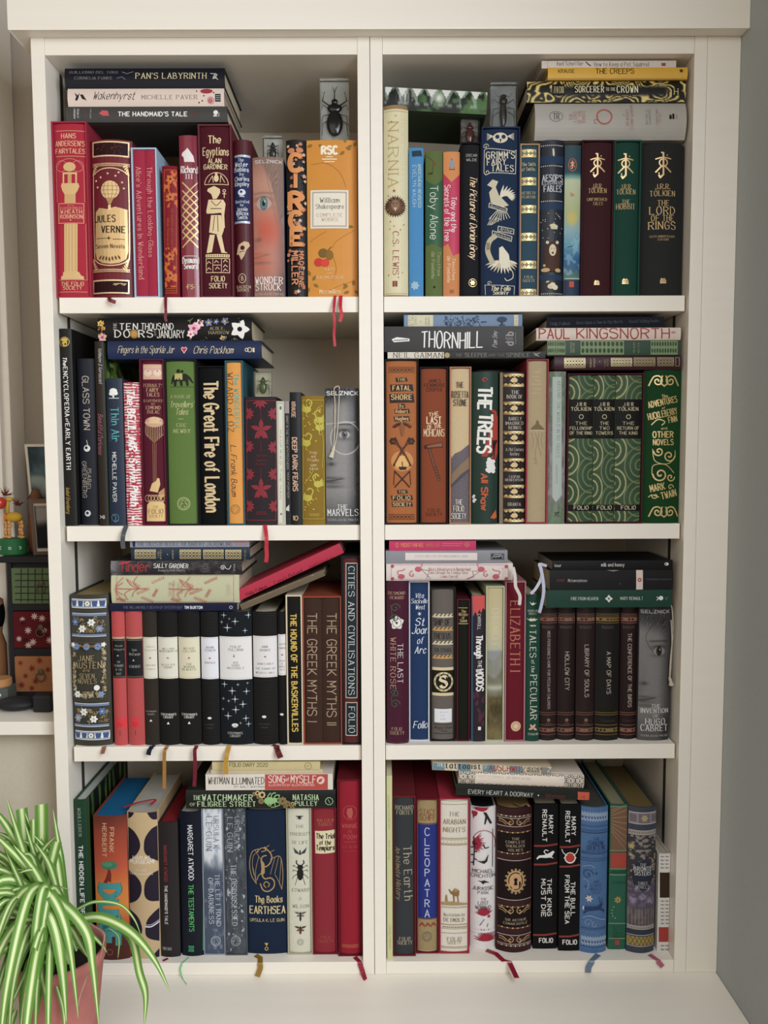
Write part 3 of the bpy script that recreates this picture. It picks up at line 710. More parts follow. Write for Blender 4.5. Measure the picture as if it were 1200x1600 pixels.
b.ring(148, 812, 72, 4, g, a0=180, a1=360).hl(76, 222, 812, 4, g).disc(148, 775, 15, g, 22).line([(100, 800), (125, 760), (130, 800)], 4, g).line([(172, 800), (175, 755), (198, 798)], 4, g).disc(148, 748, 8, g)
b.poly([(96, 838), (135, 822), (170, 840), (172, 862), (160, 885), (150, 900), (128, 902), (118, 872), (92, 852)], g).ring(196, 850, 8, 4, g, n=10).line([(196, 858), (196, 892)], 5, g).hl(184, 208, 868, 4, g)
b.poly([(100, 905), (190, 905), (204, 930), (196, 1000), (200, 1075), (190, 1085), (182, 1000), (178, 985), (112, 992), (90, 990), (86, 975), (96, 925)], g).hl(112, 180, 960, 5, '4C1722').hl(92, 178, 992, 4, '4C1722').line([(118, 912), (148, 942), (178, 912)], 4, '4C1722', smooth=3)
b.poly([(116, 1000), (180, 1000), (194, 1090), (182, 1125), (104, 1105)], g).poly([(108, 1118), (140, 1120), (122, 1225), (96, 1230), (88, 1228)], g).poly([(150, 1120), (180, 1120), (200, 1220), (218, 1230), (180, 1230)], g)
b.line([(138, 1005), (128, 1095)], 4, '4C1722').line([(156, 1005), (160, 1100)], 4, '4C1722')
b.rect(82, 1238, 228, 1256, g).frame(86, 1264, 228, 1350, 4, g)
for k in range(10): b.rect(90+k*14, 1242, 95+k*14, 1252, '4C1722')
for x, y in ((104, 1290), (104, 1328), (150, 1285), (156, 1325), (204, 1280), (204, 1310), (204, 1335)): b.line([(x-12, y+6), (x-2, y-8), (x+12, y+4)], 4, g)
b.hl(130, 176, 1305, 4, g).line([(128, 1266), (128, 1348)], 3, g).line([(180, 1266), (180, 1348)], 3, g)
b.ac('FOLIO', 118, 200, 1388, 30, g, 'un').ac('SOCIETY', 105, 214, 1430, 30, g, 'un')
b = V(252, 368, 538, 1497, '4E1620', 'maroon rounded book with a navy label lettered in silver', sag=.008, kind='leather')
b.rect(256, 632, 352, 1050, 'B9C0CC', 'foil').rect(256, 646, 352, 1036, '1E2E66')
for t_, x0, x1, y, z in (('The', 280, 314, 664, 20), ('Water', 260, 340, 690, 26), ('Babies', 256, 344, 721, 26), ('by', 290, 316, 750, 18), ('Charles', 258, 346, 778, 24), ('Kingsley', 258, 346, 809, 24), ('Illustrated', 262, 346, 917, 18), ('by', 294, 314, 938, 14), ('Jessie', 270, 338, 963, 22), ('Willcox', 268, 342, 988, 22), ('Smith', 276, 336, 1014, 22)): b.ac(t_, x0, x1, y, z, 'D5D9DE', 'sb')
b.disc(303, 862, 24, 'D5D9DE', 20).line([(290, 885), (318, 888)], 5, 'D5D9DE').disc(300, 858, 8, '1E2E66')
b.poly([(284, 1180), (320, 1160), (345, 1165), (352, 1185), (330, 1215), (318, 1250), (300, 1275), (285, 1240), (270, 1240), (276, 1205)], 'CDB08A').disc(308, 1200, 14, '4E1620').line([(290, 1225), (320, 1220)], 4, '4E1620')
b.ring(306, 1386, 22, 4, 'CDB08A', ry=28).t('B', (300, 1386), (314, 1386), 26, 'CDB08A', 'sb').ac('BACKEN', 270, 356, 1437, 16, 'CDB08A', 'sb').ac('BOOKS', 276, 346, 1457, 16, 'CDB08A', 'sb')
b = V(371, 560, 643, 1497, '6B5F58', 'thick book showing a freckled half face with a green eye', sag=.006, side='2E5FA8', kind='jacket')
hair1 = lambda a, b_: np.clip(sst(.02, -.03, b_-.03-.62*a**2.6)*.95+sst(.04, .0, np.abs(a-.35-.9*b_))*(b_ < .6)*.5+sst(.90, .97, a)*sst(.85, .5, b_), 0, 1)
b.paint(face('B98A78', '6A4E46', '705E54', '5A7E80', .36, .33, .25, .70, warm='BC5240', lid='B59A90', hairfn=hair1), None, 60, 240)
b.ac('SELZNICK', 382, 548, 673, 18, 'D8D2CC', 'sB').ac('WONDER', 384, 552, 1396, 38, 'EDE8E4', 'sr').ac('STRUCK', 386, 540, 1438, 38, 'EDE8E4', 'sr').ac('SCHOLASTIC PRESS', 380, 556, 1481, 12, 'C9C4C0', 'sr')
b = V(576, 700, 538, 1497, '1F1E1F', 'black book with tall orange capital letters and pale blossoms', sag=.006, kind='jacket')
for k in range(60):
    x = 582+random.random()*112; y = 555+random.random()*930
    b.flower(x, y, 9+7*random.random(), 5, random.choice(['C99A78', 'B9714A', 'D9B79A', 'C9825A']), None, rot=random.random()*90)
for ch, y, z, x0, x1 in (('C', 688, 92, 594, 672), ('R', 920, 96, 594, 678), ('C', 1038, 92, 598, 672), ('E', 1140, 88, 606, 672)):
    b.ac(ch, x0, x1, y, z, '1F1E1F', 'sX').ac(ch, x0, x1, y, z, 'DC8F4E', 'sX')
b.rect(622, 758, 646, 842, 'DC8F4E').dn('MILLER', 630, 1225, 1428, 36, 'D98A5A', 'sB').dn('MADELINE', 669, 1225, 1445, 26, 'D98A5A', 'sB')
b.disc(606, 615, 22, 'C9825A', 16).disc(658, 612, 22, 'C9825A', 16).flower(652, 1470, 14, 4, 'D9B79A')
b = V(702, 1008, 541, 1497, 'D38A22', 'very thick orange paperback with a white label and rosehip', hard=False, sag=.003, kind='jacket', side='B5761F')
gn = '8A6A1E'
for x, y, a in ((945, 590, 30), (970, 600, 160), (935, 560, 100), (985, 580, 60), (930, 610, 220), (735, 570, 200), (770, 570, 330), (985, 1070, 180), (720, 1370, 110), (735, 1400, 60), (715, 1440, 250), (740, 1420, 330), (920, 1450, 40), (950, 1440, 140), (985, 1430, 90), (960, 1465, 200), (990, 1460, 330)): b.leaf(x, y, 38, a, 20, gn)
for P in ([(730, 690), (820, 685), (900, 740), (940, 830)], [(990, 1090), (880, 1160), (860, 1200)], [(722, 1160), (780, 1120), (820, 1100)], [(800, 1480), (880, 1440), (985, 1400)], [(860, 1400), (880, 1330), (860, 1250)]): b.line(P, 2.5, 'A87420', smooth=5)
b.ac('RSC', 790, 886, 605, 44, 'F2E6CC', 'sX').hl(818, 860, 645, 6, 'F0DDB0').hl(792, 884, 660, 7, 'F0DDB0').hl(806, 870, 676, 6, 'F0DDB0')
b.rect(722, 848, 954, 1082, 'E6DCC8').frame(736, 862, 940, 1068, 8, 'A9A79E').ac('William', 780, 900, 910, 28, '2A2A28', 'sr').ac('Shakespeare', 754, 926, 948, 28, '2A2A28', 'sr').ac('COMPLETE', 760, 918, 1000, 19, '8A5A40', 'sr').ac('WORKS', 790, 890, 1028, 19, '8A5A40', 'sr')
b.disc(800, 1232, 30, '7A5A22', 28).disc(838, 1245, 24, '8A6420', 30).disc(772, 1288, 28, 'C9322A', 26).disc(812, 1292, 26, 'D93A2C', 24).line([(830, 1215), (850, 1195)], 6, '7A5A22')
b.ac('BATE', 810, 872, 1330, 16, 'F0DDB0').ac('AND', 822, 860, 1355, 9, 'F0DDB0').ac('RASMUSSEN', 760, 920, 1380, 17, 'F0DDB0').ac('Macmillan', 778, 906, 1467, 26, 'F0DDB0', 'sr')
ribbon(b, [(875, 1505), (866, 1560), (864, 1600), (870, 1650), (866, 1730, -.001), (872, 1800, -.001)], .0042, 'B02234')
ribbon(b, [(908, 1505), (905, 1560), (912, 1610), (900, 1650)], .0052, 'B81F32')
S('A')
stk = 'p1'
b = H(128, 1112, 332, 428, '464543', 'dark grey book at the bottom of the three piled top left', stack=stk, kind='jacket', D=.15)
b.ac("THE HANDMAID'S TALE", 447, 868, 381, 25, 'F0EEE8', 'sB').poly([(330, 378), (350, 358), (384, 362), (392, 392), (355, 392)], 'C9545A').up('MARGARET', 181, 345, 408, 10, 'C9C4C0', 'sB').up('ATWOOD', 202, 348, 404, 10, 'C9C4C0', 'sB').up('HANDMAIDS', 250, 345, 408, 8, '8A4A4A').up('VINTAGE', 279, 345, 408, 7, 'D9D6D2')
b.disc(1042, 372, 14, 'E9E6E0').rect(1028, 388, 1050, 396, 'E9E6E0').rect(1054, 372, 1066, 398, '8A8886')
for k in range(3): b.line([(895+k*16, 366), (898+k*16, 396)], 5, '6A3A40')
b = H(138, 1092, 222, 331, 'DFCBBD', 'pale pink book with script title, middle of the pile top left', stack=stk, kind='jacket', D=.15, pages='B9A995')
b.ac('Wakenhyrst', 292, 548, 268, 46, '2A2628', 'sc').ac('MICHELLE PAVER', 590, 930, 278, 24, '6A5A58', 'sr')
b.poly([(180, 250), (200, 268), (212, 250), (205, 285), (196, 300), (184, 296), (192, 276)], '2A2628').poly([(214, 262), (232, 262), (256, 300), (240, 292), (228, 290)], '2A2628')
b.disc(985, 240, 38, 'A8303E', 16).disc(1010, 298, 22, 'C06A78').ring(1008, 300, 18, 3, 'DFCBBD', n=10).rect(1038, 258, 1072, 305, '3A3A40').hl(1042, 1068, 270, 3, 'B9B5B5').hl(1042, 1068, 282, 3, 'B9B5B5').hl(1042, 1068, 294, 3, 'B9B5B5')
for x, y in ((960, 300), (970, 270), (940, 310), (1030, 250), (925, 240)): b.disc(x, y, 5, '7A2530', n=6)
b = H(120, 1096, 92, 216, '181A26', 'near-black book with gold title on top of the pile top left', stack=stk, kind='jacket', D=.155)
b.ac("PAN'S LABYRINTH", 553, 985, 142, 34, 'D9CDA0', 'sr').ac('GUILLERMO DEL TORO', 148, 445, 120, 15, '9A9A9E', 'sr').ac('CORNELIA FUNKE', 180, 412, 157, 15, '9A9A9E', 'sr')
b.line([(470, 118), (500, 130), (538, 116)], 3, '8A8C98').line([(440, 158), (470, 150), (490, 165)], 5, '5A6A98').line([(1010, 128), (1050, 135), (1035, 150), (1055, 165)], 4, 'D0CEC8', smooth=3).line([(1040, 128), (1025, 160), (1048, 150)], 4, 'D0CEC8', smooth=3)
# ================================================================== top right shelf
S('C')
b = V(38, 188, 328, 1508, 'D9CFA6', 'tall cream book with a round lion face on the spine', sag=.007, kind='jacket')
b.rect(36, 330, 190, 352, '9A7A50').rect(36, 1487, 190, 1510, '9A7A50').hl(44, 180, 366, 3, 'B0935E').hl(44, 180, 1478, 3, 'B0935E')
b.dn('NARNIA', 96, 430, 830, 60, 'B9A468', 'sr').dn('THE CHRONICLES OF', 152, 420, 850, 15, 'F2ECD2', 'sr').star(100, 852, 13, 'A8553A', 5, .4)
b.disc(108, 948, 60, '6A4A34', 57, n=24)
for k in range(26): b.leaf(108+38*math.cos(k*.242), 948+38*math.sin(k*.242), 32, -math.degrees(k*.242)+20, 9, random.choice(['5A3C2A', '7A5840', '4A3226']))
b.disc(108, 940, 26, '8A6A50', 34).disc(97, 930, 4, '2A1C14', n=6).disc(119, 930, 4, '2A1C14', n=6).poly([(98, 955), (118, 955), (108, 980)], 'C9B59A')
b.dn('C.S. LEWIS', 111, 1100, 1365, 34, 'A2483C', 'sr').rect(92, 1402, 104, 1436, '8A3A30').rect(108, 1402, 120, 1436, '8A3A30')
for x, y in ((110, 395), (84, 430), (65, 880), (78, 1040), (75, 1085), (100, 1068), (140, 1090), (68, 1365), (152, 1350), (128, 1380), (160, 1058)): b.star(x, y, 7, 'B0663E', 4, .3)
b = V(192, 280, 588, 1508, '1E93D6', 'bright sky blue book with pale lettering', kind='cloth', pages='B9D0D8')
b.dn('EVELYN WAUGH', 224, 695, 950, 22, 'C5DCE4', 'st').dn('BRIDESHEAD REVISITED', 256, 690, 955, 18, 'D7E4B4', 'hd').poly([(208, 610), (265, 605), (272, 640), (212, 645)], '23404E').flower(228, 1430, 28, 7, '9CC8DE', None)
b = V(292, 397, 608, 1508, '2B5A3C', 'green book with olive ends and white hand lettering', kind='jacket')
b.poly([(286, 608), (400, 608), (400, 780), (375, 800), (345, 815), (310, 800), (286, 780)], '5A6B34').poly([(286, 1190), (330, 1175), (400, 1200), (400, 1510), (286, 1510)], '5A6B34')
b.dn('Toby Alone', 344, 820, 1150, 46, 'DDE3CF', 'st').dn('Timothee', 375, 1220, 1372, 18, 'A6AE7C', 'hd').dn('de Fombelle', 338, 1225, 1388, 20, 'A6AE7C', 'hd')
b.line([(300, 640), (340, 680), (330, 755)], 3, '2A3A20', smooth=3).disc(348, 688, 10, '8A3A30').line([(310, 748), (335, 745)], 7, '1E2A18').disc(346, 1440, 8, '1E2A18')
b = V(400, 503, 612, 1508, 'C62F55', 'pink book with orange ends and white hand lettering', kind='jacket')
b.poly([(396, 612), (506, 612), (506, 750), (450, 800), (396, 745)], 'D98B4C').poly([(396, 1190), (430, 1175), (460, 1250), (506, 1230), (506, 1510), (396, 1510)], 'CF8348')
b.dn('Toby and the', 465, 888, 1105, 30, 'F0DDE0', 'hd').dn('Secrets of the Tree', 425, 815, 1158, 32, 'F0DDE0', 'hd').dn('Timothee', 464, 1262, 1398, 18, 'EFD9B8', 'hd').dn('de Fombelle', 434, 1250, 1412, 20, 'EFD9B8', 'hd')
b.line([(438, 725), (448, 660), (456, 660), (470, 725)], 3, '5A5A5A').disc(453, 690, 16, '8A9AA8', 24).hl(436, 472, 722, 5, '4A4A4A').rect(438, 1455, 466, 1478, 'A5633A')
c = Case(507, 631, 555, 1508, '141416', 'slim black slipcase on the top right shelf')
b = c.book('slim charcoal book with an ornate gilt script title', '202124')
b.ac('OSCAR', 540, 608, 635, 15, 'C9C5BE', 'ss').ac('WILDE', 541, 607, 662, 15, 'C9C5BE', 'ss').dn('The Picture of Dorian Gray', 585, 760, 1265, 42, 'D6B488', 'sc', 'foil').ring(580, 1412, 24, 3, GOLD, kind='foil').flower(580, 1412, 18, 6, GOLD, kind='foil')
c = Case(633, 866, 460, 1508, '1B2E5C', 'navy slipcase around the book with silver birds')
b = c.book('navy book with silver birds and a scroll title frame', '1C3556')
g = 'D9D0B6'
b.ac("GRIMM'S", 662, 838, 632, 38, g, 'sb').ac('FAIRY', 668, 782, 674, 36, g, 'sb').ac('TALES', 694, 830, 713, 36, g, 'sb').line([(652, 600), (670, 590), (835, 608), (846, 600), (842, 745), (690, 740), (660, 752), (650, 735)], 4, g, closed=True)
b.spiral(660, 578, 18, 0, 1.2, 4, g).spiral(668, 735, 18, 180, 1.2, 4, g)
b.disc(748, 528, 46, g, 32).disc(730, 522, 13, '1C3556').disc(768, 522, 13, '1C3556').poly([(742, 535), (756, 535), (749, 560)], '1C3556')
for k in range(6): b.line([(705, 518), (668, 500+k*8)], 3, g).line([(792, 518), (832, 498+k*8)], 3, g)
for k in range(10): b.leaf(745+k*4, 905-k*5, 95-k*3, 75-k*14, 15, 'E2DAC2')
b.poly([(668, 815), (700, 782), (735, 795), (720, 830), (740, 880), (800, 940), (740, 960), (690, 920), (680, 860), (700, 835), (684, 824)], 'CFC5A8')
for k in range(8): b.line([(760, 940), (680+k*18, 1040-abs(k-3)*6)], 4, g)
b.poly([(682, 925), (790, 960), (785, 985), (678, 950)], '1C3556').line([(682, 925), (790, 960), (785, 985), (678, 950)], 4, g, closed=True).t('Illustrated', (688, 942), (782, 970), 16, g, 'it')
b.poly([(735, 1068), (832, 1085), (830, 1115), (732, 1098)], '1C3556').line([(735, 1068), (832, 1085), (830, 1115), (732, 1098)], 4, g, closed=True).t('Arthur', (745, 1083), (822, 1098), 20, g, 'it')
b.poly([(700, 1095), (820, 1130), (815, 1160), (698, 1122)], '1C3556').line([(700, 1095), (820, 1130), (815, 1160), (698, 1122)], 4, g, closed=True).t('Rackham', (708, 1110), (808, 1144), 18, g, 'it')
for k in range(12): b.leaf(735+k*5, 1275, 85, 200+k*13, 14, random.choice(['E2DAC2', 'C9BD9C']))
b.line([(715, 1130), (682, 1160), (672, 1220), (700, 1290)], 30, 'BFB596', smooth=5).poly([(740, 1200), (760, 1190), (800, 1240), (810, 1310), (770, 1330), (740, 1290)], 'E2DAC2').line([(790, 1330), (820, 1340), (825, 1380), (790, 1400), (775, 1385)], 5, g, smooth=5)
for k in range(5): b.line([(670+k*6, 1060), (700+k*12, 1000+k*6)], 3, g)
b.line([(655, 1425), (835, 1432), (832, 1490), (658, 1492)], 3, g, closed=True).ac('The Folio', 690, 808, 1447, 26, g, 'iB').ac('Society', 702, 796, 1473, 24, g, 'iB').spiral(680, 1415, 14, 0, 1.1, 3, g)
S('D')
c = Case(6, 127, 563, 1497, 'A88A68', 'tan slipcase around the teal book with gilt bands')
b = c.book('teal book with six gilt diamond bands', '2C5468')
for y in (622, 793, 963, 1132, 1302, 1474):
    b.rect(14, y-24, 110, y+24, 'D9C27E', 'foil')
    for k in range(4): b.star(26+k*24, y, 15, '2C5468', 4, .45).disc(26+k*24, y, 4, 'D9C27E', n=6)
b.ac('The Smith', 22, 104, 690, 20, 'D9C998', 'sb').ac('of Smiths', 22, 102, 720, 20, 'D9C998', 'sb').ac('HESKETH', 22, 102, 865, 16, 'D9C998').ac('PEARSON', 22, 102, 890, 16, 'D9C998').ac('FOLIO', 36, 88, 1378, 15, 'D9C998').ac('SOCIETY', 26, 98, 1400, 15, 'D9C998')
b = V(131, 278, 540, 1500, '272C3A', 'dark blue book with pale frog, lion and egg pictures', sag=.006, kind='leather')
for y in (640, 655, 1365): b.rect(128, y, 280, y+30, '1F3F66')
b.rect(128, 925, 280, 965, '1F3F66')
for y in (575, 700, 915, 1480): b.dots((138, y), (274, y), 12, 3.5, 'D6D4CC')
b.ac("AESOP'S", 148, 272, 775, 38, 'C5C9D2', 'sB').ac('ILLUSTRATED', 146, 274, 805, 18, 'C5C9D2', 'sB').ac('FABLES', 156, 264, 840, 36, 'C5C9D2', 'sB')
for k in range(22): b.disc(140+random.random()*130, 985+random.random()*160, 3, 'C9C4B8', n=6)
b.poly([(206, 598), (216, 596), (220, 625), (218, 645), (208, 640)], 'D9CFB4').poly([(190, 1060), (215, 1052), (240, 1068), (236, 1088), (198, 1088)], 'D9CDA6').disc(205, 1240, 48, '4E3228', 78).rect(160, 1250, 250, 1345, '4E3228')
b.disc(208, 1215, 22, 'DBCBA6', 36).disc(200, 1205, 3, '33241C', n=6).disc(217, 1205, 3, '33241C', n=6).disc(208, 1232, 6, '33241C').disc(176, 1168, 10, 'DBCBA6').disc(236, 1168, 10, 'DBCBA6')
b.disc(165, 1336, 26, 'C9A878', 13).disc(240, 1338, 18, 'C9A878', 12).disc(158, 1308, 8, 'C9A878').disc(196, 1436, 20, 'DBCBA6', 16).disc(222, 1442, 18, 'E6D9B8', 16).disc(208, 1424, 16, 'E6D9B8', 12).leaf(165, 1412, 25, 20, 12, 'C9B890')
b = V(279, 379, 572, 1497, '20304A', 'slim book with a yellow sun over blue sea on the spine', sag=.002, kind='jacket', hard=False)
def sea(a, b_):
    r = ramp(b_, [(0, '2C4650'), (.18, '2C4650'), (.2, '5A8A86'), (.23, 'B9C2A4'), (.42, 'A9B284'), (.55, '8FA9AE'), (.66, '5E93A6'), (.75, '2F5E86'), (.82, '3A5E78'), (.88, '56785E')])
    r = mixc(r, 'C9B45E', blob(a, b_, .5, .48, .42, .06, .6)*.8); r = mixc(r, '9FC0CC', sst(.5, .62, fbm(a*3, b_*26))*.5*(b_ > .55)); return mixc(r, '1E2E46', sst(.885, .89, b_))
b.paint(sea, None, 24, 160); b.ring(330, 694, 24, 3, 'C9723E', ry=38); tolk(b, 330, 694, 24, 'D97A42'); b.rect(310, 1405, 338, 1440, 'C9503E').hl(284, 376, 1388, 4, 'D9DEDA')
b.line([(300, 1196), (330, 1188)], 5, '3A4A4E').poly([(315, 860), (345, 880), (320, 890)], 'C98A5A')
c = Case(383, 578, 541, 1497, '3A1B20', 'dark brown slipcase beside the green slipcase')
b = c.book('dark brown book with a gilt monogram', '3E1E22'); tolk(b, 483, 695, 70)
b.ac('J.R.R.', 450, 512, 822, 26, GOLD).ac('TOLKIEN', 428, 538, 850, 26, GOLD).ac('UNFINISHED', 420, 542, 903, 17, GOLD).ac('TALES', 454, 514, 929, 19, GOLD); torch(b, 478, 1412, 17)
c = Case(580, 743, 541, 1497, '1D4A3E', 'dark green slipcase beside the thick charcoal book')
b = c.book('dark green book with a gilt monogram', '1C4438'); tolk(b, 655, 700, 74)
b.ac('J.R.R.', 624, 690, 826, 28, GOLD).ac('TOLKIEN', 600, 714, 857, 28, GOLD).ac('THE', 632, 680, 918, 24, GOLD).ac('HOBBIT', 598, 712, 946, 32, GOLD); torch(b, 652, 1404, 20)
b = V(745, 1016, 564, 1500, '2B2C2B', 'very thick charcoal book with gilt monogram and title', sag=.010); tolk(b, 884, 695, 76)
for t_, x0, x1, y, z in (('J.R.R.', 836, 925, 826, 30), ('TOLKIEN', 804, 957, 867, 31), ('THE', 848, 920, 926, 31), ('LORD', 802, 958, 972, 44), ('OF THE', 812, 950, 1018, 33), ('RINGS', 796, 962, 1063, 44), ('50TH ANNIVERSARY', 802, 957, 1130, 12), ('EDITION', 850, 915, 1149, 12)): b.ac(t_, x0, x1, y, z, GOLD)
torch(b, 882, 1402, 19)
S('D'); stk = 'p2'
b = H(102, 1026, 330, 556, 'AFAAA0', 'thick grey book with a red ring, bottom of its pile', stack=stk, sag=.008, kind='jacket', D=.155, Y=.014)
b.ring(230, 420, 40, 3, '5A5A58', ry=32).t('TR', (212, 420), (250, 420), 38, '4A4A48', 'un')
for x, t_, a_, z_ in ((320, 'THE', 402, 445), (345, 'LORD', 388, 455), (372, 'OF THE', 380, 465), (397, 'RINGS', 383, 460)): b.up(t_, x, a_, z_, 19, 'B0625C')
b.ring(524, 422, 44, 7, 'B5564E', n=30).ring(524, 422, 50, 2.5, 'C98A80').line([(482, 440), (460, 445), (465, 465), (480, 462)], 3, '8A6A60')
b.up('A', 640, 405, 422, 12, '9A5A54').up("READER'S", 665, 375, 475, 17, 'B0625C').up('COMPANION', 692, 345, 502, 17, 'B0625C').up('WAYNE G.', 782, 375, 470, 12, '7A7A76').up('HAMMOND', 800, 372, 470, 12, '7A7A76').up('CHRISTINA', 845, 372, 472, 12, 'A0625C').up('SCULL', 862, 385, 460, 12, 'A0625C')
b.rect(920, 412, 934, 438, '1A1A1A').rect(938, 404, 950, 438, '1A1A1A').rect(958, 408, 968, 438, '9A9690')
b = H(52, 1022, 194, 324, '1C1A18', 'black book with swirling gold ornament, second in its pile', stack=stk, kind='jacket', D=.16, Y=.016)
def swirl(a, b_):
    x = a*7.2; y = b_; n = fbm(x*1.3, y*1.8, 2)*5
    v = np.sin((np.abs(y-.5)*2.2+n)*9); edge = sst(.10, .3, np.abs(y-.5))
    ends = sst(.86, .90, a)+sst(.2, .12, a); m = np.clip(edge+ends, 0, 1)*sst(.1, .3, v); return mixc('1C1A18', mixc('8A7430', 'E0CC84', sst(.3, .9, v)), m)
b.paint(swirl, None, 150, 24)
b.rect(205, 215, 282, 285, '1C1A18').rect(335, 222, 735, 275, '1C1A18').ac('SORCERER', 345, 522, 247, 38, 'E9DFB9', 'sb').ac('TO THE', 532, 592, 247, 20, 'E9DFB9', 'sb').ac('CROWN', 600, 728, 247, 40, 'E9DFB9', 'sb').ac('ZEN', 215, 240, 250, 40, 'D9C98A', 'sb').ac('CHO', 248, 276, 250, 40, 'D9C98A', 'sb').disc(960, 262, 26, '1C1A18').ac('H', 948, 974, 262, 34, 'C9B468', 'sb')
b = H(180, 1032, 110, 184, 'DCA92C', 'bright yellow book with black hand lettering', stack=stk, kind='jacket', D=.15, Y=.012)
b.ac('KRAUSE', 243, 342, 134, 22, '1F1A10', 'hd').ac('THE CREEPS', 470, 705, 134, 32, '1F1A10', 'hd').star(993, 133, 15, '3A3018', 5, .5).hl(182, 1028, 180, 4, 'B98720')
b = H(142, 962, 53, 99, 'D5C8BC', 'slim off-white book on top of the pile top right', stack=stk, kind='jacket', D=.15, Y=.016, sag=.0005)
b.ac('Axel Scheffler', 232, 395, 71, 24, '5A5450', 'sr').ac('How to Keep a Pet Squirrel', 462, 795, 76, 24, '5A5450', 'sr').line([(412, 62), (425, 75), (440, 85)], 6, '4A3A34').rect(872, 68, 898, 86, '9A4A4A').hl(180, 200, 55, 2, 'C08A8A').line([(178, 54), (178, 100)], 2, 'C98A88').line([(912, 54), (912, 98)], 2, 'C9A8A0')
S('C')
b = H(42, 668, 240, 378, '3A4A34', 'small book in a green forest and mountain jacket lying on the cream book', stack='p3', tilt=-3.2, hard=True, D=.13, Y=.022, kind='jacket', pitchz=float(onY(*px(350, 366), .022)[2]))
def hob(a, b_):
    m = np.abs(((a*7+.3) % 1)-.5)*2; n = fbm(a*16, b_*4)
    r = mixc('20241F', '4A6A3E', sst(.42, .62, n)*sst(.28, .4, a)); r = mixc(r, '1C1F1E', sst(.3, .2, a)*.8)
    r = mixc(r, '9AA79A', (b_ < .75-.75*m)*.75*sst(.3, .5, vn(a*30, b_*2))); r = mixc(r, 'D9DBD4', (b_ < .42-.6*m)*1.0)
    r = mixc(r, 'D9DBD4', np.exp(-(((a-.19)/.05)**2+((b_-.45)/.35)**2))*sst(.3, .6, vn(a*60, b_*2))+np.exp(-(((a-.53)/.05)**2+((b_-.4)/.25)**2))); r = mixc(r, 'B9BDB4', np.exp(-((b_-.72)/.07)**2)*(vn(a*22, b_) > .55)*.6)
    return r
b.paint(hob, None, 110, 20); b.up('THE HOBBIT', 212, 262, 318, 10, 'B9BFB6', 'sr')
# ================================================================== upper middle left
S('E')
b = V(50, 138, 130, 1328, '1D1C1A', 'tallest black book at the left end, gold roundel at its head', hard=True, kind='jacket')
b.disc(80, 212, 31, 'B99A3E', kind='foil').disc(80, 212, 27, '2A2414').disc(80, 200, 20, 'C9A94C', 12).poly([(62, 215), (98, 210), (95, 236), (75, 238)], 'C9A94C').disc(86, 226, 6, '2A2414')
b.t('The', (82, 303), (84, 357), 22, 'EDEAE2', 'iB').t('ENCYCLOPEDIA', (85, 365), (98, 668), 25, 'EDEAE2', 'sb').t('of', (98, 678), (99, 702), 18, 'EDEAE2', 'iB').t('EARLY EARTH', (99, 710), (107, 990), 25, 'EDEAE2', 'sb').t('Isabel Greenberg', (101, 1100), (106, 1258), 24, 'C9A63E', 'sc')
b = V(168, 274, 313, 1328, '1F2430', 'matt navy book with thin uneven grey lettering', recess=.012, kind='jacket')
b.t('GLASS TOWN', (207, 420), (218, 748), 36, 'B5A99C', 'hd').disc(218, 862, 20, 'D9D6D0').disc(214, 858, 9, '2A2E38').line([(216, 812), (224, 845)], 3, 'D9D6D0').t('ISABEL', (232, 985), (230, 1125), 22, 'A99D92', 'hd').t('GREENBERG', (200, 940), (204, 1162), 25, 'A99D92', 'hd').disc(223, 1258, 19, 'C9CCD0').disc(221, 1256, 9, '30343E')
b = V(278, 331, 208, 1330, '2B231E', 'tall slim dark brown book with pink script', kind='jacket', side='46592A')
b.t('Vehlmann & Kerascoet', (297, 250), (302, 468), 20, 'D9D4CC', 'sc').t('Beautiful Darkness', (300, 652), (300, 898), 28, 'A85F70', 'sc').ac('D+Q', 292, 326, 1280, 18, 'D9D4CC', 'sB').side(lambda a, b_: mixc(mixc('20301A', '6F8A3C', sst(.4, .7, fbm(a*7+b_*9, b_*20-a*8))), 'A9BC6A', sst(.66, .74, fbm(a*5+3, b_*26))), .16)
b = V(343, 441, 434, 1326, '24334A', 'blue-black book with teal title and white tree', kind='jacket', side='2A3A54')
b.disc(378, 512, 24, 'E9E8E2', 17).disc(366, 528, 15, 'E9E8E2', 12).disc(392, 526, 14, 'E9E8E2', 12).rect(374, 535, 384, 552, 'E9E8E2').hl(350, 412, 556, 4, 'D5D8DA')
b.dn('Thin Air', 390, 612, 822, 42, '55B3B4', 'sr', lean=3).dn('A GHOST STORY', 360, 620, 822, 10, '6F7C88').dn('MICHELLE PAVER', 386, 885, 1188, 23, 'E6E6E2', 'ss', lean=2).line([(375, 1265), (395, 1280), (388, 1310), (410, 1300)], 4, '5A8AA8', smooth=4).ring(390, 1285, 22, 3, '5A8AA8')
b = V(448, 546, 458, 1326, 'A83242', 'red and white striped book with leaning white title', kind='jacket')
b.paint(lambda a, b_: mixc('A62B3E', 'E2D9D4', sst(.52, .66, .5+.5*np.sin((b_*52+fbm(a*2, b_*40)*1.1)*6.28))*sst(.35, .6, fbm(a*6+3, b_*20)+.1)), None, 30, 300)
b.t('The BELL JAR', (482, 505), (498, 872), 44, 'F2EEEA', 'iB').t('Sylvia Plath', (498, 920), (508, 1208), 44, 'F2EEEA', 'iB').rect(492, 1278, 508, 1300, 'F2EEEA')
ribbon(b, [(462, 1330), (440, 1385), (436, 1430), (440, 1472)], .0072, '4A4F54')
c = Case(548, 696, 316, 1328, '5E1C2C', 'burgundy slipcase around the book with the gilt jellyfish')
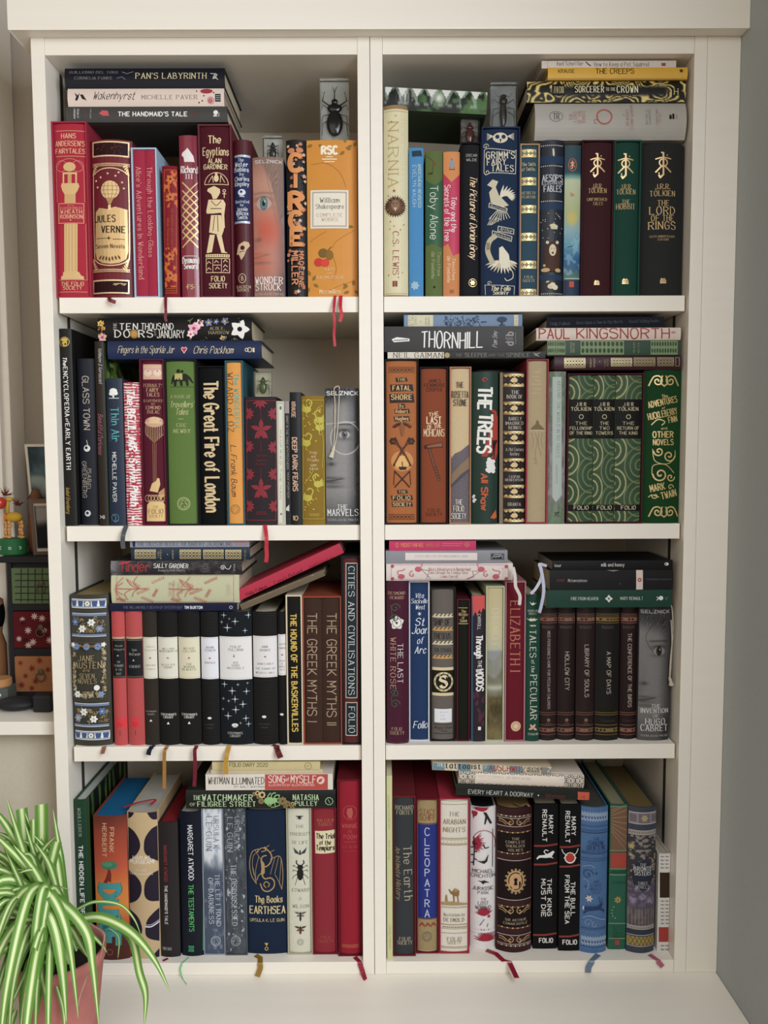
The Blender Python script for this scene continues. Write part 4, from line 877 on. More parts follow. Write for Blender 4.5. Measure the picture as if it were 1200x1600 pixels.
b = c.book('burgundy book with gilt lantern shapes and gold foot panel', '571A2C')
b.rect(558, 348, 676, 440, 'D3A594').disc(588, 400, 26, 'E2C7B0', 20).disc(648, 400, 26, 'E2C7B0', 20).hl(560, 676, 365, 8, GOLD).hl(560, 676, 424, 6, GOLD).disc(590, 388, 4, '7A2A3A').disc(646, 388, 4, '7A2A3A')
for t_, x0, x1, y, z in (("PERRAULT'S", 560, 680, 477, 20), ('FAIRY', 580, 652, 505, 21), ('TALES', 580, 658, 533, 21), ('ILLUSTRATED', 562, 680, 570, 14), ('BY', 612, 632, 591, 12), ('EDMUND', 576, 666, 612, 19), ('DULAC', 586, 660, 638, 19)): b.ac(t_, x0, x1, y, z, 'D9AE84')
b.disc(628, 700, 58, 'C99A86', 32).disc(628, 688, 34, 'D9B98A', 20).hl(570, 686, 705, 5, 'E2C795')
for k in range(11): b.line([(578+k*10, 715), (574+k*11, 760), (582+k*9.4, 830-abs(k-5)*9)], 2.6, 'D9B77C', smooth=3)
for k in (-10, 0, 10): b.line([(630+k, 830), (632+k*.8, 1080)], 2, 'B98A5C')
b.poly([(600, 1120), (615, 1075), (640, 1060), (648, 1040), (660, 1045), (665, 1080), (650, 1130)], 'D9B77C').poly([(655, 1130), (690, 1100), (694, 1150), (660, 1175)], 'B98A5C')
for k in range(6): b.ring(590+k*20, 1165, 20, 3, 'D9B77C', n=10)
b.poly([(584, 1205), (600, 1186), (680, 1186), (694, 1205), (696, 1305), (582, 1305)], 'DDBB7A').ac('THE', 620, 656, 1218, 14, '5E2A28').ac('FOLIO', 592, 682, 1245, 26, '5E2A28').ac('SOCIETY', 596, 680, 1274, 16, '5E2A28')

c = Case(698, 893, 318, 1328, '211F22', 'black slipcase around the moss green book')
b = c.book('moss green book with a small black elephant and riders', '5C7737')
b.poly([(735, 432), (742, 415), (760, 405), (820, 405), (835, 415), (850, 430), (868, 465), (858, 462), (842, 445), (835, 440), (838, 480), (824, 480), (818, 452), (800, 450), (802, 480), (788, 480), (782, 450), (765, 452), (762, 482), (748, 482), (746, 450), (736, 470), (730, 468)], '1F2418').rect(752, 405, 800, 442, 'B5A866').disc(775, 390, 12, '1F2418').disc(798, 392, 9, '1F2418').hl(720, 872, 486, 3, '2C3A20')
b.ac('A BOOK OF', 726, 852, 545, 18, 'BDBB80').ac("Travellers'", 722, 866, 592, 36, 'C5C288', 'it').ac('Tales', 758, 832, 637, 36, 'C5C288', 'it').hl(776, 806, 681, 3, 'BDBB80').ac('ERIC', 764, 826, 719, 20, 'C5C288').ac('NEWBY', 744, 848, 755, 22, 'C5C288'); flogo(b, 808, 1198, 38, 'BDBB80')
c = Case(895, 1066, 358, 1328, '151515', 'black slipcase in front of the teal one')
b = c.book('black book with large cream gothic lettering', '111213')
b.dn('The Great Fire of London', 978, 452, 1248, 82, 'D5BB8C', 'bl', lean=6)
S('F')
c = Case(132-17, 240, 325, 1328, '1F6270', 'teal slipcase around the orange book')
b = c.book('orange book with teal and dark green lettering', 'DF963E')
b.dn('The WONDERFUL', 194, 405, 752, 28, '3F9F92', 'sb', lean=3).dn('WIZARD of OZ', 155, 400, 762, 34, '2F3A34', 'sr', lean=4).dn('L. Frank Baum', 178, 840, 1152, 34, '3A3A30', 'it', lean=4); flogo(b, 186, 1232, 28, '8A6A3A')
b = V(245, 438, 545, 1326, '332A2D', 'dark grey book with a pattern of deep red leaves', recess=-.004)
rd = '8A2A34'
b.frame(254, 570, 432, 1300, 3, rd)
for y in (748, 1110):
    b.flower(343, y, 68, 5, rd, None, rot=90, fat=.42).leaf(343, y, 60, 250, 26, rd).leaf(343, y, 60, 290, 26, rd)
for x, y, r in ((258, 650, 180), (425, 650, 0), (258, 850, 180), (425, 855, 0), (262, 1020, 180), (428, 1020, 0), (262, 1215, 180), (430, 1215, 0)):
    g_ = 1 if r == 180 else -1
    for a_ in (-60, -20, 20, 60, 100, -100): b.leaf(x+g_*4, y, 40, (a_ if g_ > 0 else 180-a_), 20, rd)
for a_ in (200, 235, 270, 305, 340): b.leaf(338, 574, 50, a_, 18, rd)
b.line([(343, 820), (343, 880)], 2.5, rd).line([(343, 985), (343, 1050)], 2.5, rd).line([(341, 620), (342, 690)], 2.5, rd)
for t_, y in (('Jane Eyre', 905), ('Charlotte', 935), ('Bronte', 957)): b.ac(t_, 312, 376, y, 14, rd)
b.hl(318, 372, 1250, 3, rd).hl(310, 380, 1262, 3, rd)
ribbon(b, [(366, 1325), (376, 1400), (376, 1470), (378, 1520), (372, 1555)], .0062, 'B3283A')
b = V(440, 489, 572, 1326, 'B9B7A2', 'narrow grey-green book with a white inner strip', kind='jacket', hard=False)
b.rect(450, 595, 474, 1315, 'D3D2C2').rect(456, 605, 468, 626, '6A6A60').dn('MANFRIED THE MAN', 462, 750, 1170, 10, '6A6E5C', 'sB').disc(466, 1262, 6, '6A6E5C')
b = V(490, 520, 572, 1326, '2C2B2C', 'very narrow black book with a pinkish grey head', kind='jacket', hard=False)
b.rect(486, 570, 524, 648, '9A8E8E').dn('GRIEF IS THE THING WITH FEATHERS', 503, 662, 990, 11, 'A9A9A4', 'ss', lean=2).dn('MAX PORTER', 508, 1010, 1165, 11, 'A9A9A4', 'ss').poly([(494, 1225), (515, 1205), (515, 1245), (494, 1240)], 'C9C8C0')
b = V(521, 590, 518, 1326, '1E2022', 'narrow black book with tan hand-drawn capitals', kind='jacket', side='1E2022', recess=-.003)
b.dn('KRAUSE', 541, 578, 672, 22, 'C09A80', 'hB').dn('DEEP DARK FEARS', 549, 795, 1122, 27, 'C9A388', 'hB', lean=2).ac('10', 536, 568, 1286, 24, 'C0A070', 'hB')
b = V(591, 731, 540, 1326, '8A6C1E', 'mustard book covered in yellow swans and leaves', recess=-.003)
yl = 'BFB23A'
for x, y, g_ in ((622, 625, 1), (700, 690, -1), (620, 830, 1), (700, 735, -1), (690, 1080, -1), (630, 1165, 1)):
    b.disc(x, y, 26, yl, 20).line([(x+g_*18, y-10), (x+g_*30, y-45), (x+g_*8, y-60), (x-g_*2, y-48)], 8, yl, smooth=5)
    for k in range(4): b.leaf(x-g_*8, y-4+k*5, 38, 120+k*16 if g_ > 0 else 60-k*16, 10, yl)
    b.line([(x, y+18), (x-4, y+38), (x+8, y+44)], 4, yl)
for k in range(34):
    x = 600+random.random()*122; y = random.choice([580+random.random()*270, 1000+random.random()*240]); b.leaf(x, y, 16, random.random()*360, 8, yl)
b.line([(605, 1080), (660, 1000), (640, 960)], 3, yl, smooth=4).line([(718, 600), (680, 640), (720, 800), (715, 980)], 3, yl, smooth=5)
for t_, y, x0, x1 in (('Pride', 888, 640, 684), ('and', 910, 648, 676), ('Prejudice', 932, 626, 696), ('Jane', 962, 646, 682), ('Austen', 985, 638, 690)): b.ac(t_, x0, x1, y, 17, 'EFCFA8')
b.hl(635, 700, 1262, 3, yl).hl(640, 696, 1272, 3, yl).frame(598, 568, 726, 1292, 2.5, yl)
rb = b
b = V(735, 940, 492, 1326, '6F6F70', 'thick grey book showing half a face behind round glasses', sag=.005, kind='jacket', recess=-.004)
b.paint(face('918F8C', '2E2D2E', '222122', '5A5A5A', .57, .34, .17, .67, glasses=True, lid='A5A3A0', hairfn=lambda a, b_: np.clip(sst(.16, .06, b_+.05*a)+sst(.86, 1.0, a+.1*fbm(a*5, b_*12))*.8, 0, 1)), None, 60, 240)
b.ac('SELZNICK', 742, 934, 525, 22, 'E6E4E2', 'sB').ac('THE', 808, 870, 1218, 25, 'EDEBE8').ac('MARVELS', 748, 936, 1253, 38, 'EDEBE8').ac('SCHOLASTIC PRESS', 748, 936, 1298, 12, 'D0CECC')
def cord(sp, pts, r, col, name='bookmark_cord', tassel=None):
    P = [tuple(onY(*px(p[0], p[1]), sp.Y-p[2])) for p in pts]; P = [tuple(q) for q in cr(P, 5)]
    V_, F_ = tube(P, r, 6)
    if tassel:
        T = [tuple(onY(*px(p[0], p[1]), sp.Y-p[2])) for p in tassel]; tube(T, [.0016, .0028, .0026, .0044], 8, V_, F_)
    o = mesh(name, V_, F_, [mat(col, 'cloth')]); bpy.context.view_layer.update(); o.parent = sp.root; o.matrix_parent_inverse = sp.root.matrix_world.inverted(); return o
cord(b, [(795, 640, .001), (792, 560, .003), (788, 500, .004), (803, 484, .001), (820, 495, .004), (815, 620, .003), (808, 760, .003), (790, 855, .003), (786, 850, .003), (792, 740, .003), (793, 620, .003)], .0008, 'CFC4B0', tassel=[(790, 845, .003), (784, 866, .003), (782, 878, .003), (770, 916, .003)])
S('F'); ribbon(rb, [(660, 1327), (655, 1330)], .003, 'C9A83C')
S('E'); stk = 'p4'
b = H(342, 1282, 206, 316, '1B2D58', 'navy book with cream script title and tiny heart', stack=stk, kind='jacket', D=.15, Y=.014)
b.ac('Fingers in the Sparkle Jar', 405, 748, 260, 42, 'D9C9A4', 'sc').disc(802, 258, 11, 'B82A40').disc(818, 258, 11, 'B82A40').poly([(792, 263), (828, 263), (810, 285)], 'B82A40').line([(793, 252), (800, 245), (810, 252), (820, 245), (828, 254), (810, 283)], 3, 'E9DDD0', closed=True).ac('Chris Packham', 866, 1108, 262, 42, 'D9C9A4', 'sc').ring(1210, 262, 13, 4, 'D9C9A4').ring(1192, 262, 10, 4, 'D9C9A4').rect(1228, 250, 1240, 276, 'D9C9A4')
b = H(283, 1222, 64, 204, '141314', 'black book with coloured blossoms on top of the navy one', stack=stk, kind='jacket', D=.15, Y=.014)
b.ac('TEN', 416, 528, 118, 36, 'DAD6CC', 'sb').ac('THOUSAND', 548, 746, 118, 38, 'DAD6CC', 'ss').ac('DO', 386, 480, 162, 40, 'DAD6CC', 'sb').disc(505, 163, 27, '9A7434').disc(505, 163, 18, 'B58E48').ac('RS', 532, 620, 162, 40, 'DAD6CC', 'sb').t('of', (632, 172), (632, 144), 14, 'DAD6CC').ac('JANUARY', 645, 812, 164, 44, 'DAD6CC', 'ss').up('THE', 389, 95, 140, 18, 'DAD6CC').ac('ALIX E.', 968, 1056, 130, 17, 'C9B78A').ac('HARROW', 960, 1084, 155, 17, 'C9B78A')
for x, y, r, c1, c2 in ((870, 130, 42, 'E6A9B8', 'B03A5A'), (905, 100, 30, 'F0C9D0', 'C04A6A'), (850, 165, 26, 'F0D0D4', 'B03A5A'), (960, 95, 26, '7A78B8', 'D9C24A'), (310, 185, 32, 'E2A9BC', 'A03050'), (1005, 88, 20, '6A6AA8', 'D9D9E0'), (1150, 135, 62, 'E9E4DC', '15151A'), (1060, 85, 26, '8A86B8', 'C9B24A'), (1045, 190, 20, 'C9A86A', '8A5A2A'), (300, 100, 22, 'D9B24A', '9A6A1A'), (318, 130, 16, 'C9903A', '7A4A1A')): b.flower(x, y, r, 5, c1, c2, rot=x)
for k in range(26): b.disc(290+random.random()*40, 75+random.random()*120, 4, random.choice(['D9B24A', 'C97A3A', '7A8A4A']), n=6)
for k in range(30): b.leaf(830+random.random()*330, random.choice([75, 195])+random.random()*10, 22, random.random()*360, 9, random.choice(['5A6A3A', '3F5230', '7A6A9A']))
# ================================================================== upper middle right
S('G')
c = Case(50, 277, 350, 1472, '262224', 'black slipcase at the left end around an orange-brown book')
b = c.book('orange-brown book with dark ribbons, rifles and chains printed', 'AC6534')
dk = '3A2A24'
for x0, y0, x1, y1 in ((120, 474, 200, 506), (84, 520, 240, 570), (78, 584, 246, 648), (138, 652, 186, 682), (112, 686, 216, 720), (108, 736, 216, 772), (130, 1232, 202, 1262), (90, 1270, 236, 1306), (94, 1314, 236, 1350)): b.poly([(x0, y0+3), (x1-4, y0), (x1+4, y1-4), (x0+5, y1)], dk)
for t_, x0, x1, y, z in (('THE', 134, 190, 489, 18), ('FATAL', 102, 224, 545, 30), ('SHORE', 92, 232, 608, 32), ('By', 148, 176, 667, 18), ('Robert', 122, 206, 703, 22), ('Hughes', 120, 208, 752, 22), ('THE', 142, 192, 1247, 16), ('FOLIO', 104, 222, 1288, 24), ('SOCIETY', 104, 226, 1332, 22)): b.ac(t_, x0, x1, y, z, 'E2BE80', 'sb')
for y0, y1 in ((406, 440), (1400, 1434)):
    b.frame(78, y0, 246, y1, 3, dk)
    for k in range(6): b.ring(100+k*25, (y0+y1)/2, 11, 4, dk, ry=8, n=10)
b.disc(166, 1040, 76, 'C98A48', 70, n=24).disc(166, 1050, 48, 'DFAE62', 46)
for g_ in (-1, 1):
    b.line([(166-g_*60, 900), (166, 960), (166+g_*58, 1070)], 13, '6A3A22').line([(166-g_*46, 880), (166+g_*10, 1000)], 6, dk).poly([(166+g_*45, 1050), (166+g_*62, 1070), (166+g_*50, 1078)], dk)
    b.line([(166-g_*50, 1215), (166+g_*10, 1150), (166+g_*52, 1108)], 9, dk); b.line([(166+g_*52, 1108), (166+g_*58, 1200)], 5, dk)
    for a_ in (0, 60, 120, 180, 240, 300): b.disc(166+g_*62+16*math.cos(math.radians(a_)), 905+16*math.sin(math.radians(a_)), 9, dk, n=8)
    for k in range(5): b.leaf(166+g_*(20+k*6), 800+k*4, 28, 90-g_*(20*k-20), 10, dk)
b.poly([(148, 800), (166, 780), (184, 800), (172, 870), (160, 870)], '8A5430').poly([(140, 1078), (200, 1078), (190, 1098), (150, 1098)], dk).line([(170, 1078), (166, 1045)], 5, dk)
c = Case(285, 477, 402, 1472, '1F1C20', 'black slipcase around the rust brown book with an axe')
b = c.book('rust brown book with a tomahawk drawing', '8A4427')
for t_, x0, x1, y, z in (('JAMES', 342, 426, 498, 22), ('FENIMORE', 314, 456, 527, 22), ('COOPER', 330, 436, 557, 22), ('FOLIO', 340, 422, 1372, 20), ('SOCIETY', 324, 436, 1400, 20)): b.ac(t_, x0, x1, y, z, '3A1E18', 'sb')
b.t('THE', (346, 727), (412, 717), 24, 'E6CFA8', 'un').ac('LAST', 332, 430, 763, 44, 'E6CFA8', 'sB').t('OF THE', (336, 812), (432, 798), 28, 'E6CFA8', 'un').ac('MOHICANS', 312, 452, 848, 48, 'E6CFA8', 'ss')
b.line([(345, 940), (378, 1060), (416, 1168)], 20, '4A2A20').line([(345, 940), (378, 1060), (416, 1168)], 12, '7A4A34').poly([(312, 945), (318, 932), (360, 925), (438, 910), (442, 948), (400, 950), (362, 955), (318, 958)], '4A2A20').poly([(330, 938), (362, 930), (434, 916), (436, 942), (395, 944), (340, 950)], '8A5A42')
for k in range(5): b.line([(378+k*8, 1085+k*18), (398+k*6, 1078+k*18)], 4, '3A1E18')
c = Case(486, 632, 402, 1472, 'A87358', 'terracotta slipcase around a cream and slate book')
b = c.book('cream book whose lower half turns to slate grey stone', 'CDB48A')
b.poly([(480, 1024), (520, 990), (560, 972), (600, 940), (620, 925), (620, 1475), (480, 1475)], '6A6268')
for k in range(120):
    x = 494+random.random()*120; y = 1000+random.random()*450; b.line([(x, y), (x+4+5*random.random(), y+random.choice([-5, 5, 0]))], 2.2, random.choice(['8A7F80', '9A8A78', '54505A']))
b.poly([(486, 1130), (560, 1060), (620, 1010), (620, 1090), (560, 1130), (486, 1200)], '8A7258').poly([(486, 1200), (560, 1130), (620, 1090), (620, 1104), (486, 1214)], '52505C')
b.ac('THE', 530, 580, 525, 36, '3A322C', 'un').ac('ROSETTA', 500, 614, 590, 44, '3A322C', 'un').ac('STONE', 512, 604, 645, 40, '3A322C', 'un').ac('THE', 524, 572, 1316, 32, 'DDD5C5', 'un').ac('FOLIO', 512, 582, 1360, 36, 'DDD5C5', 'un').ac('SOCIETY', 498, 596, 1410, 36, 'DDD5C5', 'un')
b = V(634, 815, 436, 1470, '20382E', 'dark green book with brushed white title and red leaves', sag=.005, kind='jacket')
for k in range(9): b.leaf(812, 720+k*34, 60, 150+k*8, 22, 'B0382C')
b.poly([(790, 700), (818, 740), (818, 985), (790, 1060), (775, 960), (740, 1010), (700, 1010), (740, 900)], 'A83A2C')
for k in range(12): b.line([(775+k*4, 900), (790, 1040-k*10)], 3, '1A1A18')
b.t('THE', (725, 540), (725, 690), 86, 'EDE9E0', 'hB').t('TREES', (728, 722), (722, 985), 86, 'EDE9E0', 'hB').t('Ali Shaw', (722, 1125), (720, 1372), 40, 'C9582F', 'hB')
for k in range(22): b.disc(765+30*math.cos(k*1.7)*(k/22), 1075+52*math.sin(k*1.7)*(k/22), 15, 'E2E0D8', n=7)
for k in range(6): b.disc(648+random.random()*14, 1295+random.random()*40-20, 9, 'D9D8D0', n=7)
b.poly([(760, 1425), (800, 1370), (806, 1420), (790, 1432)], 'C9582F').spiral(720, 495, 20, 0, 1, 7, 'A8482C')
b = V(825, 1001, 438, 1470, '2A211F', 'dark brown book with seven shining gold picture bands', sag=.005, kind='jacket')
b.rect(823, 436, 848, 1472, '8A7A66')
def gband(y0, y1): b.paint(lambda a, b_: mixc('8A6A3A', 'F2E0B0', blob(a, b_, .62, .5, .45, 2, .8)), (852, y0, 992, y1), 20, 3)
for y in (494, 683, 882, 1067, 1246, 1408):
    gband(y-44, y-28); gband(y+28, y+44)
    for k in range(5): b.disc(868+k*28, y-28, 10, 'C9A868', 8, n=8).disc(868+k*28, y+28, 10, 'C9A868', 8, n=8)
    b.poly([(895, y+5), (910, y-14), (932, y-18), (948, y-2), (940, y+14), (912, y+16)], 'DDBF86').disc(858, y, 6, '5A4630')
for t_, x0, x1, y, z in (('THE', 902, 956, 576, 22), ('BOOK OF', 872, 980, 606, 22), ('BARELY', 886, 972, 755, 20), ('IMAGINED', 864, 986, 785, 20), ('BEINGS', 884, 970, 815, 20), ('A 21st Century', 866, 988, 962, 20), ('Bestiary', 894, 956, 992, 20), ('CASPAR', 886, 962, 1146, 16), ('HENDERSON', 862, 984, 1168, 16), ('GRANTA', 878, 966, 1332, 20)): b.ac(t_, x0, x1, y, z, 'DCD2C0')
S('H')
c = Case(6, 157, 350, 1465, '9C3A46', 'red-edged slipcase around a beige book')
b = c.book('beige book with a faint island and its reflection', 'B39E7A')
b.poly([(36, 828), (55, 805), (72, 790), (78, 765), (92, 765), (98, 790), (118, 808), (138, 828)], '7A6848').hl(34, 140, 832, 5, 'CDBB98')
for x0, x1, y, z in ((60, 110, 440, 14), (50, 100, 470, 14), (66, 104, 496, 14), (48, 112, 520, 14), (58, 118, 552, 14), (42, 112, 580, 16)): b.hl(x0, x1, y, 4, 'C2AF8C')
for P in ([(45, 850), (60, 900), (50, 960)], [(70, 850), (85, 910), (70, 980), (80, 1060)], [(95, 850), (92, 930), (112, 1000)], [(120, 850), (110, 900), (122, 950)], [(58, 1020), (78, 1040), (60, 1060)]): b.line(P, 4, '9A8660', smooth=4)
b = V(159, 276, 434, 1465, '6F7A6A', 'grey-green foliage patterned book with a pale pointed label', kind='jacket')
b.paint(lambda a, b_: mixc(mixc('56614F', '8A9585', fbm(a*8, b_*34)), mixc('A9A9A8', '5A4F4C', fbm(a*6, b_*20)), sst(.28, .4, b_)*sst(.9, .8, b_)), None, 30, 200)
b.poly([(188, 472), (248, 472), (250, 1270), (208, 1320), (186, 1285)], 'AEBBB2').dn('AROUND THE WORLD IN 80 TREES', 227, 500, 1018, 20, '56605E', 'sr', lean=-4).dn('Jonathan Drori', 217, 1062, 1192, 16, '7A7A78', 'it').t('K', (205, 1400), (230, 1400), 28, '30302E', 'sX')
for k in range(14): b.line([(165+k*7, 1462), (168+k*7, 1400-random.random()*20)], 3, '6F8A66')
c = Case(286, 800, 446, 1466, '4A1E26', 'wide dark maroon slipcase holding three matching green volumes', Y=.015)
def spir(sd):
    def f(a, b_):
        A = a*1.0; B = b_*4.6+sd*.15; r = mixc('2E4430', '3A5238', fbm(a*4+sd, b_*14)); tot = np.zeros_like(a)
        for i in range(-1, 6):
            for cx, rr in ((.95, .62), (-.05, .62)):
                cy = i*1.05+(.5 if cx < .5 else 0); dx = (A-cx); dy = (B-cy)*1.0; d = np.sqrt(dx*dx+dy*dy); th = np.arctan2(dy, dx)
                v = np.sin((d*30-th*1.0)); tot = np.maximum(tot, sst(.55, .9, v)*(d < rr)*(.5+.5*(cx < .5)))
        return mixc(r, 'BDB37A', tot*.85)
    return f
for i, (nm, x1, t3) in enumerate((('left', 464, (('THE', 40), ('FELLOWSHIP', 78), ('OF THE RING', 78))), ('middle', 611, (('THE', 30), ('TWO', 34), ('TOWERS', 58))), ('right', None, (('THE', 40), ('RETURN OF', 74), ('THE KING', 62))))):
    b = c.book('%s of three green spiral patterned volumes in the maroon slipcase' % nm, '2E4430', x1=x1, sag=.003)
    X0, X1 = ((300, 463), (468, 609), (615, 786))[i]; cx = (X0+X1)/2
    b.paint(spir(i), None, 44, 240); b.rect(X0-6, 622, X1+6, 888, '15130F').rect(X0-6, 1335, X1+6, 1377, '15130F')
    b.ac('J R R', cx-34, cx+34, 656, 22, 'C9BE96', 'un').ac('TOLKIEN', cx-68, cx+68, 687, 22, 'C9BE96', 'un').ring(cx, 740, 14, 4, 'C9BE96', n=16)
    for k, (t_, hw) in enumerate(t3): b.ac(t_, cx-min(hw, (X1-X0)/2-6), cx+min(hw, (X1-X0)/2-6), 784+k*33, 20, 'C9BE96', 'un')
    b.ac('FOLIO', cx-50, cx+50, 1354, 24, 'C9BE96', 'un')
b = V(803, 1056, 424, 1465, '16401F', 'wide bottle green book with tilted gilt capitals and scrolls', sag=.006)
g = 'DDBE78'
b.scrolls(942, 500, 200, 86, 9, g).scrolls(940, 1385, 200, 84, 9, g)
for t_, a_, z_, s_ in (('The', (925, 604), (966, 600), 20), ('ADVENTURES', (838, 662), (1032, 620), 40), ('of', (926, 684), (948, 680), 14), ('HUCKLEBERRY', (836, 742), (1032, 700), 42), ('FINN', (970, 765), (1032, 752), 38), ('and', (920, 820), (962, 818), 16), ('OTHER', (866, 862), (1006, 860), 38), ('NOVELS', (868, 914), (1006, 912), 36), ('MARK', (848, 1228), (944, 1208), 44), ('TWAIN', (920, 1278), (1026, 1252), 44)): b.t(t_, a_, z_, s_, g, 'sB', 'foil')
b.spiral(905, 975, 34, 180, 1.3, 9, g, 'foil').spiral(975, 1005, 42, 0, 1.4, 9, g, 'foil', sgn=-1).line([(865, 960), (880, 1040), (960, 1060), (1015, 1020), (1018, 970)], 5, g, 'foil', smooth=5)
b.spiral(915, 1130, 50, 180, 1.4, 10, g, 'foil').spiral(985, 1150, 30, 0, 1.2, 8, g, 'foil', sgn=-1).line([(860, 1130), (870, 1070), (950, 1065), (1010, 1120)], 5, g, 'foil', smooth=5).line([(858, 795), (900, 760), (945, 775), (925, 798)], 7, g, 'foil', smooth=5).spiral(985, 1218, 22, 0, 1, 6, g, 'foil').spiral(880, 1275, 22, 180, 1, 6, g, 'foil').line([(838, 1285), (860, 1270), (905, 1285)], 6, g, 'foil', smooth=4)
S('G'); stk = 'p5'
b = H(66, 1134, 304, 350, '26241F', 'slim book, cream at the left and black at the right', stack=stk, kind='jacket', sag=.0003, D=.18, Y=.013)
b.rect(64, 300, 448, 354, 'D5CDBC').ac('NEIL GAIMAN', 106, 440, 328, 34, '1E1C1A').disc(470, 328, 18, 'B09A62').ac('THE', 528, 572, 328, 20, '7F7B70').ac('SLEEPER', 590, 738, 326, 26, '8A867A').ac('AND THE', 748, 860, 328, 16, '7F7B70').ac('SPINDLE', 870, 1028, 326, 26, '8A867A').line([(1055, 312), (1090, 335), (1060, 325), (1095, 312)], 4, 'A9A69A')
b = H(45, 985, 131, 302, '393635', 'thick charcoal book with tall thin white lettering', stack=stk, kind='jacket', sag=.001, D=.15, Y=.012)
b.ac('THORNHILL', 294, 710, 222, 104, 'EDEBE6', 'hd').poly([(95, 220), (130, 205), (214, 215), (216, 232), (110, 240)], 'E6E4DE').line([(110, 228), (205, 222)], 5, '393635').up('Pam Smy', 792, 165, 275, 30, 'C9C6C0', 'sc').up('dfb', 892, 170, 260, 46, '9A9894', 'sB').rect(868, 205, 914, 226, '6A6866').line([(932, 172), (932, 252)], 3, '8A8884')
b = H(178, 978, 49, 129, '7897BC', 'blue engraved cloth book with a cream label at its head', stack=stk, sag=.001, D=.15, Y=.016)
b.rect(205, 50, 375, 129, 'D3CCAA').up('A TALE', 215, 56, 126, 13, '4A4A42').up('OF TWO', 236, 56, 126, 13, '4A4A42').up('CITIES', 256, 62, 116, 13, '4A4A42').star(292, 96, 6, '3A3A34').up('Charles', 326, 68, 122, 12, '4A4A42', 'it').up('Dickens', 345, 68, 122, 12, '4A4A42', 'it').rect(922, 50, 950, 129, 'D3CCAA').up('FOLIO', 938, 60, 118, 10, '4A4A42')
for k in range(70):
    x = 450+random.random()*240; y = 60+random.random()*66; b.line([(x, y), (x+random.choice([-14, 10, 3]), y+random.choice([14, -10, 18]))], 4, '3F4F66')
b.disc(840, 82, 34, '3F4F66', 18).rect(834, 95, 846, 120, '3F4F66').hl(820, 862, 120, 5, '3F4F66').line([(700, 100), (735, 98)], 6, '3F4F66')
S('H'); stk = 'p6'
b = H(200, 1058, 330, 426, '3B1820', 'maroon book with gilt lattice panels, bottom of its pile', stack=stk, kind='leather', Y=.016, D=.16)
b.panel(268, 346, 408, 412, 'CDBB8C', 7, 3).panel(582, 346, 722, 402, 'CDBB8C', 7, 3).panel(734, 344, 876, 402, 'A8946A', 7, 3).panel(892, 344, 1000, 402, 'A8946A', 5, 3)
b.up('HERBERT', 440, 350, 410, 11, 'CDBB8C').up('SPENCER', 464, 350, 410, 11, 'CDBB8C').up('DANIEL', 535, 350, 405, 10, 'A8946A').up('DEFOE', 553, 352, 402, 10, 'A8946A').disc(500, 372, 3, 'CDBB8C').frame(1012, 344, 1036, 402, 3, 'A8946A')
b = H(150, 1048, 228, 330, '27432E', 'green book with a woven circle pattern, second in its pile', stack=stk, kind='leather', Y=.015, D=.16, sag=.0008)
def knot(a, b_):
    x = a*21; y = b_*2.4; v = np.abs(np.sin(x*1.5)*np.sin(y*2.6+.2)); w2 = np.abs(((x+y) % 1)-.5)+np.abs(((x-y) % 1)-.5)
    return mixc('27432E', '8E9A70', np.clip(sst(.55, .4, v)*.8+sst(.8, .9, w2)*.4, 0, 1))
for x0, x1 in ((155, 272), (378, 668), (852, 1030)): b.paint(knot, (x0, 232, x1, 322), int((x1-x0)/3), 26).frame(x0, 232, x1, 322, 3, '8E9A70')
b.up('GRAHAM', 312, 242, 312, 12, 'B5B98A').up('GREENE', 330, 242, 312, 12, 'B5B98A').up('THE HEART', 738, 240, 315, 11, '9AA070').up('MATTER', 768, 245, 312, 11, '9AA070')
b = H(78, 1055, 142, 226, 'D9C6B8', 'off-white book with large rust red capitals', stack=stk, kind='jacket', Y=.013, D=.155, side=None) if False else H(78, 1055, 142, 226, 'D9C6B8', 'off-white book with large rust red capitals', stack=stk, kind='jacket', Y=.013, D=.155)
b.ac('PAUL', 95, 305, 182, 66, 'A23E3A', 'ss').ac('KINGSNORTH', 348, 980, 180, 66, 'A23E3A', 'ss').hl(990, 1018, 170, 4, 'A23E3A').hl(990, 1018, 178, 4, 'A23E3A').up('THE', 762, 155, 205, 8, 'B9A9A0')
b = H(148, 940, 62, 140, '20242F', 'dull navy book on top of the pile beneath the shelf', stack=stk, kind='cloth', Y=.022, D=.13, sag=.001)
b.ac('Philip Pullman', 172, 305, 108, 20, '5A5F6A', 'sr', lean=-2).ac('Once Upon a Time in the North', 348, 660, 98, 20, '5A5F6A', 'sr', lean=-4).ac('David Fickling Books', 704, 906, 90, 20, '5A5F6A', 'sr', lean=-3)
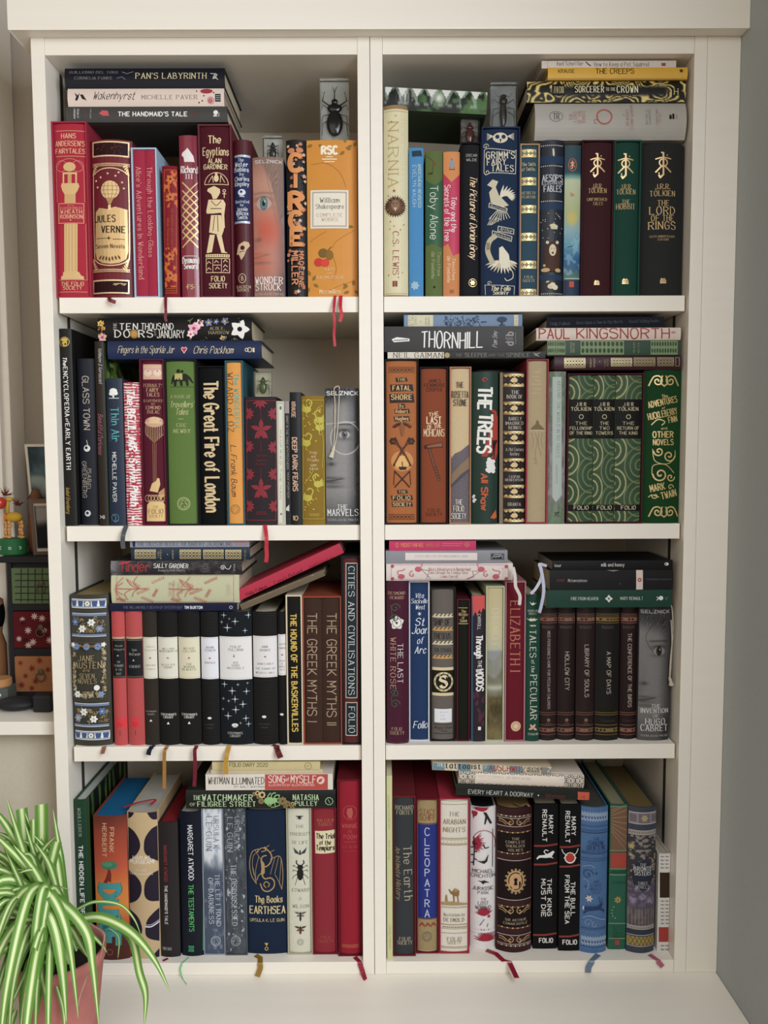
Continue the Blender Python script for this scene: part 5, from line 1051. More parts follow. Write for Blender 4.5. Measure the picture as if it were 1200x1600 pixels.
# ================================================================== lower middle left
S('I')
b = V(132, 390, 430, 1437, '3C3A31', 'thick olive-brown clothbound book with blue and white flower bands', sag=.008, kind='leather', pages='8A7A52', Y=.014)
bl = '4F74AE'; wh = 'E2E2DC'; gd = 'A98A50'
for y0, y1 in ((460, 522), (1352, 1412)):
    d = (y0 > 900)*26; b.rect(128+d, y0, 364+d, y1, wh).rect(128+d, y0+5, 364+d, y0+10, bl).rect(128+d, y1-10, 364+d, y1-5, bl)
    for k in range(5):
        x = 148+k*48+d
        if k == 2: b.rect(x-24, y0+12, x+24, y1-12, '6A6A62').flower(x, (y0+y1)/2, 20, 8, wh, '33302A', fat=.6)
        else: b.poly([(x-20, y0+12), (x+20, y0+12), (x+14, y1-12), (x-14, y1-12)], '3A5A94')
for y0 in (555, 1162):
    d = (y0 > 900)*20; b.rect(132+d, y0, 366+d, y0+20, '7088AE').rect(132+d, y0+142, 366+d, y0+160, '7088AE').hl(132+d, 366+d, y0+3, 3, wh).hl(132+d, 366+d, y0+157, 3, wh)
    for k in range(40): b.spiral(145+d+random.random()*212, y0+32+random.random()*98, 13, random.random()*360, .9, 2.6, random.choice([gd, gd, 'C0B08A']))
    fl = ((210, 105, wh), (273, 62, wh), (160, 60, bl), (326, 105, '7A93BC')) if y0 < 900 else ((224, 58, wh), (292, 105, wh), (182, 100, '8A9ABC'), (345, 55, bl))
    for x, dy, c_ in fl: b.flower(x, y0+dy, 29, 6, c_, 'A8B0A0', fat=.62)
b.frame(142, 752, 366, 1122, 2, '7A6A3E')
for k in range(150):
    t_ = k/150
    x, y = ((148+14*random.random(), 770+350*random.random()) if k % 3 == 0 else (345+18*random.random(), 770+350*random.random()) if k % 3 == 1 else (150+200*random.random(), 1085+32*random.random()))
    if y < 1078 or k % 3 == 2: b.spiral(x+(y-770)*.02, y, 10, random.random()*360, .9, 2.6, random.choice(['C9B884', gd, 'D6D0BC']))
for x in (176, 248, 322): b.disc(x, 776, 24, bl).flower(x, 776, 22, 5, '7390C4', '3A5A94', fat=.8)
for k in range(12): b.spiral(195+k*10, 770, 9, k*60, .9, 2.6, gd)
b.flower(152, 765, 18, 5, wh).flower(357, 764, 18, 5, wh).flower(186, 1097, 26, 6, wh, 'A8B0A0').disc(317, 1052, 19, wh).flower(344, 1097, 25, 6, '7F95BC')
b.ac('JANE', 192, 302, 853, 36, 'A8946A').ac('AUSTEN', 168, 346, 900, 40, 'A8946A').spiral(232, 938, 11, 0, 1, 3, gd).spiral(262, 938, 11, 180, 1, 3, gd, sgn=-1).ac('SEVEN', 200, 302, 972, 30, 'A8946A').ac('NOVELS', 190, 316, 1007, 30, 'A8946A')
ribbon(b, [(358, 1432), (340, 1470), (346, 1504)], .0068, '8A5A48')
def evy(x0, x1, label, col, lab, labc, lines, foot=True, row=(718, 998), kind='cloth', tri=True, y1=1420, emblem=True, cal=1):
    b = V(x0, x1, 540, y1, col, label, sag=min(.006, .0014+(x1-x0)*.00003), kind=kind, Y=.016)
    r0, r1 = row; b.rect(x0-4, r0, x1+6, r1, lab).hl(x0, x1, r0+9, 1.6, 'A8A28C').hl(x0, x1, r1-9, 1.6, 'A8A28C')
    cx = (x0+x1)/2
    for t_, hw, y, z in lines: b.ac(t_, cx-hw, cx+hw, y, z, labc, 'sb')
    if emblem: b.poly([(cx-9, (r0+r1)/2+4), (cx, (r0+r1)/2-8), (cx+9, (r0+r1)/2+4)], 'A8404A')
    return b
b = evy(412, 500, 'narrow coral red book with black label and red sticker', 'BC4A4A', '1B1D1F', '9A958A', (('Kazuo', 24, 775, 12), ('Ishiguro', 34, 800, 12), ('THE', 12, 885, 13), ('REMAINS', 30, 910, 16), ('OF THE', 22, 937, 14), ('DAY', 16, 965, 16)), row=(730, 994), emblem=False)
b.rect(408, 716, 505, 730, 'B59A7E').star(450, 842, 8, 'C9C4B8', 3, .4).rect(436, 1264, 508, 1330, 'D8303A').ac('VINTAGE', 444, 486, 1302, 8, '7A2028').ac('BOOKS', 448, 482, 1316, 8, '7A2028').line([(465, 1350), (468, 1380)], 3, '7A2028')
b = evy(506, 618, 'wider coral red book with black label and red sticker', 'B64B49', '1A1D20', '9A958A', (('Ian', 15, 803, 16), ('McEwan', 36, 832, 17), ('ATONEMENT', 38, 916, 17)), row=(730, 994), emblem=False)
b.rect(500, 716, 622, 730, 'B5A084').star(556, 874, 9, 'C9C4B8', 3, .4).rect(538, 1262, 598, 1330, 'D8303A').ac('VINTAGE', 546, 590, 1298, 10, '7A2028').ac('BOOKS', 550, 586, 1314, 9, '7A2028').line([(568, 1348), (570, 1378)], 3, '7A2028')
b = evy(620, 717, 'dark brown book with a narrow cream label', '332C26', 'DAD4C2', '8A857A', (('CHARLES', 28, 782, 10), ('DICKENS', 38, 806, 10), ('CHRISTMAS', 34, 908, 10), ('STORIES', 32, 934, 10)))
b.ac("EVERYMAN'S", 636, 710, 1219, 9, 'B5B0A6').ac('LIBRARY', 648, 698, 1238, 9, 'B5B0A6').poly([(664, 1286), (674, 1272), (684, 1286)], 'E9E6DE')
ribbon(b, [(700, 1425), (672, 1452), (664, 1478), (656, 1512)], .0075, '1F2440', 'tassel', kind='cloth')
b = evy(720, 855, 'black cloth book with cream label, first of the pair right of the brown one', '1F1E1D', 'DAD6C4', '4A463E', (('WILLIAM', 38, 796, 12), ('WORDSWORTH', 60, 813, 12), ('SELECTED', 46, 905, 12), ('POEMS', 28, 922, 12)))
b.ac("EVERYMAN'S", 740, 842, 1240, 14, 'E4E1D8', 'sb').ac('LIBRARY', 757, 824, 1258, 14, 'E4E1D8', 'sb').poly([(781, 1305), (791, 1288), (801, 1305)], 'E9E6DE')
ribbon(b, [(792, 1440), (768, 1480), (764, 1530), (765, 1600), (764, 1740)], .0058, '9A6C34')
b = evy(858, 1004, 'black cloth book with yellow-cream label, second right of the brown one', '1F1E1D', 'D9D2B4', '5A5442', (('WILKIE', 38, 793, 13), ('COLLINS', 44, 812, 13), ('THE', 20, 900, 13), ('WOMAN', 36, 918, 13), ('IN WHITE', 48, 936, 13)))
b.ac("EVERYMAN'S", 882, 984, 1240, 14, 'E4E1D8', 'sb').ac('LIBRARY', 898, 966, 1258, 14, 'E4E1D8', 'sb').poly([(923, 1303), (933, 1286), (943, 1303)], 'E9E6DE')
ribbon(b, [(982, 1430), (970, 1480), (972, 1560), (972, 1640), (966, 1725)], .006, '6A1428')
S('J')
b = evy(-26, 92, 'ribbed black book with white label left of the starry one', '1D1D1D', 'DEDDE2', '4A4650', (('BRAM', 24, 780, 14), ('STOKER', 36, 800, 14), ('DRACULA', 34, 882, 12)), row=(712, 992))
for k in range(58): b.hl(-28, 95, 552+k*15, 2.2, '2C2B2A') if not 700 < 552+k*15 < 1000 else None
b.disc(33, 1252, 14, 'DEDCD6', 8).ac("EVERYMAN'S", 2, 66, 1296, 8, '5A5854').ac('LIBRARY', 12, 58, 1318, 8, '5A5854')
b = evy(97, 316, 'thick blue-black book printed with white stars behind a white label', '1C2126', 'E0DDDA', '6A6660', (('PHILIP', 36, 776, 16), ('PULLMAN', 48, 796, 16), ('HIS', 17, 882, 13), ('DARK', 26, 900, 13), ('MATERIALS', 56, 918, 13)), row=(708, 996), emblem=False)
for x, y, r in ((125, 565, 22), (110, 612, 14), (163, 588, 10), (203, 605, 28), (150, 648, 32), (290, 565, 26), (268, 668, 20), (130, 1028, 24), (222, 1028, 14), (183, 1070, 30), (278, 1075, 26), (122, 1125, 14), (203, 1125, 28), (160, 1138, 14), (255, 1160, 28), (120, 1196, 12), (208, 1195, 30), (156, 1238, 30), (275, 1255, 26), (292, 1295, 22), (240, 1285, 12), (285, 1020, 12)): b.star(x, y, r, 'B9C6D0', 4, .14).disc(x, y, r*.16, 'D9E2E8', n=6)
b.disc(203, 1300, 22, 'E4E2DC', 14).hl(180, 226, 1306, 4, '1C2126').line([(203, 1290), (203, 1312)], 3, '1C2126').ac("EVERYMAN'S", 155, 254, 1352, 14, 'D5D2CA').ac('LIBRARY', 170, 240, 1371, 14, 'D5D2CA').line([(196, 822), (196, 845)], 3, '9A958C').ring(196, 838, 5, 2, '9A958C')
ribbon(b, [(165, 1418), (146, 1460), (148, 1500), (140, 1560), (143, 1600), (140, 1628)], .0072, 'B0893A')
b = evy(322, 486, 'ribbed black book with white label right of the starry one', '1F1E1D', 'E0DCDA', '5A5650', (('ANNE', 22, 775, 14), ('BRONTE', 34, 798, 14), ('AGNES GREY', 54, 890, 12), ('THE TENANT OF', 66, 922, 12), ('WILDFELL HALL', 64, 950, 12)), row=(704, 980))
for k in range(58): b.hl(318, 490, 552+k*15, 2.2, '2F2D2B') if not 695 < 552+k*15 < 990 else None
b.disc(398, 1243, 15, 'DEDCD6', 9).ac("EVERYMAN'S", 360, 438, 1292, 9, '5A5854').ac('LIBRARY', 374, 424, 1314, 9, '5A5854')
ribbon(b, [(452, 1406), (472, 1450), (492, 1480), (508, 1518)], .0095, '5A1420')
b = evy(491, 545, 'narrowest black book with white label beside the cream slipcase', '1C1B1B', 'DFDBD9', '5A5650', (('JOSEPH', 22, 758, 12), ('CONRAD', 24, 784, 12), ('HEART', 18, 870, 10), ('OF', 7, 890, 10), ('DARKNESS', 20, 908, 10), ('TALES', 16, 928, 10)), row=(692, 966))
b.disc(515, 1228, 13, 'DEDCD6', 8)
c = Case(547, 655, 428, 1412, 'D3C3A6', 'cream slipcase around a black book', Y=.016)
b = c.book('slim black book with yellow capital title', '1C1B19')
b.dn('THE HOUND OF THE BASKERVILLES', 599, 555, 1342, 36, 'D6B548', 'sB', lean=6)
c = Case(657, 917, 436, 1412, '96462F', 'terracotta slipcase holding two brown volumes', Y=.016)
b = c.book('left of two brown volumes in the terracotta slipcase', '3F2B22', x1=784); b.dn('THE GREEK MYTHS I', 718, 548, 1278, 60, 'B0977C', 'st').dn('THE GREEK MYTHS I', 719, 548, 1278, 60, 'B0977C', 'st')
b = c.book('right of two brown volumes in the terracotta slipcase', '3F2B22'); b.dn('THE GREEK MYTHS II', 849, 548, 1300, 60, 'B0977C', 'st').dn('THE GREEK MYTHS II', 850, 548, 1300, 60, 'B0977C', 'st')
c = Case(919, 1046, 168, 1420, '232629', 'tall near-black slipcase against the centre upright', Y=.014)
b = c.book('tall maroon book with two long dark framed panels', '5A2A28')
b.rect(943, 212, 1022, 1118, 'C9BFB0').rect(948, 217, 1017, 1113, '212E35').rect(943, 1145, 1022, 1370, 'C9BFB0').rect(948, 1150, 1017, 1365, '212E35')
b.dn('CITIES AND CIVILISATIONS', 982, 235, 1097, 38, 'C9CFCC', 'sr').dn('FOLIO', 984, 1175, 1350, 38, 'C9CFCC', 'sr')
S('I'); stk = 'p7'
b = H(392, 1258, 489, 541, '1B1E42', 'slim navy book at the bottom of the pile on the black books', stack=stk, kind='jacket', sag=.0003, Y=.014, D=.15, hard=False)
b.ac('THE MELANCHOLY DEATH OF OYSTER BOY', 486, 886, 517, 17, '6A6C84', 'ss').ac('TIM BURTON', 900, 1022, 517, 18, 'E6E6EA', 'sB').ring(1215, 516, 9, 4, 'B9BAC4')
b = H(404, 1270, 296, 484, 'BDBC98', 'sage green clothbound book with coral wheat ears', stack=stk, Y=.015, D=.15)
cr_ = 'C25A4C'
b.frame(440, 300, 1232, 478, 3, cr_)
def wheat(x, y, L, ang, wd=13):
    a = math.radians(ang); n = 7
    for k in range(n):
        q = k/n; cx = x+L*q*math.cos(a); cy = y-L*q*math.sin(a)
        for g_ in (-1, 1): b.leaf(cx, cy, 13, ang+g_*50, 5, cr_)
for bx in (0, 360):
    for x, y, L, a_ in ((610+bx, 372, 100, 155), (690+bx, 348, 95, 24), (590+bx, 420, 95, 22), (620+bx, 445, 90, -22), (455+bx*1.02, 455, 60, -12), (700+bx, 440, 60, 60)): wheat(x-10, y, L, a_)
    b.line([(440+bx, 385), (560+bx, 388), (650+bx*.97, 384)], 5, cr_).line([(590+bx, 384), (540+bx, 360), (510+bx, 320)], 4, cr_, smooth=5).line([(600+bx, 384), (560+bx, 345), (580+bx, 305)], 4, cr_, smooth=5).line([(590+bx, 388), (560+bx, 410), (550+bx, 440)], 4, cr_, smooth=5).line([(540+bx, 392), (500+bx, 420), (520+bx, 465)], 4, cr_, smooth=5)
for y in (310, 345, 425, 465): b.line([(442, 385), (455, y*.5+192), (490, y)], 4, cr_, smooth=5)
b.up('Tess of the', 806, 340, 435, 16, 'B06A58').up("d'Urbervilles", 830, 330, 445, 16, 'B06A58').up('Thomas', 862, 345, 430, 15, 'B06A58').up('Hardy', 886, 355, 415, 15, 'B06A58').up('PENGUIN', 1195, 355, 425, 9, 'C08A78').up('CLASSICS', 1208, 355, 425, 9, 'C08A78')
b = H(400, 1288, 192, 290, '2C2829', 'smoky black book with scratchy red and white lettering', stack=stk, kind='jacket', Y=.015, D=.16)
b.paint(lambda a, b_: mixc(mixc('7A7678', '2A2627', sst(0, .12, a)), '4A4446', sst(.45, .7, fbm(a*30, b_*5))*.8), None, 90, 12)
b.ac('Tinder', 460, 665, 232, 62, '9A3236', 'hd').line([(458, 215), (530, 200)], 9, 'B8383C').ac('SALLY GARDNER', 692, 926, 228, 28, 'E2DFDA', 'hd').ac('Drawings by DAVID ROBERTS', 722, 902, 258, 12, 'A9A6A2', 'hd')
for k in range(24): b.line([(1000+random.random()*80, 205+random.random()*70), (1015+random.random()*70, 205+random.random()*70)], 2.5, '5A5658')
b.spiral(1160, 240, 18, 0, 1.5, 4, 'D5D2CC').line([(1175, 240), (1200, 250), (1215, 225)], 4, 'D5D2CC', smooth=4).up('Orion', 1236, 215, 262, 12, 'C9C6C0')
b = H(538, 1342, 100, 187, '1B3347', 'dark blue book with gilt lattice panels', stack=stk, kind='leather', Y=.016, D=.15)
for x0, x1, n in ((565, 705, 6), (870, 1010, 6), (1030, 1165, 6), (1180, 1285, 5)): b.panel(x0, 116, x1, 176, 'D0BF8C', n, 3)
b.up('THE', 728, 120, 172, 10, 'CDBB8C').up('ODYSSEY', 744, 114, 178, 10, 'CDBB8C').disc(790, 145, 3, 'CDBB8C').up('HOMER', 826, 116, 176, 10, 'CDBB8C').up('FOLIO', 1312, 114, 178, 10, 'CDBB8C')
b = H(532, 1338, 54, 100, '9298AC', 'slim pale blue-grey book directly under the shelf', stack=stk, kind='jacket', Y=.018, D=.15, sag=.0004)
b.ac('THE TALES OF BEEDLE THE BARD', 585, 990, 76, 25, '4A4A58', 'sr').ac('BY J.K.ROWLING', 1000, 1222, 76, 22, '4A4A58', 'sr').hl(1236, 1330, 68, 5, 'B0605C').hl(1240, 1330, 82, 4, 'B0605C').poly([(548, 60), (568, 58), (566, 98), (552, 94)], '1F2A5A')
S('J')
b = H(240, 800, 405, 448, '6B5C48', 'slim olive-brown book leaning beneath the raspberry one', stack=None, kind='jacket', hard=True, sag=.0003, Y=.020, D=.13, tilt=22.5, pitchz=float(onY(*px(510, 440), .02)[2])+.006, group='books leaning on the lower middle left shelf')
b.t('THE GASHLYCRUMB TINIES', (285, 498), (450, 430), 17, 'B5A078', 'sb').t('by Edward Gorey', (458, 427), (640, 352), 18, 'A08E6C', 'it').line([(700, 322), (722, 330), (730, 318)], 3, 'B5A078')
b = H(222, 918, 262, 332, 'B52A44', 'raspberry red book leaning with its right end raised', stack=None, kind='jacket', hard=True, sag=.0006, Y=.018, D=.14, tilt=24.5, pitchz=float(onY(*px(570, 334), .018)[2])+.0065, group='books leaning on the lower middle left shelf')
b.t('Philip Pullman', (278, 452), (415, 392), 24, '3A1018', 'sr').t("Lyra's Oxford", (468, 372), (652, 292), 32, '2A0C14', 'sr').t('David Fickling Books', (700, 266), (865, 198), 20, '3A1018', 'sr')
# ================================================================== lower middle right
S('K')
b = V(60, 208, 335, 1437, '4A1B30', 'glossy maroon book with white rose emblem at the left end', kind='gloss', sag=.005)
b.ac('DESMOND', 72, 188, 420, 19, 'C9A888').ac('SEWARD', 82, 178, 450, 19, 'C9A888').flower(130, 620, 50, 5, 'E0DCD4', None, rot=90, fat=.95).flower(130, 620, 30, 5, 'E9E6DE', '4A1B30', rot=54, fat=.9).ring(130, 620, 30, 3, '5A2A38')
b.dn('WHITE ROSE', 105, 720, 1072, 34, 'BD9C7C').dn('THE LAST', 154, 760, 1028, 34, 'DDD6CC').ac('FOLIO', 96, 165, 1337, 20, 'C9A888').ac('SOCIETY', 84, 180, 1365, 20, 'C9A888')
for y, s_ in ((520, 1), (1170, -1)): b.spiral(118, y, 34, 0, 1.3, 6, '3F5A42').spiral(118, y+70*s_, 30, 180, 1.2, 6, '3F5A42', sgn=-1).line([(90, y-20), (100, y+60*s_), (130, y+110*s_)], 5, '3F5A42', smooth=4)
c = Case(212, 351, 337, 1420, 'C9CCD2', 'white slipcase around the royal blue book')
b = c.book('royal blue book with white calligraphic title', '1C3C6C')
for t_, x0, x1, y, z in (('Vita', 253, 310, 435, 30), ('Sackville', 226, 336, 472, 30), ('West', 255, 320, 512, 30), ('St', 252, 318, 612, 48), ('Joan', 232, 340, 668, 48), ('of', 266, 308, 738, 44), ('Arc', 250, 326, 802, 46), ('Folio', 240, 336, 1308, 46)): b.ac(t_, x0, x1, y, z, 'E2E6EC', 'it')
b.star(283, 558, 16, 'E2E6EC', 6, .3)
c = Case(358, 528, 380, 1420, '25221F', 'charcoal slipcase around the taupe book with wave bands')
b = c.book('taupe cloth book with wave bands and an old library sticker', '69615A', sag=.005)
def waves(y, col):
    b.hl(370, 512, y+12, 8, col)
    for k in range(5): b.poly([(372+k*27, y+10), (384+k*27, y-6), (396+k*27, y-12), (400+k*27, y-4), (390+k*27, y), (396+k*27, y+10)], col)
for y, c_ in ((568, 'D8C9A4'), (658, 'C99A52'), (752, 'D8C9A4'), (846, 'C99A52')): waves(y, c_)
b.ac('SHIP OF', 380, 490, 615, 38, '33302E', 'sB').ac('THESEUS', 382, 494, 708, 36, '33302E', 'sB').ac('V.M. STRAKA', 386, 498, 803, 26, '4A443E', 'sB')
b.rect(350, 920, 540, 1112, 'DBC998').rect(350, 940, 540, 1092, '23211C').disc(446, 1017, 66, 'D6C592', n=26).disc(446, 1017, 54, '23211C', n=26).t('S', (422, 1017), (470, 1017), 72, 'E2D5AA', 'bl')
for k in range(12): b.disc(446+60*math.cos(k*.5236), 1017+60*math.sin(k*.5236), 4, '23211C', n=6)
b.rect(384, 1200, 502, 1292, 'E2E2E6').ac('813.54', 420, 470, 1222, 10, '6A6A70').ac('STR', 424, 452, 1245, 10, '6A6A70').ac('2013', 424, 458, 1268, 10, '6A6A70').hl(378, 508, 1306, 3, '33302E').ac('Winged Shoes', 382, 505, 1325, 18, '33302E', 'sc').ac('Press', 424, 470, 1347, 16, '33302E', 'sc').hl(378, 508, 1366, 3, '33302E')
c = Case(534, 624, 458, 1420, '571C26', 'slim oxblood slipcase beside the taupe book')
b = c.book('slim black-green book with small gilt title', '1D1E17')
b.hl(546, 608, 518, 3, GOLD)
for t_, x0, x1, y, z in (('The', 566, 598, 541, 19), ('Witches', 548, 610, 562, 19), ('of', 570, 588, 583, 17), ('Salem', 556, 604, 604, 19)): b.ac(t_, x0, x1, y, z, GOLD, 'sb')
b.hl(544, 612, 625, 4, GOLD)
b = V(632, 726, 434, 1422, '2F2830', 'dark book with ragged red head and white hand lettering', kind='jacket', side='2F2830')
b.rect(630, 434, 645, 1424, '2A5A78').poly([(640, 434), (728, 434), (728, 535), (712, 520), (700, 556), (688, 530), (672, 570), (660, 545), (645, 580)], 'D0504C')
for k in range(14): b.leaf(652+random.random()*68, 1120+random.random()*280, 46, 60+random.random()*60, 20, '5A2C3C')
b.dn('CARROLL', 686, 560, 668, 20, 'DCD8D4', 'hd').dn('Through', 688, 705, 858, 40, 'E9E6E2', 'hB').dn('THE', 690, 872, 925, 24, 'E9E6E2', 'hd').dn('WOODS', 690, 932, 1080, 44, 'E9E6E2', 'hB').rect(678, 1322, 698, 1345, 'E9E6E2')
c = Case(731, 856, 372, 1422, 'B9BF9C', 'pale green slipcase around the book with a painted valley')
b = c.book('book with an oil painted river valley and woodland spine', 'B0A888')
def land(a, b_):
    n = fbm(a*5, b_*24); r = ramp(b_, [(0, 'BDB089'), (.28, 'C2B894'), (.40, 'B5B29C'), (.42, '8F9290')])
    hillt = .42+.05*np.sin(a*3+.5)+.02*n; r = mixc(r, mixc('7C7F7C', '9A9684', n), sst(-.01, .01, b_-hillt)); r = mixc(r, mixc('6A6C62', '8A8468', n), sst(-.01, .01, b_-.56-.03*np.sin(a*4)))
    r = mixc(r, 'BDBDB0', np.exp(-((b_-.655)/.02)**2)*.8); r = mixc(r, mixc('4A4130', '7A6C44', fbm(a*8, b_*40)), sst(.69, .73, b_)); r = mixc(r, mixc('3A3222', '5E5230', fbm(a*11, b_*50)), blob(a, b_, .6, .80, .5, .06, .5)); return mixc(r, mixc('8A7C58', '5E5238', n), sst(.88, .96, b_))
b.paint(land, None, 30, 200)
b.dn('CHRONICLE', 798, 520, 780, 46, 'D2C9A8', 'sr')
c = Case(860, 999, 338, 1422, 'A8747C', 'dull pink edged slipcase around a wine red book')
b = c.book('wine red book with copper capitals and a cream medallion', '6B1726')
b.dn('ELIZABETH I', 930, 470, 948, 62, 'BC7454', 'sr').disc(934, 1318, 34, 'D9B590').disc(934, 1318, 26, 'C9A07A').flower(934, 1318, 20, 6, 'E0C4A0')
b = V(1002, 1096, 430, 1420, '1B4538', 'slim deep green book with cream title and pale birds', kind='jacket')
for x, y, r in ((1052, 492, 26), (1034, 600, 28), (1062, 600, 24), (1040, 640, 16), (1062, 640, 14)): bird(b, x, y, r, 'E2D9B8', 'ink', -1 if x > 1050 else 1)
b.ac('RANSOM', 1016, 1082, 539, 13, 'D9D5C4').ac('RIGGS', 1024, 1074, 558, 13, 'D9D5C4').dn('TALES', 1050, 668, 855, 40, 'DDD8C6', 'sr').dn('of the', 1050, 872, 955, 22, 'DDD8C6', 'sr').dn('PECULIAR', 1054, 972, 1275, 42, 'DDD8C6', 'sr')
for a_ in (60, 130, 200, 330): b.leaf(1050, 1330, 32, a_, 16, 'D9A98A')
b.ac('PENGUIN', 1018, 1084, 1372, 14, 'DDD8C6')
S('L')
for x0, x1, lab, col, ti, xc, y0, y1, z, bd, yb in ((101, 220, 'first brown bird-tale volume, with the smallest vertical title', '2B1F1F', "MISS PEREGRINE'S HOME FOR PECULIAR CHILDREN", 162, 675, 1200, 17, '7A5244', 1415),
        (223, 343, 'second brown banded volume, with a two word title', '2A1F1E', 'HOLLOW CITY', 286, 815, 1075, 27, '7A5446', 1412), (351, 476, 'third brown banded volume, with green top edge', '2C2120', 'LIBRARY OF SOULS', 419, 768, 1122, 27, '7A5446', 1416),
        (480, 642, 'widest banded volume, black with mustard squares', '1F1D1B', 'A MAP OF DAYS', 567, 815, 1100, 27, '7A6430', 1415), (647, 764, 'narrow brown banded volume beside the grey face book', '2A1C1C', 'THE CONFERENCE OF THE BIRDS', 709, 690, 1190, 24, '8A5A4C', 1406)):
    b = V(x0, x1, 513, yb, col, lab.replace('bird-tale', 'banded'), kind='jacket', sag=.006, pages='8FA088')
    for y in (562, 574, 622, 1228, 1242, 1312, 1376): b.hl(x0, x1, y, 4, bd)
    for y in (597, 1345):
        b.rect(x0, y-14, x1, y+14, bd)
        n = max(3, int((x1-x0)/22))
        for k in range(n): b.disc(x0+(k+.5)*(x1-x0)/n, y, 9, random.choice([col, '5A1F20', '8A6A50']), n=4)
    cx = (x0+x1)/2
    b.ac('RIGGS', cx-38, cx+38, 650, 16, '7A6A60').dn(ti, xc, y0, y1, z, 'B5A89C', 'ss').hl(x0, x1, 520, 5, '3A4A3A')
    if x0 < 460: b.disc(cx, 1277, 11, 'A8704A').disc(cx, 1277, 5, col).hl(cx-18, cx+18, 1300, 5, '6A4A3C')
    else: b.ac('PENGUIN', cx-44, cx+44, 1282, 13, '5A4A40')
b = V(769, 985, 505, 1415, '4A4A4C', 'thick grey book with a dark-eyed half face at the right end', sag=.005, kind='jacket')
b.paint(face('7E7B79', '333234', '262628', '2A2422', .62, .335, .19, .69, lid='8A8684', hairfn=lambda a, b_: np.clip(sst(.2, .05, b_-.08*a)*1.0+sst(.02, .0, np.abs(a-.35-.15*np.sin(b_*20)))*(b_ < .35)*.8, 0, 1)), None, 60, 240)
b.ac('SELZNICK', 788, 982, 545, 20, 'C9C6C2', 'sB')
for t_, x0, x1, y, z in (('THE', 856, 918, 1183, 24), ('INVENTION', 788, 972, 1215, 28), ('OF', 866, 906, 1250, 20), ('HUGO', 816, 950, 1288, 38), ('CABRET', 786, 968, 1330, 40), ('SCHOLASTIC PRESS', 786, 968, 1383, 11)): b.ac(t_, x0, x1, y, z, 'DDD9D4')
cord(b, [(975, 506, .002), (990, 503, .003), (998, 560, .004), (1000, 700, .004), (984, 860, .004), (978, 990, .004), (980, 1000, .004), (990, 860, .004), (994, 720, .004), (988, 600, .004)], .0009, 'BDB2A0', tassel=[(978, 985, .004), (982, 1003, .004), (986, 1015, .004), (990, 1040, .004)])
S('K'); stk = 'p8'
b = H(58, 915, 212, 327, 'D8CCC4', 'cream clothbound book with pink flamingos, bottom of its pile', stack=stk, Y=.014, D=.15)
pk = 'BC5A6A'
b.frame(92, 222, 882, 320, 2.5, pk)
for x, y, g_ in ((160, 300, 1), (275, 250, -1), (700, 250, 1), (800, 300, -1)):
    b.disc(x, y, 24, pk, 18).line([(x-g_*14, y-8), (x-g_*26, y-34), (x+g_*8, y-42), (x+g_*24, y-52)], 8, 'C87480', smooth=5)
for P in ([(300, 250), (350, 262), (330, 318)], [(300, 255), (345, 300), (358, 318)], [(680, 262), (640, 262), (650, 300), (610, 318)], [(690, 265), (640, 300), (600, 316)]): b.line(P, 3, '8A4A52')
for x in (235, 735): b.spiral(x, 285, 24, 90, .9, 8, 'C87480')
for x, y in ((100, 230), (100, 315), (870, 232), (870, 315)): b.disc(x, y, 12, 'B04A5C')
b.ac("Alice's Adventures in Wonderland", 342, 628, 250, 22, 'A85A62', 'sr').ac('and Through the Looking-Glass', 356, 612, 272, 18, 'A85A62', 'sr').ac('Lewis Carroll', 424, 542, 298, 20, 'A85A62', 'sr').up('PENGUIN', 846, 236, 310, 9, 'BC7A84').up('CLASSICS', 862, 236, 310, 9, 'BC7A84')
ribbon(b, [(915, 243), (928, 300), (932, 370), (945, 400), (962, 440), (958, 498)], .0052, 'CFC8C0', shelf=False)
b = H(55, 878, 122, 209, '8A8A90', 'grey paper covered book with a long white title label', stack=stk, kind='jacket', hard=False, sag=.001, Y=.015, D=.14)
b.rect(187, 137, 673, 187, 'DDD0CA').ac('LITTLE BOY LOST BY MARGHANITA LASKI', 253, 608, 160, 13, '6A605C').rect(764, 141, 855, 184, '26262A').frame(768, 145, 851, 180, 2, '8A8A90').line([(775, 172), (785, 155), (800, 150), (838, 152), (842, 172)], 6, '9A9AA0', smooth=4).line([(790, 165), (830, 160)], 8, '9A9AA0')
b = H(78, 665, 54, 120, 'C42A60', 'small magenta book on top beneath the shelf', stack=stk, kind='jacket', sag=.0004, Y=.015, D=.10, hard=False)
b.ac('POCKET RAFAEL', 158, 312, 83, 24, 'D98A52', 'sB').ac('NOVELLAS', 330, 418, 84, 22, 'C06A50', 'sB').hl(434, 574, 74, 4, 'C97A60').hl(434, 560, 88, 4, 'C97A60').ring(131, 84, 8, 4, 'D98A52', ry=13).ring(604, 80, 14, 6, 'C9706A').disc(604, 80, 6, 'C9706A')
S('L'); stk = 'p9'
b = H(145, 990, 382, 499, '1F4236', 'dark green worn paperback, bottom of its pile', stack=stk, kind='jacket', hard=False, sag=.0004, Y=.014, D=.13, pages='A89A80')
b.ac('FIRE FROM HEAVEN', 312, 495, 440, 20, 'C2C9BE', 'un').ac('MARY RENAULT', 645, 798, 438, 20, 'C2C9BE', 'un').flower(568, 440, 26, 4, 'D5D6CE', '1F4236', rot=0, fat=.8).ring(568, 440, 12, 3, 'D5D6CE').disc(920, 436, 15, 'E2E2DA').line([(892, 428), (905, 438), (892, 450)], 5, 'E2E2DA').line([(948, 430), (955, 448), (968, 428)], 4, '5A7A6A')
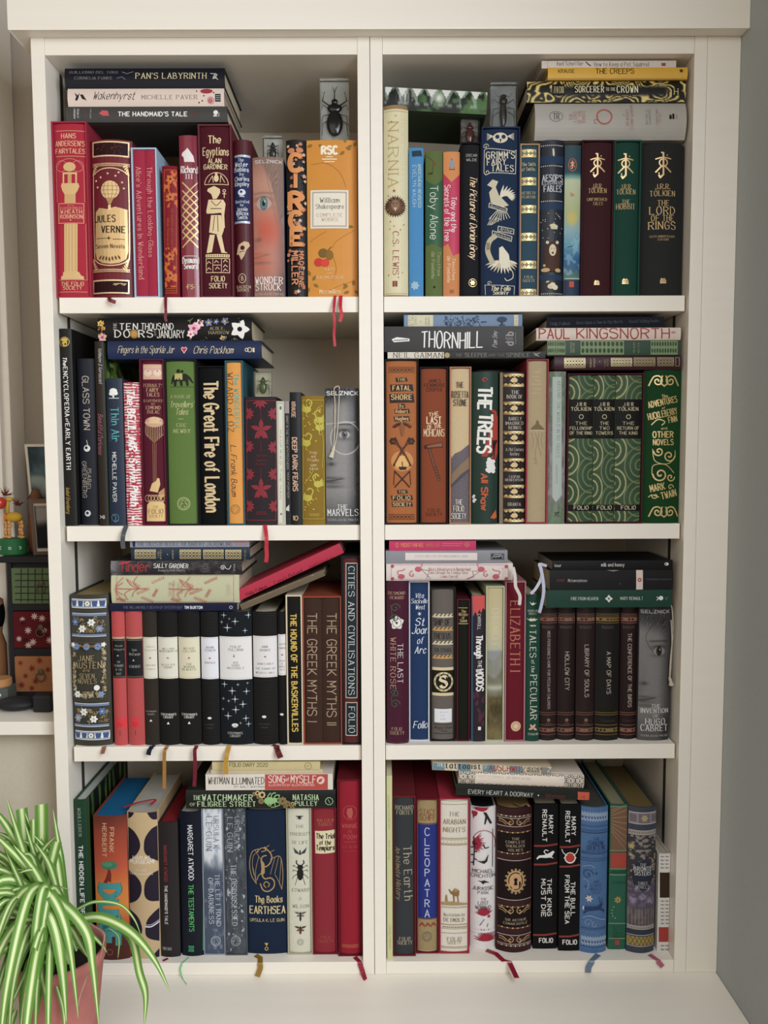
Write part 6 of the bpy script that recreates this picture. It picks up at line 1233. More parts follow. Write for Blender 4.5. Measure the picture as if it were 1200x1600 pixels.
b = H(162, 1003, 237, 372, '1E1D1F', 'black paperback with one cream band and scuffed corners', stack=stk, kind='jacket', hard=False, sag=.0004, Y=.014, D=.13, pages='B5A68A')
b.rect(753, 226, 798, 374, 'D6C6BC').disc(776, 304, 14, 'B03A30').disc(776, 304, 6, 'D6C6BC').ac('OVID', 216, 268, 308, 13, 'A8503A', 'sr').ac('Metamorphoses', 290, 420, 308, 20, 'C9C6C0', 'it').ac('PENGUIN CLASSICS', 822, 990, 300, 8, '8A8886').poly([(555, 236), (640, 238), (600, 246)], 'A9A090').poly([(640, 328), (652, 330), (645, 334)], '8A8886').line([(165, 240), (165, 370)], 3, '6A6258')
ribbon(b, [(148, 235, .012), (98, 222, .010), (112, 260, .008), (110, 320, .008), (72, 390, .006), (40, 422, .004)], .0048, 'B9BAC6', shelf=False)
ribbon(b, [(100, 222, .009), (118, 300, .007), (128, 400, .005), (112, 500, .004), (98, 552, .004)], .0052, 'AEB2C4', shelf=False)
b = H(185, 1000, 170, 233, '161516', 'black paperback with small white lower case title on top', stack=stk, kind='jacket', hard=False, sag=.0003, Y=.013, D=.12, pages='8A857C', yaw=0)
b.ac('kaur', 203, 247, 203, 18, 'D9D6D2', 'sr').ac('milk and honey', 517, 673, 198, 22, 'E0DDD9', 'sr').disc(958, 193, 14, 'D9D6D2', 11).rect(950, 186, 956, 200, '161516')
# ================================================================== bottom left
S('M')
b = V(80, 166, 345, 1400, '22412F', 'tall green book at the left end, half hidden by the plant', kind='jacket', side='3A5228', D=.22, Y=.012, pages='A9ADA6')
b.t('WOHLLEBEN', (100, 402), (110, 592), 20, 'B9C2AE', 'sr').t('THE HIDDEN LIFE OF TREES', (112, 655), (132, 1290), 26, 'EDEFE8', 'sB')
b.side(lambda a, b_: mixc(mixc('20321C', '7A9A48', fbm(a*10, b_*6)), '12180F', sst(.35, .6, np.abs(np.sin(a*22+fbm(a*5, b_*3)*3)))), .215, 90, 40)
b = V(203, 428, 458, 1428, '8A3A28', 'thick orange and russet book with teal capital letters', sag=.006, kind='jacket', pages='175A84', D=.17)
def dune(a, b_): return mixc(ramp(b_, [(0, '6A3028'), (.16, '9C4430'), (.38, 'B8523A'), (.44, 'C0603A')]), 'C98A4A', 0*a) if False else ramp(b_+.02*(fbm(a*4, b_*8)-.5), [(0, '5E2E26'), (.12, '8E3F2E'), (.34, 'B0503A'), (.50, 'C9753A'), (.62, 'C8803E'), (.78, 'A0502E'), (.83, '4E2420'), (1.0, '48221E')])
b.paint(dune, None, 30, 140)
b.dn('FRANK', 322, 532, 700, 26, 'CBA07A', 'sB').dn('HERBERT', 272, 505, 732, 26, 'CBA07A', 'sB')
b.disc(305, 790, 56, '3A7A5C', 30).disc(290, 782, 36, '4F8A66', 18).line([(300, 812), (295, 860)], 5, '5A2A20').poly([(280, 880), (296, 830), (312, 815), (320, 850), (318, 905), (300, 895), (290, 912), (264, 905)], '7A2A22')
b.dn('DUNE', 306, 925, 1325, 128, '2F6F72', 'sX').dn('DUNE', 306, 925, 1325, 120, '3F9290', 'sX').ring(310, 1375, 20, 3, '9A6A50', n=8)
b = V(431, 636, 432, 1418, 'C4A87C', 'thick beige book with dark violet hourglass blobs', sag=.006, kind='jacket', pages='A9A69C', D=.17)
vi = '2A2033'
for pts in ([(428, 432), (470, 432), (455, 462), (428, 480)], [(560, 432), (640, 432), (640, 480), (600, 485), (575, 462)],
            [(428, 535), (470, 560), (505, 610), (515, 660), (500, 700), (470, 735), (428, 765)], [(640, 525), (590, 545), (550, 600), (540, 650), (545, 700), (575, 735), (640, 775)],
            [(428, 830), (480, 860), (515, 900), (525, 950), (512, 1000), (480, 1035), (428, 1060)], [(640, 830), (590, 850), (552, 895), (542, 950), (548, 1000), (580, 1030), (640, 1040)],
            [(428, 1090), (490, 1130), (520, 1180), (528, 1235), (505, 1270), (428, 1330)], [(640, 1085), (600, 1115), (560, 1165), (550, 1240), (570, 1280), (640, 1310)], [(428, 1350), (460, 1380), (470, 1420), (428, 1420)], [(640, 1360), (610, 1390), (600, 1425), (640, 1425)]):
    b.poly([tuple(p) for p in cr(pts, 4)], vi)
b.line([(552, 1202), (590, 1204), (640, 1178)], 9, 'D5D0DC', smooth=4).line([(552, 1190), (590, 1190), (640, 1165)], 3, 'D5D0DC', smooth=4)
b.ac('HARUKI', 462, 576, 738, 24, 'EDE6D8', 'ss').ac('MURAKAMI', 442, 606, 766, 26, 'EDE6D8', 'ss').ac('KILLING', 482, 556, 822, 13, 'E6DCC8', 'ss').ac('COMMENDATORE', 442, 602, 847, 14, 'E6DCC8', 'ss')
zt = standing[6][-1][2]
def toprib(sp, P, width, col):
    """ribbon lying over the top edge of a standing book: P (x offset, y depth, z above top)"""
    h = sp.h; pts = [Vector(q) for q in cr([(x, y, h+z) for x, y, z in P], 4)]; V_ = []; F_ = []
    for i, p in enumerate(pts):
        t = (pts[min(i+1, len(pts)-1)]-pts[max(i-1, 0)]).normalized(); a = t.cross(Vector((0, 0, 1))); a = a.normalized() if a.length > .1 else Vector((1, 0, 0))
        n = Vector((0, 0, .0003)); V_ += [tuple(p-a*width/2), tuple(p+a*width/2), tuple(p+a*width/2+n), tuple(p-a*width/2+n)]
    for i in range(len(pts)-1):
        for k in range(4): F_.append((i*4+k, i*4+(k+1) % 4, i*4+4+(k+1) % 4, i*4+4+k))
    mesh('ribbon', V_, F_, [mat(col, 'satin')], sp.root)
toprib(b, [(.008, .030, .0005), (.010, .022, .004), (.014, .034, .007), (-.010, .032, .004), (-.030, .018, .003), (-.034, .016, .002)], .0045, 'B01F3A')
b = V(645, 774, 498, 1408, '2B2727', 'narrow brown-black book with a red page block', sag=.003, kind='jacket', pages='741A20', D=.16)
b.dn('MARGARET ATWOOD', 685, 655, 900, 20, 'A8363C', 'ss', lean=3).dn("THE HANDMAID'S TALE", 690, 925, 1188, 18, 'DAD6D2', 'sB', lean=2).ac('VINTAGE', 664, 730, 1352, 18, 'C9C6C2')
ribbon(b, [(700, 1403), (668, 1432), (640, 1452)], .0048, 'A01C30')
b = V(785, 934, 428, 1402, '141A2C', 'navy book with white and green lettering', sag=.004, kind='jacket', pages='B5B2A8', D=.16, side='2AA05A')
b.dn('MARGARET ATWOOD', 855, 518, 890, 31, 'DDE0E4', 'ss', lean=5).dn('THE TESTAMENTS', 860, 920, 1236, 31, '55BE66', 'ss', lean=3).poly([(838, 1332), (880, 1332), (876, 1350), (880, 1372), (838, 1372), (845, 1350)], '2F8A5A').ring(860, 1352, 9, 3, '141A2C')
b.rect(936, 1060, 944, 1370, '2FAA58')
ribbon(b, [(838, 1408), (795, 1450), (786, 1490), (800, 1550), (828, 1590)], .0022, '6FC07F')
S('N')
c = Case(-14, 129, 394, 1382, '8F98A8', 'grey-blue clear slipcase around the white and slate book', t=.0014, kind='gloss')
b = c.book('book fading from misty white to slate with grey capitals', '5A6474', kind='gloss', sag=.001)
b.paint(lambda a, b_: mixc(mixc('CDD1D6', '454F60', sst(.30, .48, b_+.16*(fbm(a*3, b_*9)-.5))), '8A94A2', sst(.55, .75, fbm(a*6+2, b_*22))*.6), None, 24, 140)
b.dn('URSULA K', 76, 450, 668, 32, '5A6270', 'sr').dn('LE GUIN', 28, 452, 682, 36, '5A6270', 'sr').dn('THE LEFT HAND', 88, 840, 1188, 28, 'C6CCD4', 'sr', lean=6).dn('OF DARKNESS', 42, 865, 1172, 30, 'C6CCD4', 'sr', lean=4); flogo(b, 74, 1287, 32, 'AEB6C0')
c = Case(131, 279, 394, 1384, '4F555C', 'clear-fronted slate slipcase around the mottled grey book', t=.0014, kind='gloss')
b = c.book('mottled charcoal book with pale grey capitals', '43484F', kind='gloss', sag=.001)
b.paint(lambda a, b_: mixc(mixc('2E3238', '5E656C', fbm(a*4, b_*16)), 'B5BCC2', sst(.68, .76, fbm(a*9+5, b_*44, 3))*.9), None, 34, 200)
b.dn('URSULA K', 216, 455, 680, 30, 'A9AFB6', 'sr').dn('LE GUIN', 168, 458, 690, 34, 'A9AFB6', 'sr').dn('THE DISPOSSESSED', 196, 775, 1185, 34, 'B9BFC4', 'sr', lean=5); flogo(b, 208, 1287, 32, 'A0A6AC')
b = V(284, 546, 412, 1374, '172A45', 'wide navy clothbound book with a gilt winged dragon', sag=.003, D=.18)
g = 'B8975C'
def L(pts, w_=4): b.line(pts, w_, g, 'foil', smooth=5)
L([(360, 672), (320, 690), (302, 740), (300, 800), (315, 860), (345, 905)], 5); L([(360, 690), (325, 720), (318, 790), (330, 850)], 3); L([(335, 680), (372, 740)], 3); L([(345, 905), (322, 800)], 3); L([(345, 905), (340, 820), (362, 720)], 3)
L([(400, 660), (440, 700), (448, 740), (425, 780), (395, 790), (378, 760), (385, 725), (412, 715)], 8); L([(350, 690), (375, 668), (395, 665), (410, 680), (380, 690)], 6); L([(392, 790), (380, 830), (400, 870), (440, 865), (465, 890), (460, 930), (425, 955), (390, 945), (372, 905)], 8); L([(410, 930), (395, 910), (410, 890), (432, 905), (425, 925)], 6)
L([(440, 740), (490, 720), (510, 740), (520, 800), (522, 870), (515, 945)], 4); L([(495, 722), (480, 790), (468, 840)], 3); L([(510, 745), (505, 830), (500, 900)], 3); L([(470, 730), (450, 800), (440, 840)], 3); L([(500, 900), (515, 945), (490, 880), (470, 845)], 3); L([(385, 830), (360, 850), (350, 880)], 5)
b.poly([(375, 735), (400, 770), (402, 830), (385, 850), (378, 790)], g, 'foil').star(405, 660, 8, g).line([(410, 662), (432, 645)], 3, g).line([(440, 690), (465, 680)], 3, g)
b.ac('The Books', 336, 520, 1008, 42, 'D3C08A', 'un').ac('of', 380, 402, 1032, 20, 'D3C08A', 'un').ac('EARTHSEA', 300, 538, 1080, 48, 'D3C08A', 'un').ac('URSULA K. LE GUIN', 302, 532, 1148, 20, 'D3C08A', 'ss').poly([(400, 1300), (426, 1300), (414, 1322)], 'C9A848').ring(414, 1338, 10, 5, 'C9A848')
ribbon(b, [(335, 1380), (372, 1400), (388, 1430), (372, 1470), (352, 1525)], .0085, '8A6A24')
c = Case(550, 718, 393, 1378, 'A6A288', 'stone grey slipcase around the cream book with insects')
b = c.book('cream book printed with black insects', 'CFCDB8')
for t_, x0, x1, y, z in (('THE', 608, 664, 520, 18), ('DIVERSITY', 570, 706, 572, 19), ('OF LIFE', 584, 690, 628, 20), ('EDWARD', 584, 700, 947, 20), ('O.', 632, 652, 1003, 17), ('WILSON', 588, 696, 1055, 20)): b.ac(t_, x0, x1, y, z, '2A2A26', 'sr')
ik = '23211F'
def wings(x, y, s_, col, dn=1):
    b.disc(x, y, s_*.16, ik, s_*.5)
    for g_ in (-1, 1): b.leaf(x, y-s_*.2, s_, 90-g_*(75 if dn > 0 else 60), s_*.32, col); b.leaf(x, y, s_*.7, 90-g_*110, s_*.26, col)
wings(634, 462, 28, '4A4640'); b.disc(634, 456, 9, ik)
for g_ in (-1, 1): b.poly([(638, 708), (638+g_*14, 690), (638+g_*46, 660), (638+g_*34, 698)], '3A4450')
b.disc(638, 694, 5, ik, 18); b.disc(639, 838, 22, ik, 42).disc(639, 792, 20, ik, 16).line([(630, 780), (614, 765), (616, 748)], 7, ik, smooth=4).line([(648, 780), (664, 765), (660, 748)], 7, ik, smooth=4)
for g_ in (-1, 1):
    for y0, y1, x1 in ((800, 780, 44), (820, 812, 46), (835, 860, 48), (860, 900, 30)): b.line([(639+g_*18, y0), (639+g_*x1, y1), (639+g_*(x1+4), y1+12)], 3, ik)
wings(641, 1112, 42, '6A6456'); b.disc(641, 1135, 6, ik, 18); wings(641, 1208, 42, '5A3A30'); b.disc(641, 1222, 8, '6A3A28', 18); flogo(b, 641, 1293, 20, '9A988A')
c = Case(720, 885, 393, 1378, '7A1C2A', 'dark red slipcase around the red book with a cream label')
b = c.book('red cloth book with a cream label in gothic lettering', '8C2832')
b.ac('MALCOLM', 752, 862, 480, 20, 'B0704A').ac('BARBER', 762, 848, 506, 20, 'B0704A').poly([(737, 553), (872, 545), (874, 698), (740, 704)], 'DCCFA8').ac('The Trial', 746, 868, 586, 32, '2A2018', 'bl').ac('of the', 768, 844, 628, 28, '2A2018', 'bl').ac('Templars', 746, 868, 664, 32, '2A2018', 'bl').ac('FOLIO', 776, 846, 1262, 18, 'A85A44').ac('SOCIETY', 762, 860, 1288, 18, 'A85A44')
c = Case(890, 1053, 204, 1390, '621520', 'tall dark red slipcase against the centre upright', t=.0028)
b = c.book('tall scarlet cloth book with a round gilt emblem', '96192C')
b.ring(972, 428, 47, 3, 'B8504A').poly([(955, 400), (985, 395), (992, 430), (985, 465), (962, 465), (950, 430)], 'B0564A').ac('WINNIE', 918, 1024, 517, 26, 'B04A44', 'un').ac('THE', 956, 988, 554, 18, 'B04A44', 'un').ac('POOH', 930, 1016, 590, 26, 'B04A44', 'un').hl(930, 1014, 623, 3, 'B04A44').ac('A.A. MILNE', 918, 1024, 657, 15, 'A8403C', 'un').ac('THE WORLD', 922, 1022, 685, 10, 'A8403C').rect(918, 1310, 1030, 1332, 'A84A34').hl(918, 1030, 1321, 3, '96192C')
ribbon(b, [(1005, 1392), (1040, 1440), (1056, 1490), (1075, 1548)], .0078, '8E1A34')
S('N'); stk = 'p10'
b = H(-128, 876, 264, 390, '20221F', 'black book with pale green octopus and tan cogwheels', stack=stk, kind='jacket', Y=.014, D=.15)
gr = 'A9C98E'
b.ac('THE', -78, -26, 315, 28, 'B5CFA0', 'sb').ac('WATCHMAKER', -18, 320, 314, 36, 'B5CFA0', 'sb').ac('OF', -100, -62, 360, 20, 'B5CFA0', 'sb').ac('FILIGREE STREET', -50, 340, 358, 34, 'B5CFA0', 'sb').ac('NATASHA', 590, 762, 312, 34, 'B5CFA0', 'sb').ac('PULLEY', 604, 752, 354, 32, 'B5CFA0', 'sb')
b.disc(432, 336, 36, '8FC07A', 26).disc(468, 332, 18, '8FC07A')
for k in range(8):
    a_ = -2.6+k*.75; b.line([(455, 332), (455+38*math.cos(a_), 332+34*math.sin(a_)), (462+52*math.cos(a_+.3), 332+48*math.sin(a_+.3)), (455+44*math.cos(a_+.7), 332+50*math.sin(a_+.7))], 6, '8FC07A', smooth=4)
for x, y, r, f_ in ((330, 290, 12, 1), (352, 285, 14, 0), (358, 308, 12, 1), (384, 295, 20, 0), (378, 336, 18, 1), (522, 335, 26, 1), (556, 352, 18, 1), (540, 374, 14, 1), (586, 378, 14, 1), (588, 352, 12, 0), (576, 362, 12, 1)):
    (b.disc(x, y, r, '8A7448') if f_ else b.ring(x, y, r*.75, r*.45, 'C9B078'))
    for k in range(8): b.disc(x+r*math.cos(k*.785), y+r*math.sin(k*.785), r*.2, '8A7448' if f_ else 'C9B078', n=5)
    if f_: b.disc(x, y, r*.35, '5E4E30')
b.ring(833, 334, 24, 4, '9AB88A').line([(826, 322), (838, 345)], 4, '9AB88A')
for k in range(10): b.disc(833+27*math.cos(k*.628), 334+27*math.sin(k*.628), 3, '9AB88A', n=5)
b = H(5, 857, 150, 256, 'DCD3C6', 'cream and coral paperback with quirky hand lettering', stack=stk, kind='jacket', hard=False, sag=.0003, Y=.014, D=.15, pages='C9B896')
b.rect(402, 148, 824, 258, 'B84A40').ac('WHITMAN ILLUMINATED', 22, 398, 195, 44, '3E3833', 'hd').ac('BY WALT WHITMAN', 197, 398, 234, 14, '5A524A', 'hd').ac('SONG', 425, 535, 184, 46, 'E9D6CC', 'hd').ac('of', 540, 565, 184, 24, 'E9D6CC', 'hd').ac('MYSELF', 575, 745, 184, 48, 'E9D6CC', 'hd').ac('ILLUSTRATED BY ALLEN CRAWFORD', 428, 734, 222, 14, 'E9D6CC', 'hd').disc(776, 190, 26, 'E0C4B8').leaf(760, 205, 40, 45, 20, 'B84A40')
b = H(40, 790, 126, 150, 'C9B994', 'slim cream paperback under the buff diary', stack=stk, kind='jacket', hard=False, sag=.0002, Y=.018, D=.15, pages='D0C4A8')
b = H(48, 772, 72, 126, 'C9B884', 'buff diary with green lettering directly under the shelf', stack=stk, kind='cloth', hard=True, sag=.0004, Y=.016, D=.14, tilt=0)
b.ac('FOLIO DIARY 2020', 165, 422, 92, 24, '3F5A38', 'ss').ring(692, 100, 22, 3, '6A7A4A').line([(680, 105), (700, 92)], 3, '6A7A4A')
# ================================================================== bottom right
S('O')
b = V(62, 100, 182, 1440, 'C9C88F', 'tall slim pale yellow book at the left end', kind='jacket', hard=False, D=.2, Y=.0065)
b.t('Dark Hearts and the Lady', (74, 318), (80, 540), 14, 'A0A070', 'it').t('Ralf Konig', (78, 620), (80, 745), 14, '8A8A5C', 'it').t('CRIME PRESS', (82, 1190), (84, 1352), 10, '7A7A5A', 'ss')
c = Case(104, 258, 320, 1402, '6A2226', 'dull red slipcase beside the pale yellow book')
b = c.book('charcoal book with grey-tan serif title', '393B3E')
b.ac('RICHARD', 120, 244, 398, 26, 'B9AC92').ac('FORTEY', 128, 240, 431, 26, 'B9AC92').dn('The Earth', 205, 655, 1025, 52, 'A9A08C', 'sr', lean=4).dn('An Intimate History', 140, 665, 1022, 30, 'A08A68', 'it', lean=4).ac('FOLIO', 147, 222, 1284, 22, 'B9AC92').ac('SOCIETY', 134, 234, 1311, 22, 'B9AC92')
c = Case(262, 414, 338, 1384, '6E1824', 'wine slipcase around the blue and tan book')
b = c.book('tan book with a royal blue panel and stacked thin letters', 'A08A5E', sag=.004)
b.rect(262, 512, 412, 1146, '1C2F92').hl(262, 412, 507, 8, '7A4A38').hl(262, 412, 1150, 7, '7A4A38').ac('STACY', 286, 388, 427, 34, '8A4A30', 'ss').ac('SCHIFF', 282, 392, 465, 34, '8A4A30', 'ss')
for k, ch in enumerate('CLEOPATRA'): b.ac(ch, 318, 352, 560+k*69, 48, 'B9BED0', 'ss')
for k in range(3): b.poly([(282+k*38, 1196), (300+k*38, 1170), (318+k*38, 1190), (316+k*38, 1204), (300+k*38, 1188), (284+k*38, 1206)], '9A3A2C')
flogo(b, 334, 1268, 32, '6A6A62'); b.dots((285, 1362), (395, 1362), 10, 3, 'D9CFB0')
c = Case(418, 622, 334, 1384, 'A02A3A', 'bright red slipcase around the ivory book with a camel')
b = c.book('ivory book with gilt bands and a small camel', 'DDD5C6', sag=.003)
tn = '9A8458'
for y in (352, 376, 606, 616, 642, 650, 1056, 1074, 1188, 1216, 1246, 1338, 1346): b.hl(430, 606, y, 4 if y not in (606, 650, 1188) else 7, 'A8946C')
b.dots((436, 630), (602, 630), 7, 3, tn).dots((436, 1066), (602, 1066), 14, 3, tn)
for k in range(12): b.leaf(438+k*14, 1206, 14, 20, 7, '6A5A38')
b.ac('THE', 482, 554, 440, 26, '8A744A').ac('ARABIAN', 444, 595, 492, 30, '8A744A').ac('NIGHTS', 444, 594, 546, 30, '8A744A').ac('Illustrations by', 446, 590, 1120, 20, '6A5A44', 'sr').ac('DETMOLD', 446, 586, 1155, 24, '6A5A44').ac('FOLIO', 470, 568, 1283, 24, '8A744A').ac('SOCIETY', 470, 564, 1308, 20, '8A744A')
b.poly([(478, 950), (485, 946), (500, 965), (508, 958), (520, 940), (530, 950), (540, 948), (552, 960), (550, 985), (545, 995), (548, 1035), (542, 1035), (536, 995), (520, 992), (520, 1035), (513, 1035), (508, 985), (494, 978)], '8A6A3A').poly([(432, 1038), (500, 1030), (606, 1044), (606, 1052), (432, 1052)], 'A88E5C').poly([(458, 990), (468, 985), (474, 1030), (456, 1030)], '9A7C4A').disc(528, 955, 12, 'A88450')
b = V(629, 800, 395, 1352, 'E2DCDA', 'white rounded book with crimson ferns and black birds', sag=.007, kind='jacket', pages='1A1A1E', D=.16)
cr2 = 'A02238'
for cx, cy, r, a0, a1 in ((700, 425, 70, 200, 340), (640, 640, 90, -50, 60), (720, 1130, 70, 200, 330), (735, 1300, 90, 190, 350), (660, 460, 40, 230, 300)):
    for k in range(15):
        a_ = a0+(a1-a0)*k/14; b.leaf(cx, cy, r*(.8+.3*random.random()), -a_, 9, cr2)
b.ring(720, 640, 78, 4, cr2, ry=90, a0=200, a1=380).poly([(640, 425), (665, 425), (650, 480)], cr2)
bk = '2A2628'
b.poly([(712, 425), (735, 430), (775, 505), (760, 508), (740, 470), (728, 510), (720, 508), (728, 455)], bk).line([(652, 600), (655, 690), (650, 790)], 7, bk).line([(780, 545), (778, 800)], 4, bk)
for k in range(6): b.leaf(652, 640+k*26, 24, 200 if k % 2 else -20, 9, bk)
b.line([(716, 645), (725, 668), (750, 665)], 7, bk, smooth=4).poly([(665, 755), (700, 758), (725, 752), (750, 710), (740, 760), (720, 775), (700, 768)], bk).poly([(672, 888), (700, 892), (720, 886), (760, 905), (725, 902), (712, 914), (700, 900)], bk)
for t_, x0, x1, y, z in (('MICHAEL', 642, 786, 826, 22), ('CRICHTON', 632, 796, 857, 22), ('JURASSIC', 642, 784, 941, 22), ('PARK', 676, 752, 970, 20), ('THE', 696, 736, 1013, 16), ('LOST', 678, 750, 1040, 22), ('WORLD', 660, 768, 1070, 22)): b.ac(t_, x0, x1, y, z, '3A3638', 'ss')
b.star(752, 1130, 16, cr2, 5, .4).line([(690, 1190), (720, 1150)], 4, bk).line([(740, 1200), (745, 1180)], 4, bk)
b.rect(628, 1225, 802, 1240, 'E2DCDA')
ribbon(b, [(745, 1358), (800, 1384, -.006), (850, 1430, -.008), (895, 1480, -.02), (940, 1548, -.035)], .0085, '8A142E')
b = V(806, 1048, 402, 1378, '34141A', 'very thick oxblood leather book with an ornate keyhole', sag=.011, kind='leather', D=.17, pages='8A7048')
g = 'C6A26A'; w2 = 'C9C0B8'
b.rect(815, 570, 1040, 715, '190F10').rect(815, 765, 1040, 1030, '1C1012').rect(815, 1080, 1040, 1215, '190F10')
for y in (568, 710, 1070, 1212): b.hl(815, 1040, y, 6, '7A5A38').dots((825, y), (1035, y), 6, 5, 'E2C88C', 'foil')
for y in (457, 1332): b.hl(812, 1042, y, 6, '8A6A58').dots((825, y), (1035, y), 7, 5, 'E9DDC8', 'foil')
for y in (470, 526, 755, 1022, 1260, 1320): b.hl(812, 1042, y, 4, w2, 'foil')
for y in (498, 1095, 1290):
    for g_ in (-1, 1): b.spiral(928+g_*30, y, 22, 90, 1.2, 5, g, 'foil', sgn=g_).line([(928+g_*30, y+20), (928+g_*60, y), (928+g_*80, y-14), (928+g_*104, y-16)], 6, g, 'foil', smooth=4).line([(928+g_*60, y+16), (928+g_*80, y+2), (928+g_*104, y-2)], 4, g, 'foil', smooth=4)
for t_, x0, x1, y, z in (('THE', 906, 958, 607, 15), ('COMPLETE', 866, 998, 631, 16), ('SHERLOCK', 868, 996, 657, 16), ('HOLMES', 882, 982, 684, 16), ('SIR ARTHUR', 862, 1004, 1155, 15), ('CONAN DOYLE', 850, 1014, 1180, 15)): b.ac(t_, x0, x1, y, z, 'B9A58C', 'sb')
b.disc(932, 893, 60, g, 72, n=26, kind='foil').disc(932, 893, 50, '1C1012', 61).disc(932, 893, 43, 'C99A6C', 54, n=24)
for k in range(16): b.disc(932+66*math.cos(k*.3927), 893+80*math.sin(k*.3927), 8, g, n=8, kind='foil').disc(932+66*math.cos(k*.3927), 893+80*math.sin(k*.3927), 3.5, '1C1012', n=6)
b.disc(932, 882, 12, '140C0C').poly([(926, 885), (938, 885), (944, 918), (920, 918)], '140C0C')
toprib(b, [(.002, .018, .0008), (.010, .006, .0018), (.020, .010, .0028), (.024, .004, .0005)], .0045, '8A7A50')
S('P')
for x0, x1, lab, yt, yb, rows in ((59, 221, 'black book with a white leaping horse', 372, 1352, ((('MARY', 176, 450, 575), ('RENAULT', 134, 412, 627)), (('THE KING', 166, 878, 1130), ('MUST DIE', 126, 880, 1135)), (652, 778, 1254), (97, 190, 1295))), (233, 374, 'black book with a red disc and white horns', 374, 1366, ((('MARY', 330, 460, 585), ('RENAULT', 290, 422, 635)), (('THE BULL', 325, 900, 1130), ('FROM THE SEA', 286, 855, 1182)), (660, 792, 1264), (256, 352, 1307)))):
    b = V(x0, x1, yt, yb, '171617', lab, sag=.001, kind='cloth', D=.16)
    for t_, xc, a_, z_ in rows[0]+rows[1]: b.dn(t_, xc, a_, z_, 27, 'DDDAD4', 'sB')
    for y in rows[2]: b.line([(x0+2, y+6), ((x0+x1)/2, y+4), (x1-2, y-6)], 12, '8E3430')
    b.ac('FOLIO', rows[3][0], rows[3][1], rows[3][2], 28, 'DDDAD4', 'sB')
    if x0 < 100: b.poly([(78, 742), (95, 722), (130, 718), (165, 705), (190, 690), (202, 698), (190, 715), (182, 730), (196, 742), (170, 735), (140, 738), (118, 736), (98, 738), (84, 750)], 'E2DFDA').line([(145, 712), (130, 698), (140, 685), (158, 690)], 6, 'E2DFDA', smooth=4)
    else: b.disc(306, 738, 38, 'E2DFDA').disc(306, 736, 31, 'B8382C').line([(250, 680), (262, 705), (284, 722)], 5, 'E2DFDA', smooth=3).line([(360, 676), (348, 705), (328, 720)], 5, 'E2DFDA', smooth=3).poly([(262, 738), (276, 728), (276, 750)], 'E2DFDA').poly([(350, 736), (336, 728), (336, 750)], 'E2DFDA')
b = V(379, 562, 397, 1382, '3B73AE', 'blue leather book with snowflakes and a leaping deer', sag=.007, kind='leather', D=.2, pages='4A4640')
lt = '8FA9C9'; dk = '1F3F74'
for y in (462, 1300):
    b.rect(382, y-24, 566, y+24, '6F93BC')
    for k in range(11): b.poly([(385+k*17, y-22), (393+k*17, y-36), (401+k*17, y-22), (401+k*17, y+22), (393+k*17, y+36), (385+k*17, y+22)], lt)
    b.hl(382, 566, y, 4, '3B73AE').dots((386, y+8), (560, y+8), 9, 6, dk)
for y in (526, 556, 572, 700, 712, 745, 760, 1216, 1226, 1340): b.hl(380, 566, y, 5, '2C5A96').hl(380, 566, y+6, 2.5, '5F8FC4')
b.dots((384, 566), (562, 566), 20, 2.5, dk).dots((384, 706), (562, 706), 20, 2.5, dk).ac('THE', 462, 505, 606, 18, dk).ac('SNOW', 432, 532, 636, 28, dk).ac('QUEEN', 420, 540, 668, 30, dk)
b.spiral(425, 848, 38, 0, 1.3, 4, dk).line([(395, 800), (440, 785), (470, 800)], 4, lt, smooth=4).star(484, 838, 14, dk).star(412, 934, 12, dk).line([(400, 880), (430, 900), (420, 950)], 3, lt, smooth=4)
for t_, x0, x1, y, z in (('AND', 462, 505, 895, 16), ('OTHER', 445, 515, 920, 17), ('WINTER', 440, 520, 945, 17), ('TALES', 450, 510, 970, 17)): b.ac(t_, x0, x1, y, z, dk)
b.flower(433, 1010, 26, 6, 'C9BEBC', 'A9B5C9', fat=.5).poly([(400, 1080), (412, 1068), (470, 1062), (500, 1060), (512, 1042), (530, 1048), (520, 1062), (516, 1078), (540, 1090), (536, 1112), (528, 1095), (498, 1085), (450, 1090), (425, 1095), (400, 1118), (395, 1112), (415, 1090)], dk)
b.line([(512, 1042), (505, 1020), (500, 1000)], 3, dk).line([(522, 1044), (524, 1024), (518, 1005)], 3, dk).line([(395, 1145), (440, 1125), (490, 1142), (545, 1160)], 5, lt, smooth=4).spiral(425, 1175, 28, 0, 1.2, 3, lt).spiral(470, 1185, 22, 90, 1.2, 3, lt).leaf(394, 1095, 34, 80, 10, 'C9CFD9')
ribbon(b, [(502, 1383), (455, 1440), (432, 1475), (428, 1510)], .0098, '5F7284')
b = V(570, 687, 376, 1356, '26614C', 'green paperback-like book with brown sunburst and red label', sag=.001, kind='jacket', D=.21, pages='8A8468', hard=True, side='1F5460')
b.rect(582, 398, 692, 690, '7A5A44')
for k in range(9): b.line([(586, 560-k*18), (690, 690-k*46)], 4, 'A08468')
for y in (392, 690, 812, 852, 1180, 1282): b.hl(566, 694, y, 4, '9AA87A')
b.rect(580, 703, 690, 806, 'B04436')
for k in range(4): b.ac('PETER PAN'[k:k+6], 590, 682, 722+k*22, 11, '8E342C')
b.ac('J.M.BARRIE', 582, 684, 832, 17, '1A4436', 'sb').ac('STORIES', 588, 678, 905, 15, '1A4436', 'sb').flower(628, 1020, 26, 7, 'B09048', '7A5A2A', fat=.5)
for x, y in ((600, 1068), (590, 1090), (588, 1110), (594, 1130), (610, 1142)): b.disc(x, y, 3.5, 'C9BE8A', n=6)
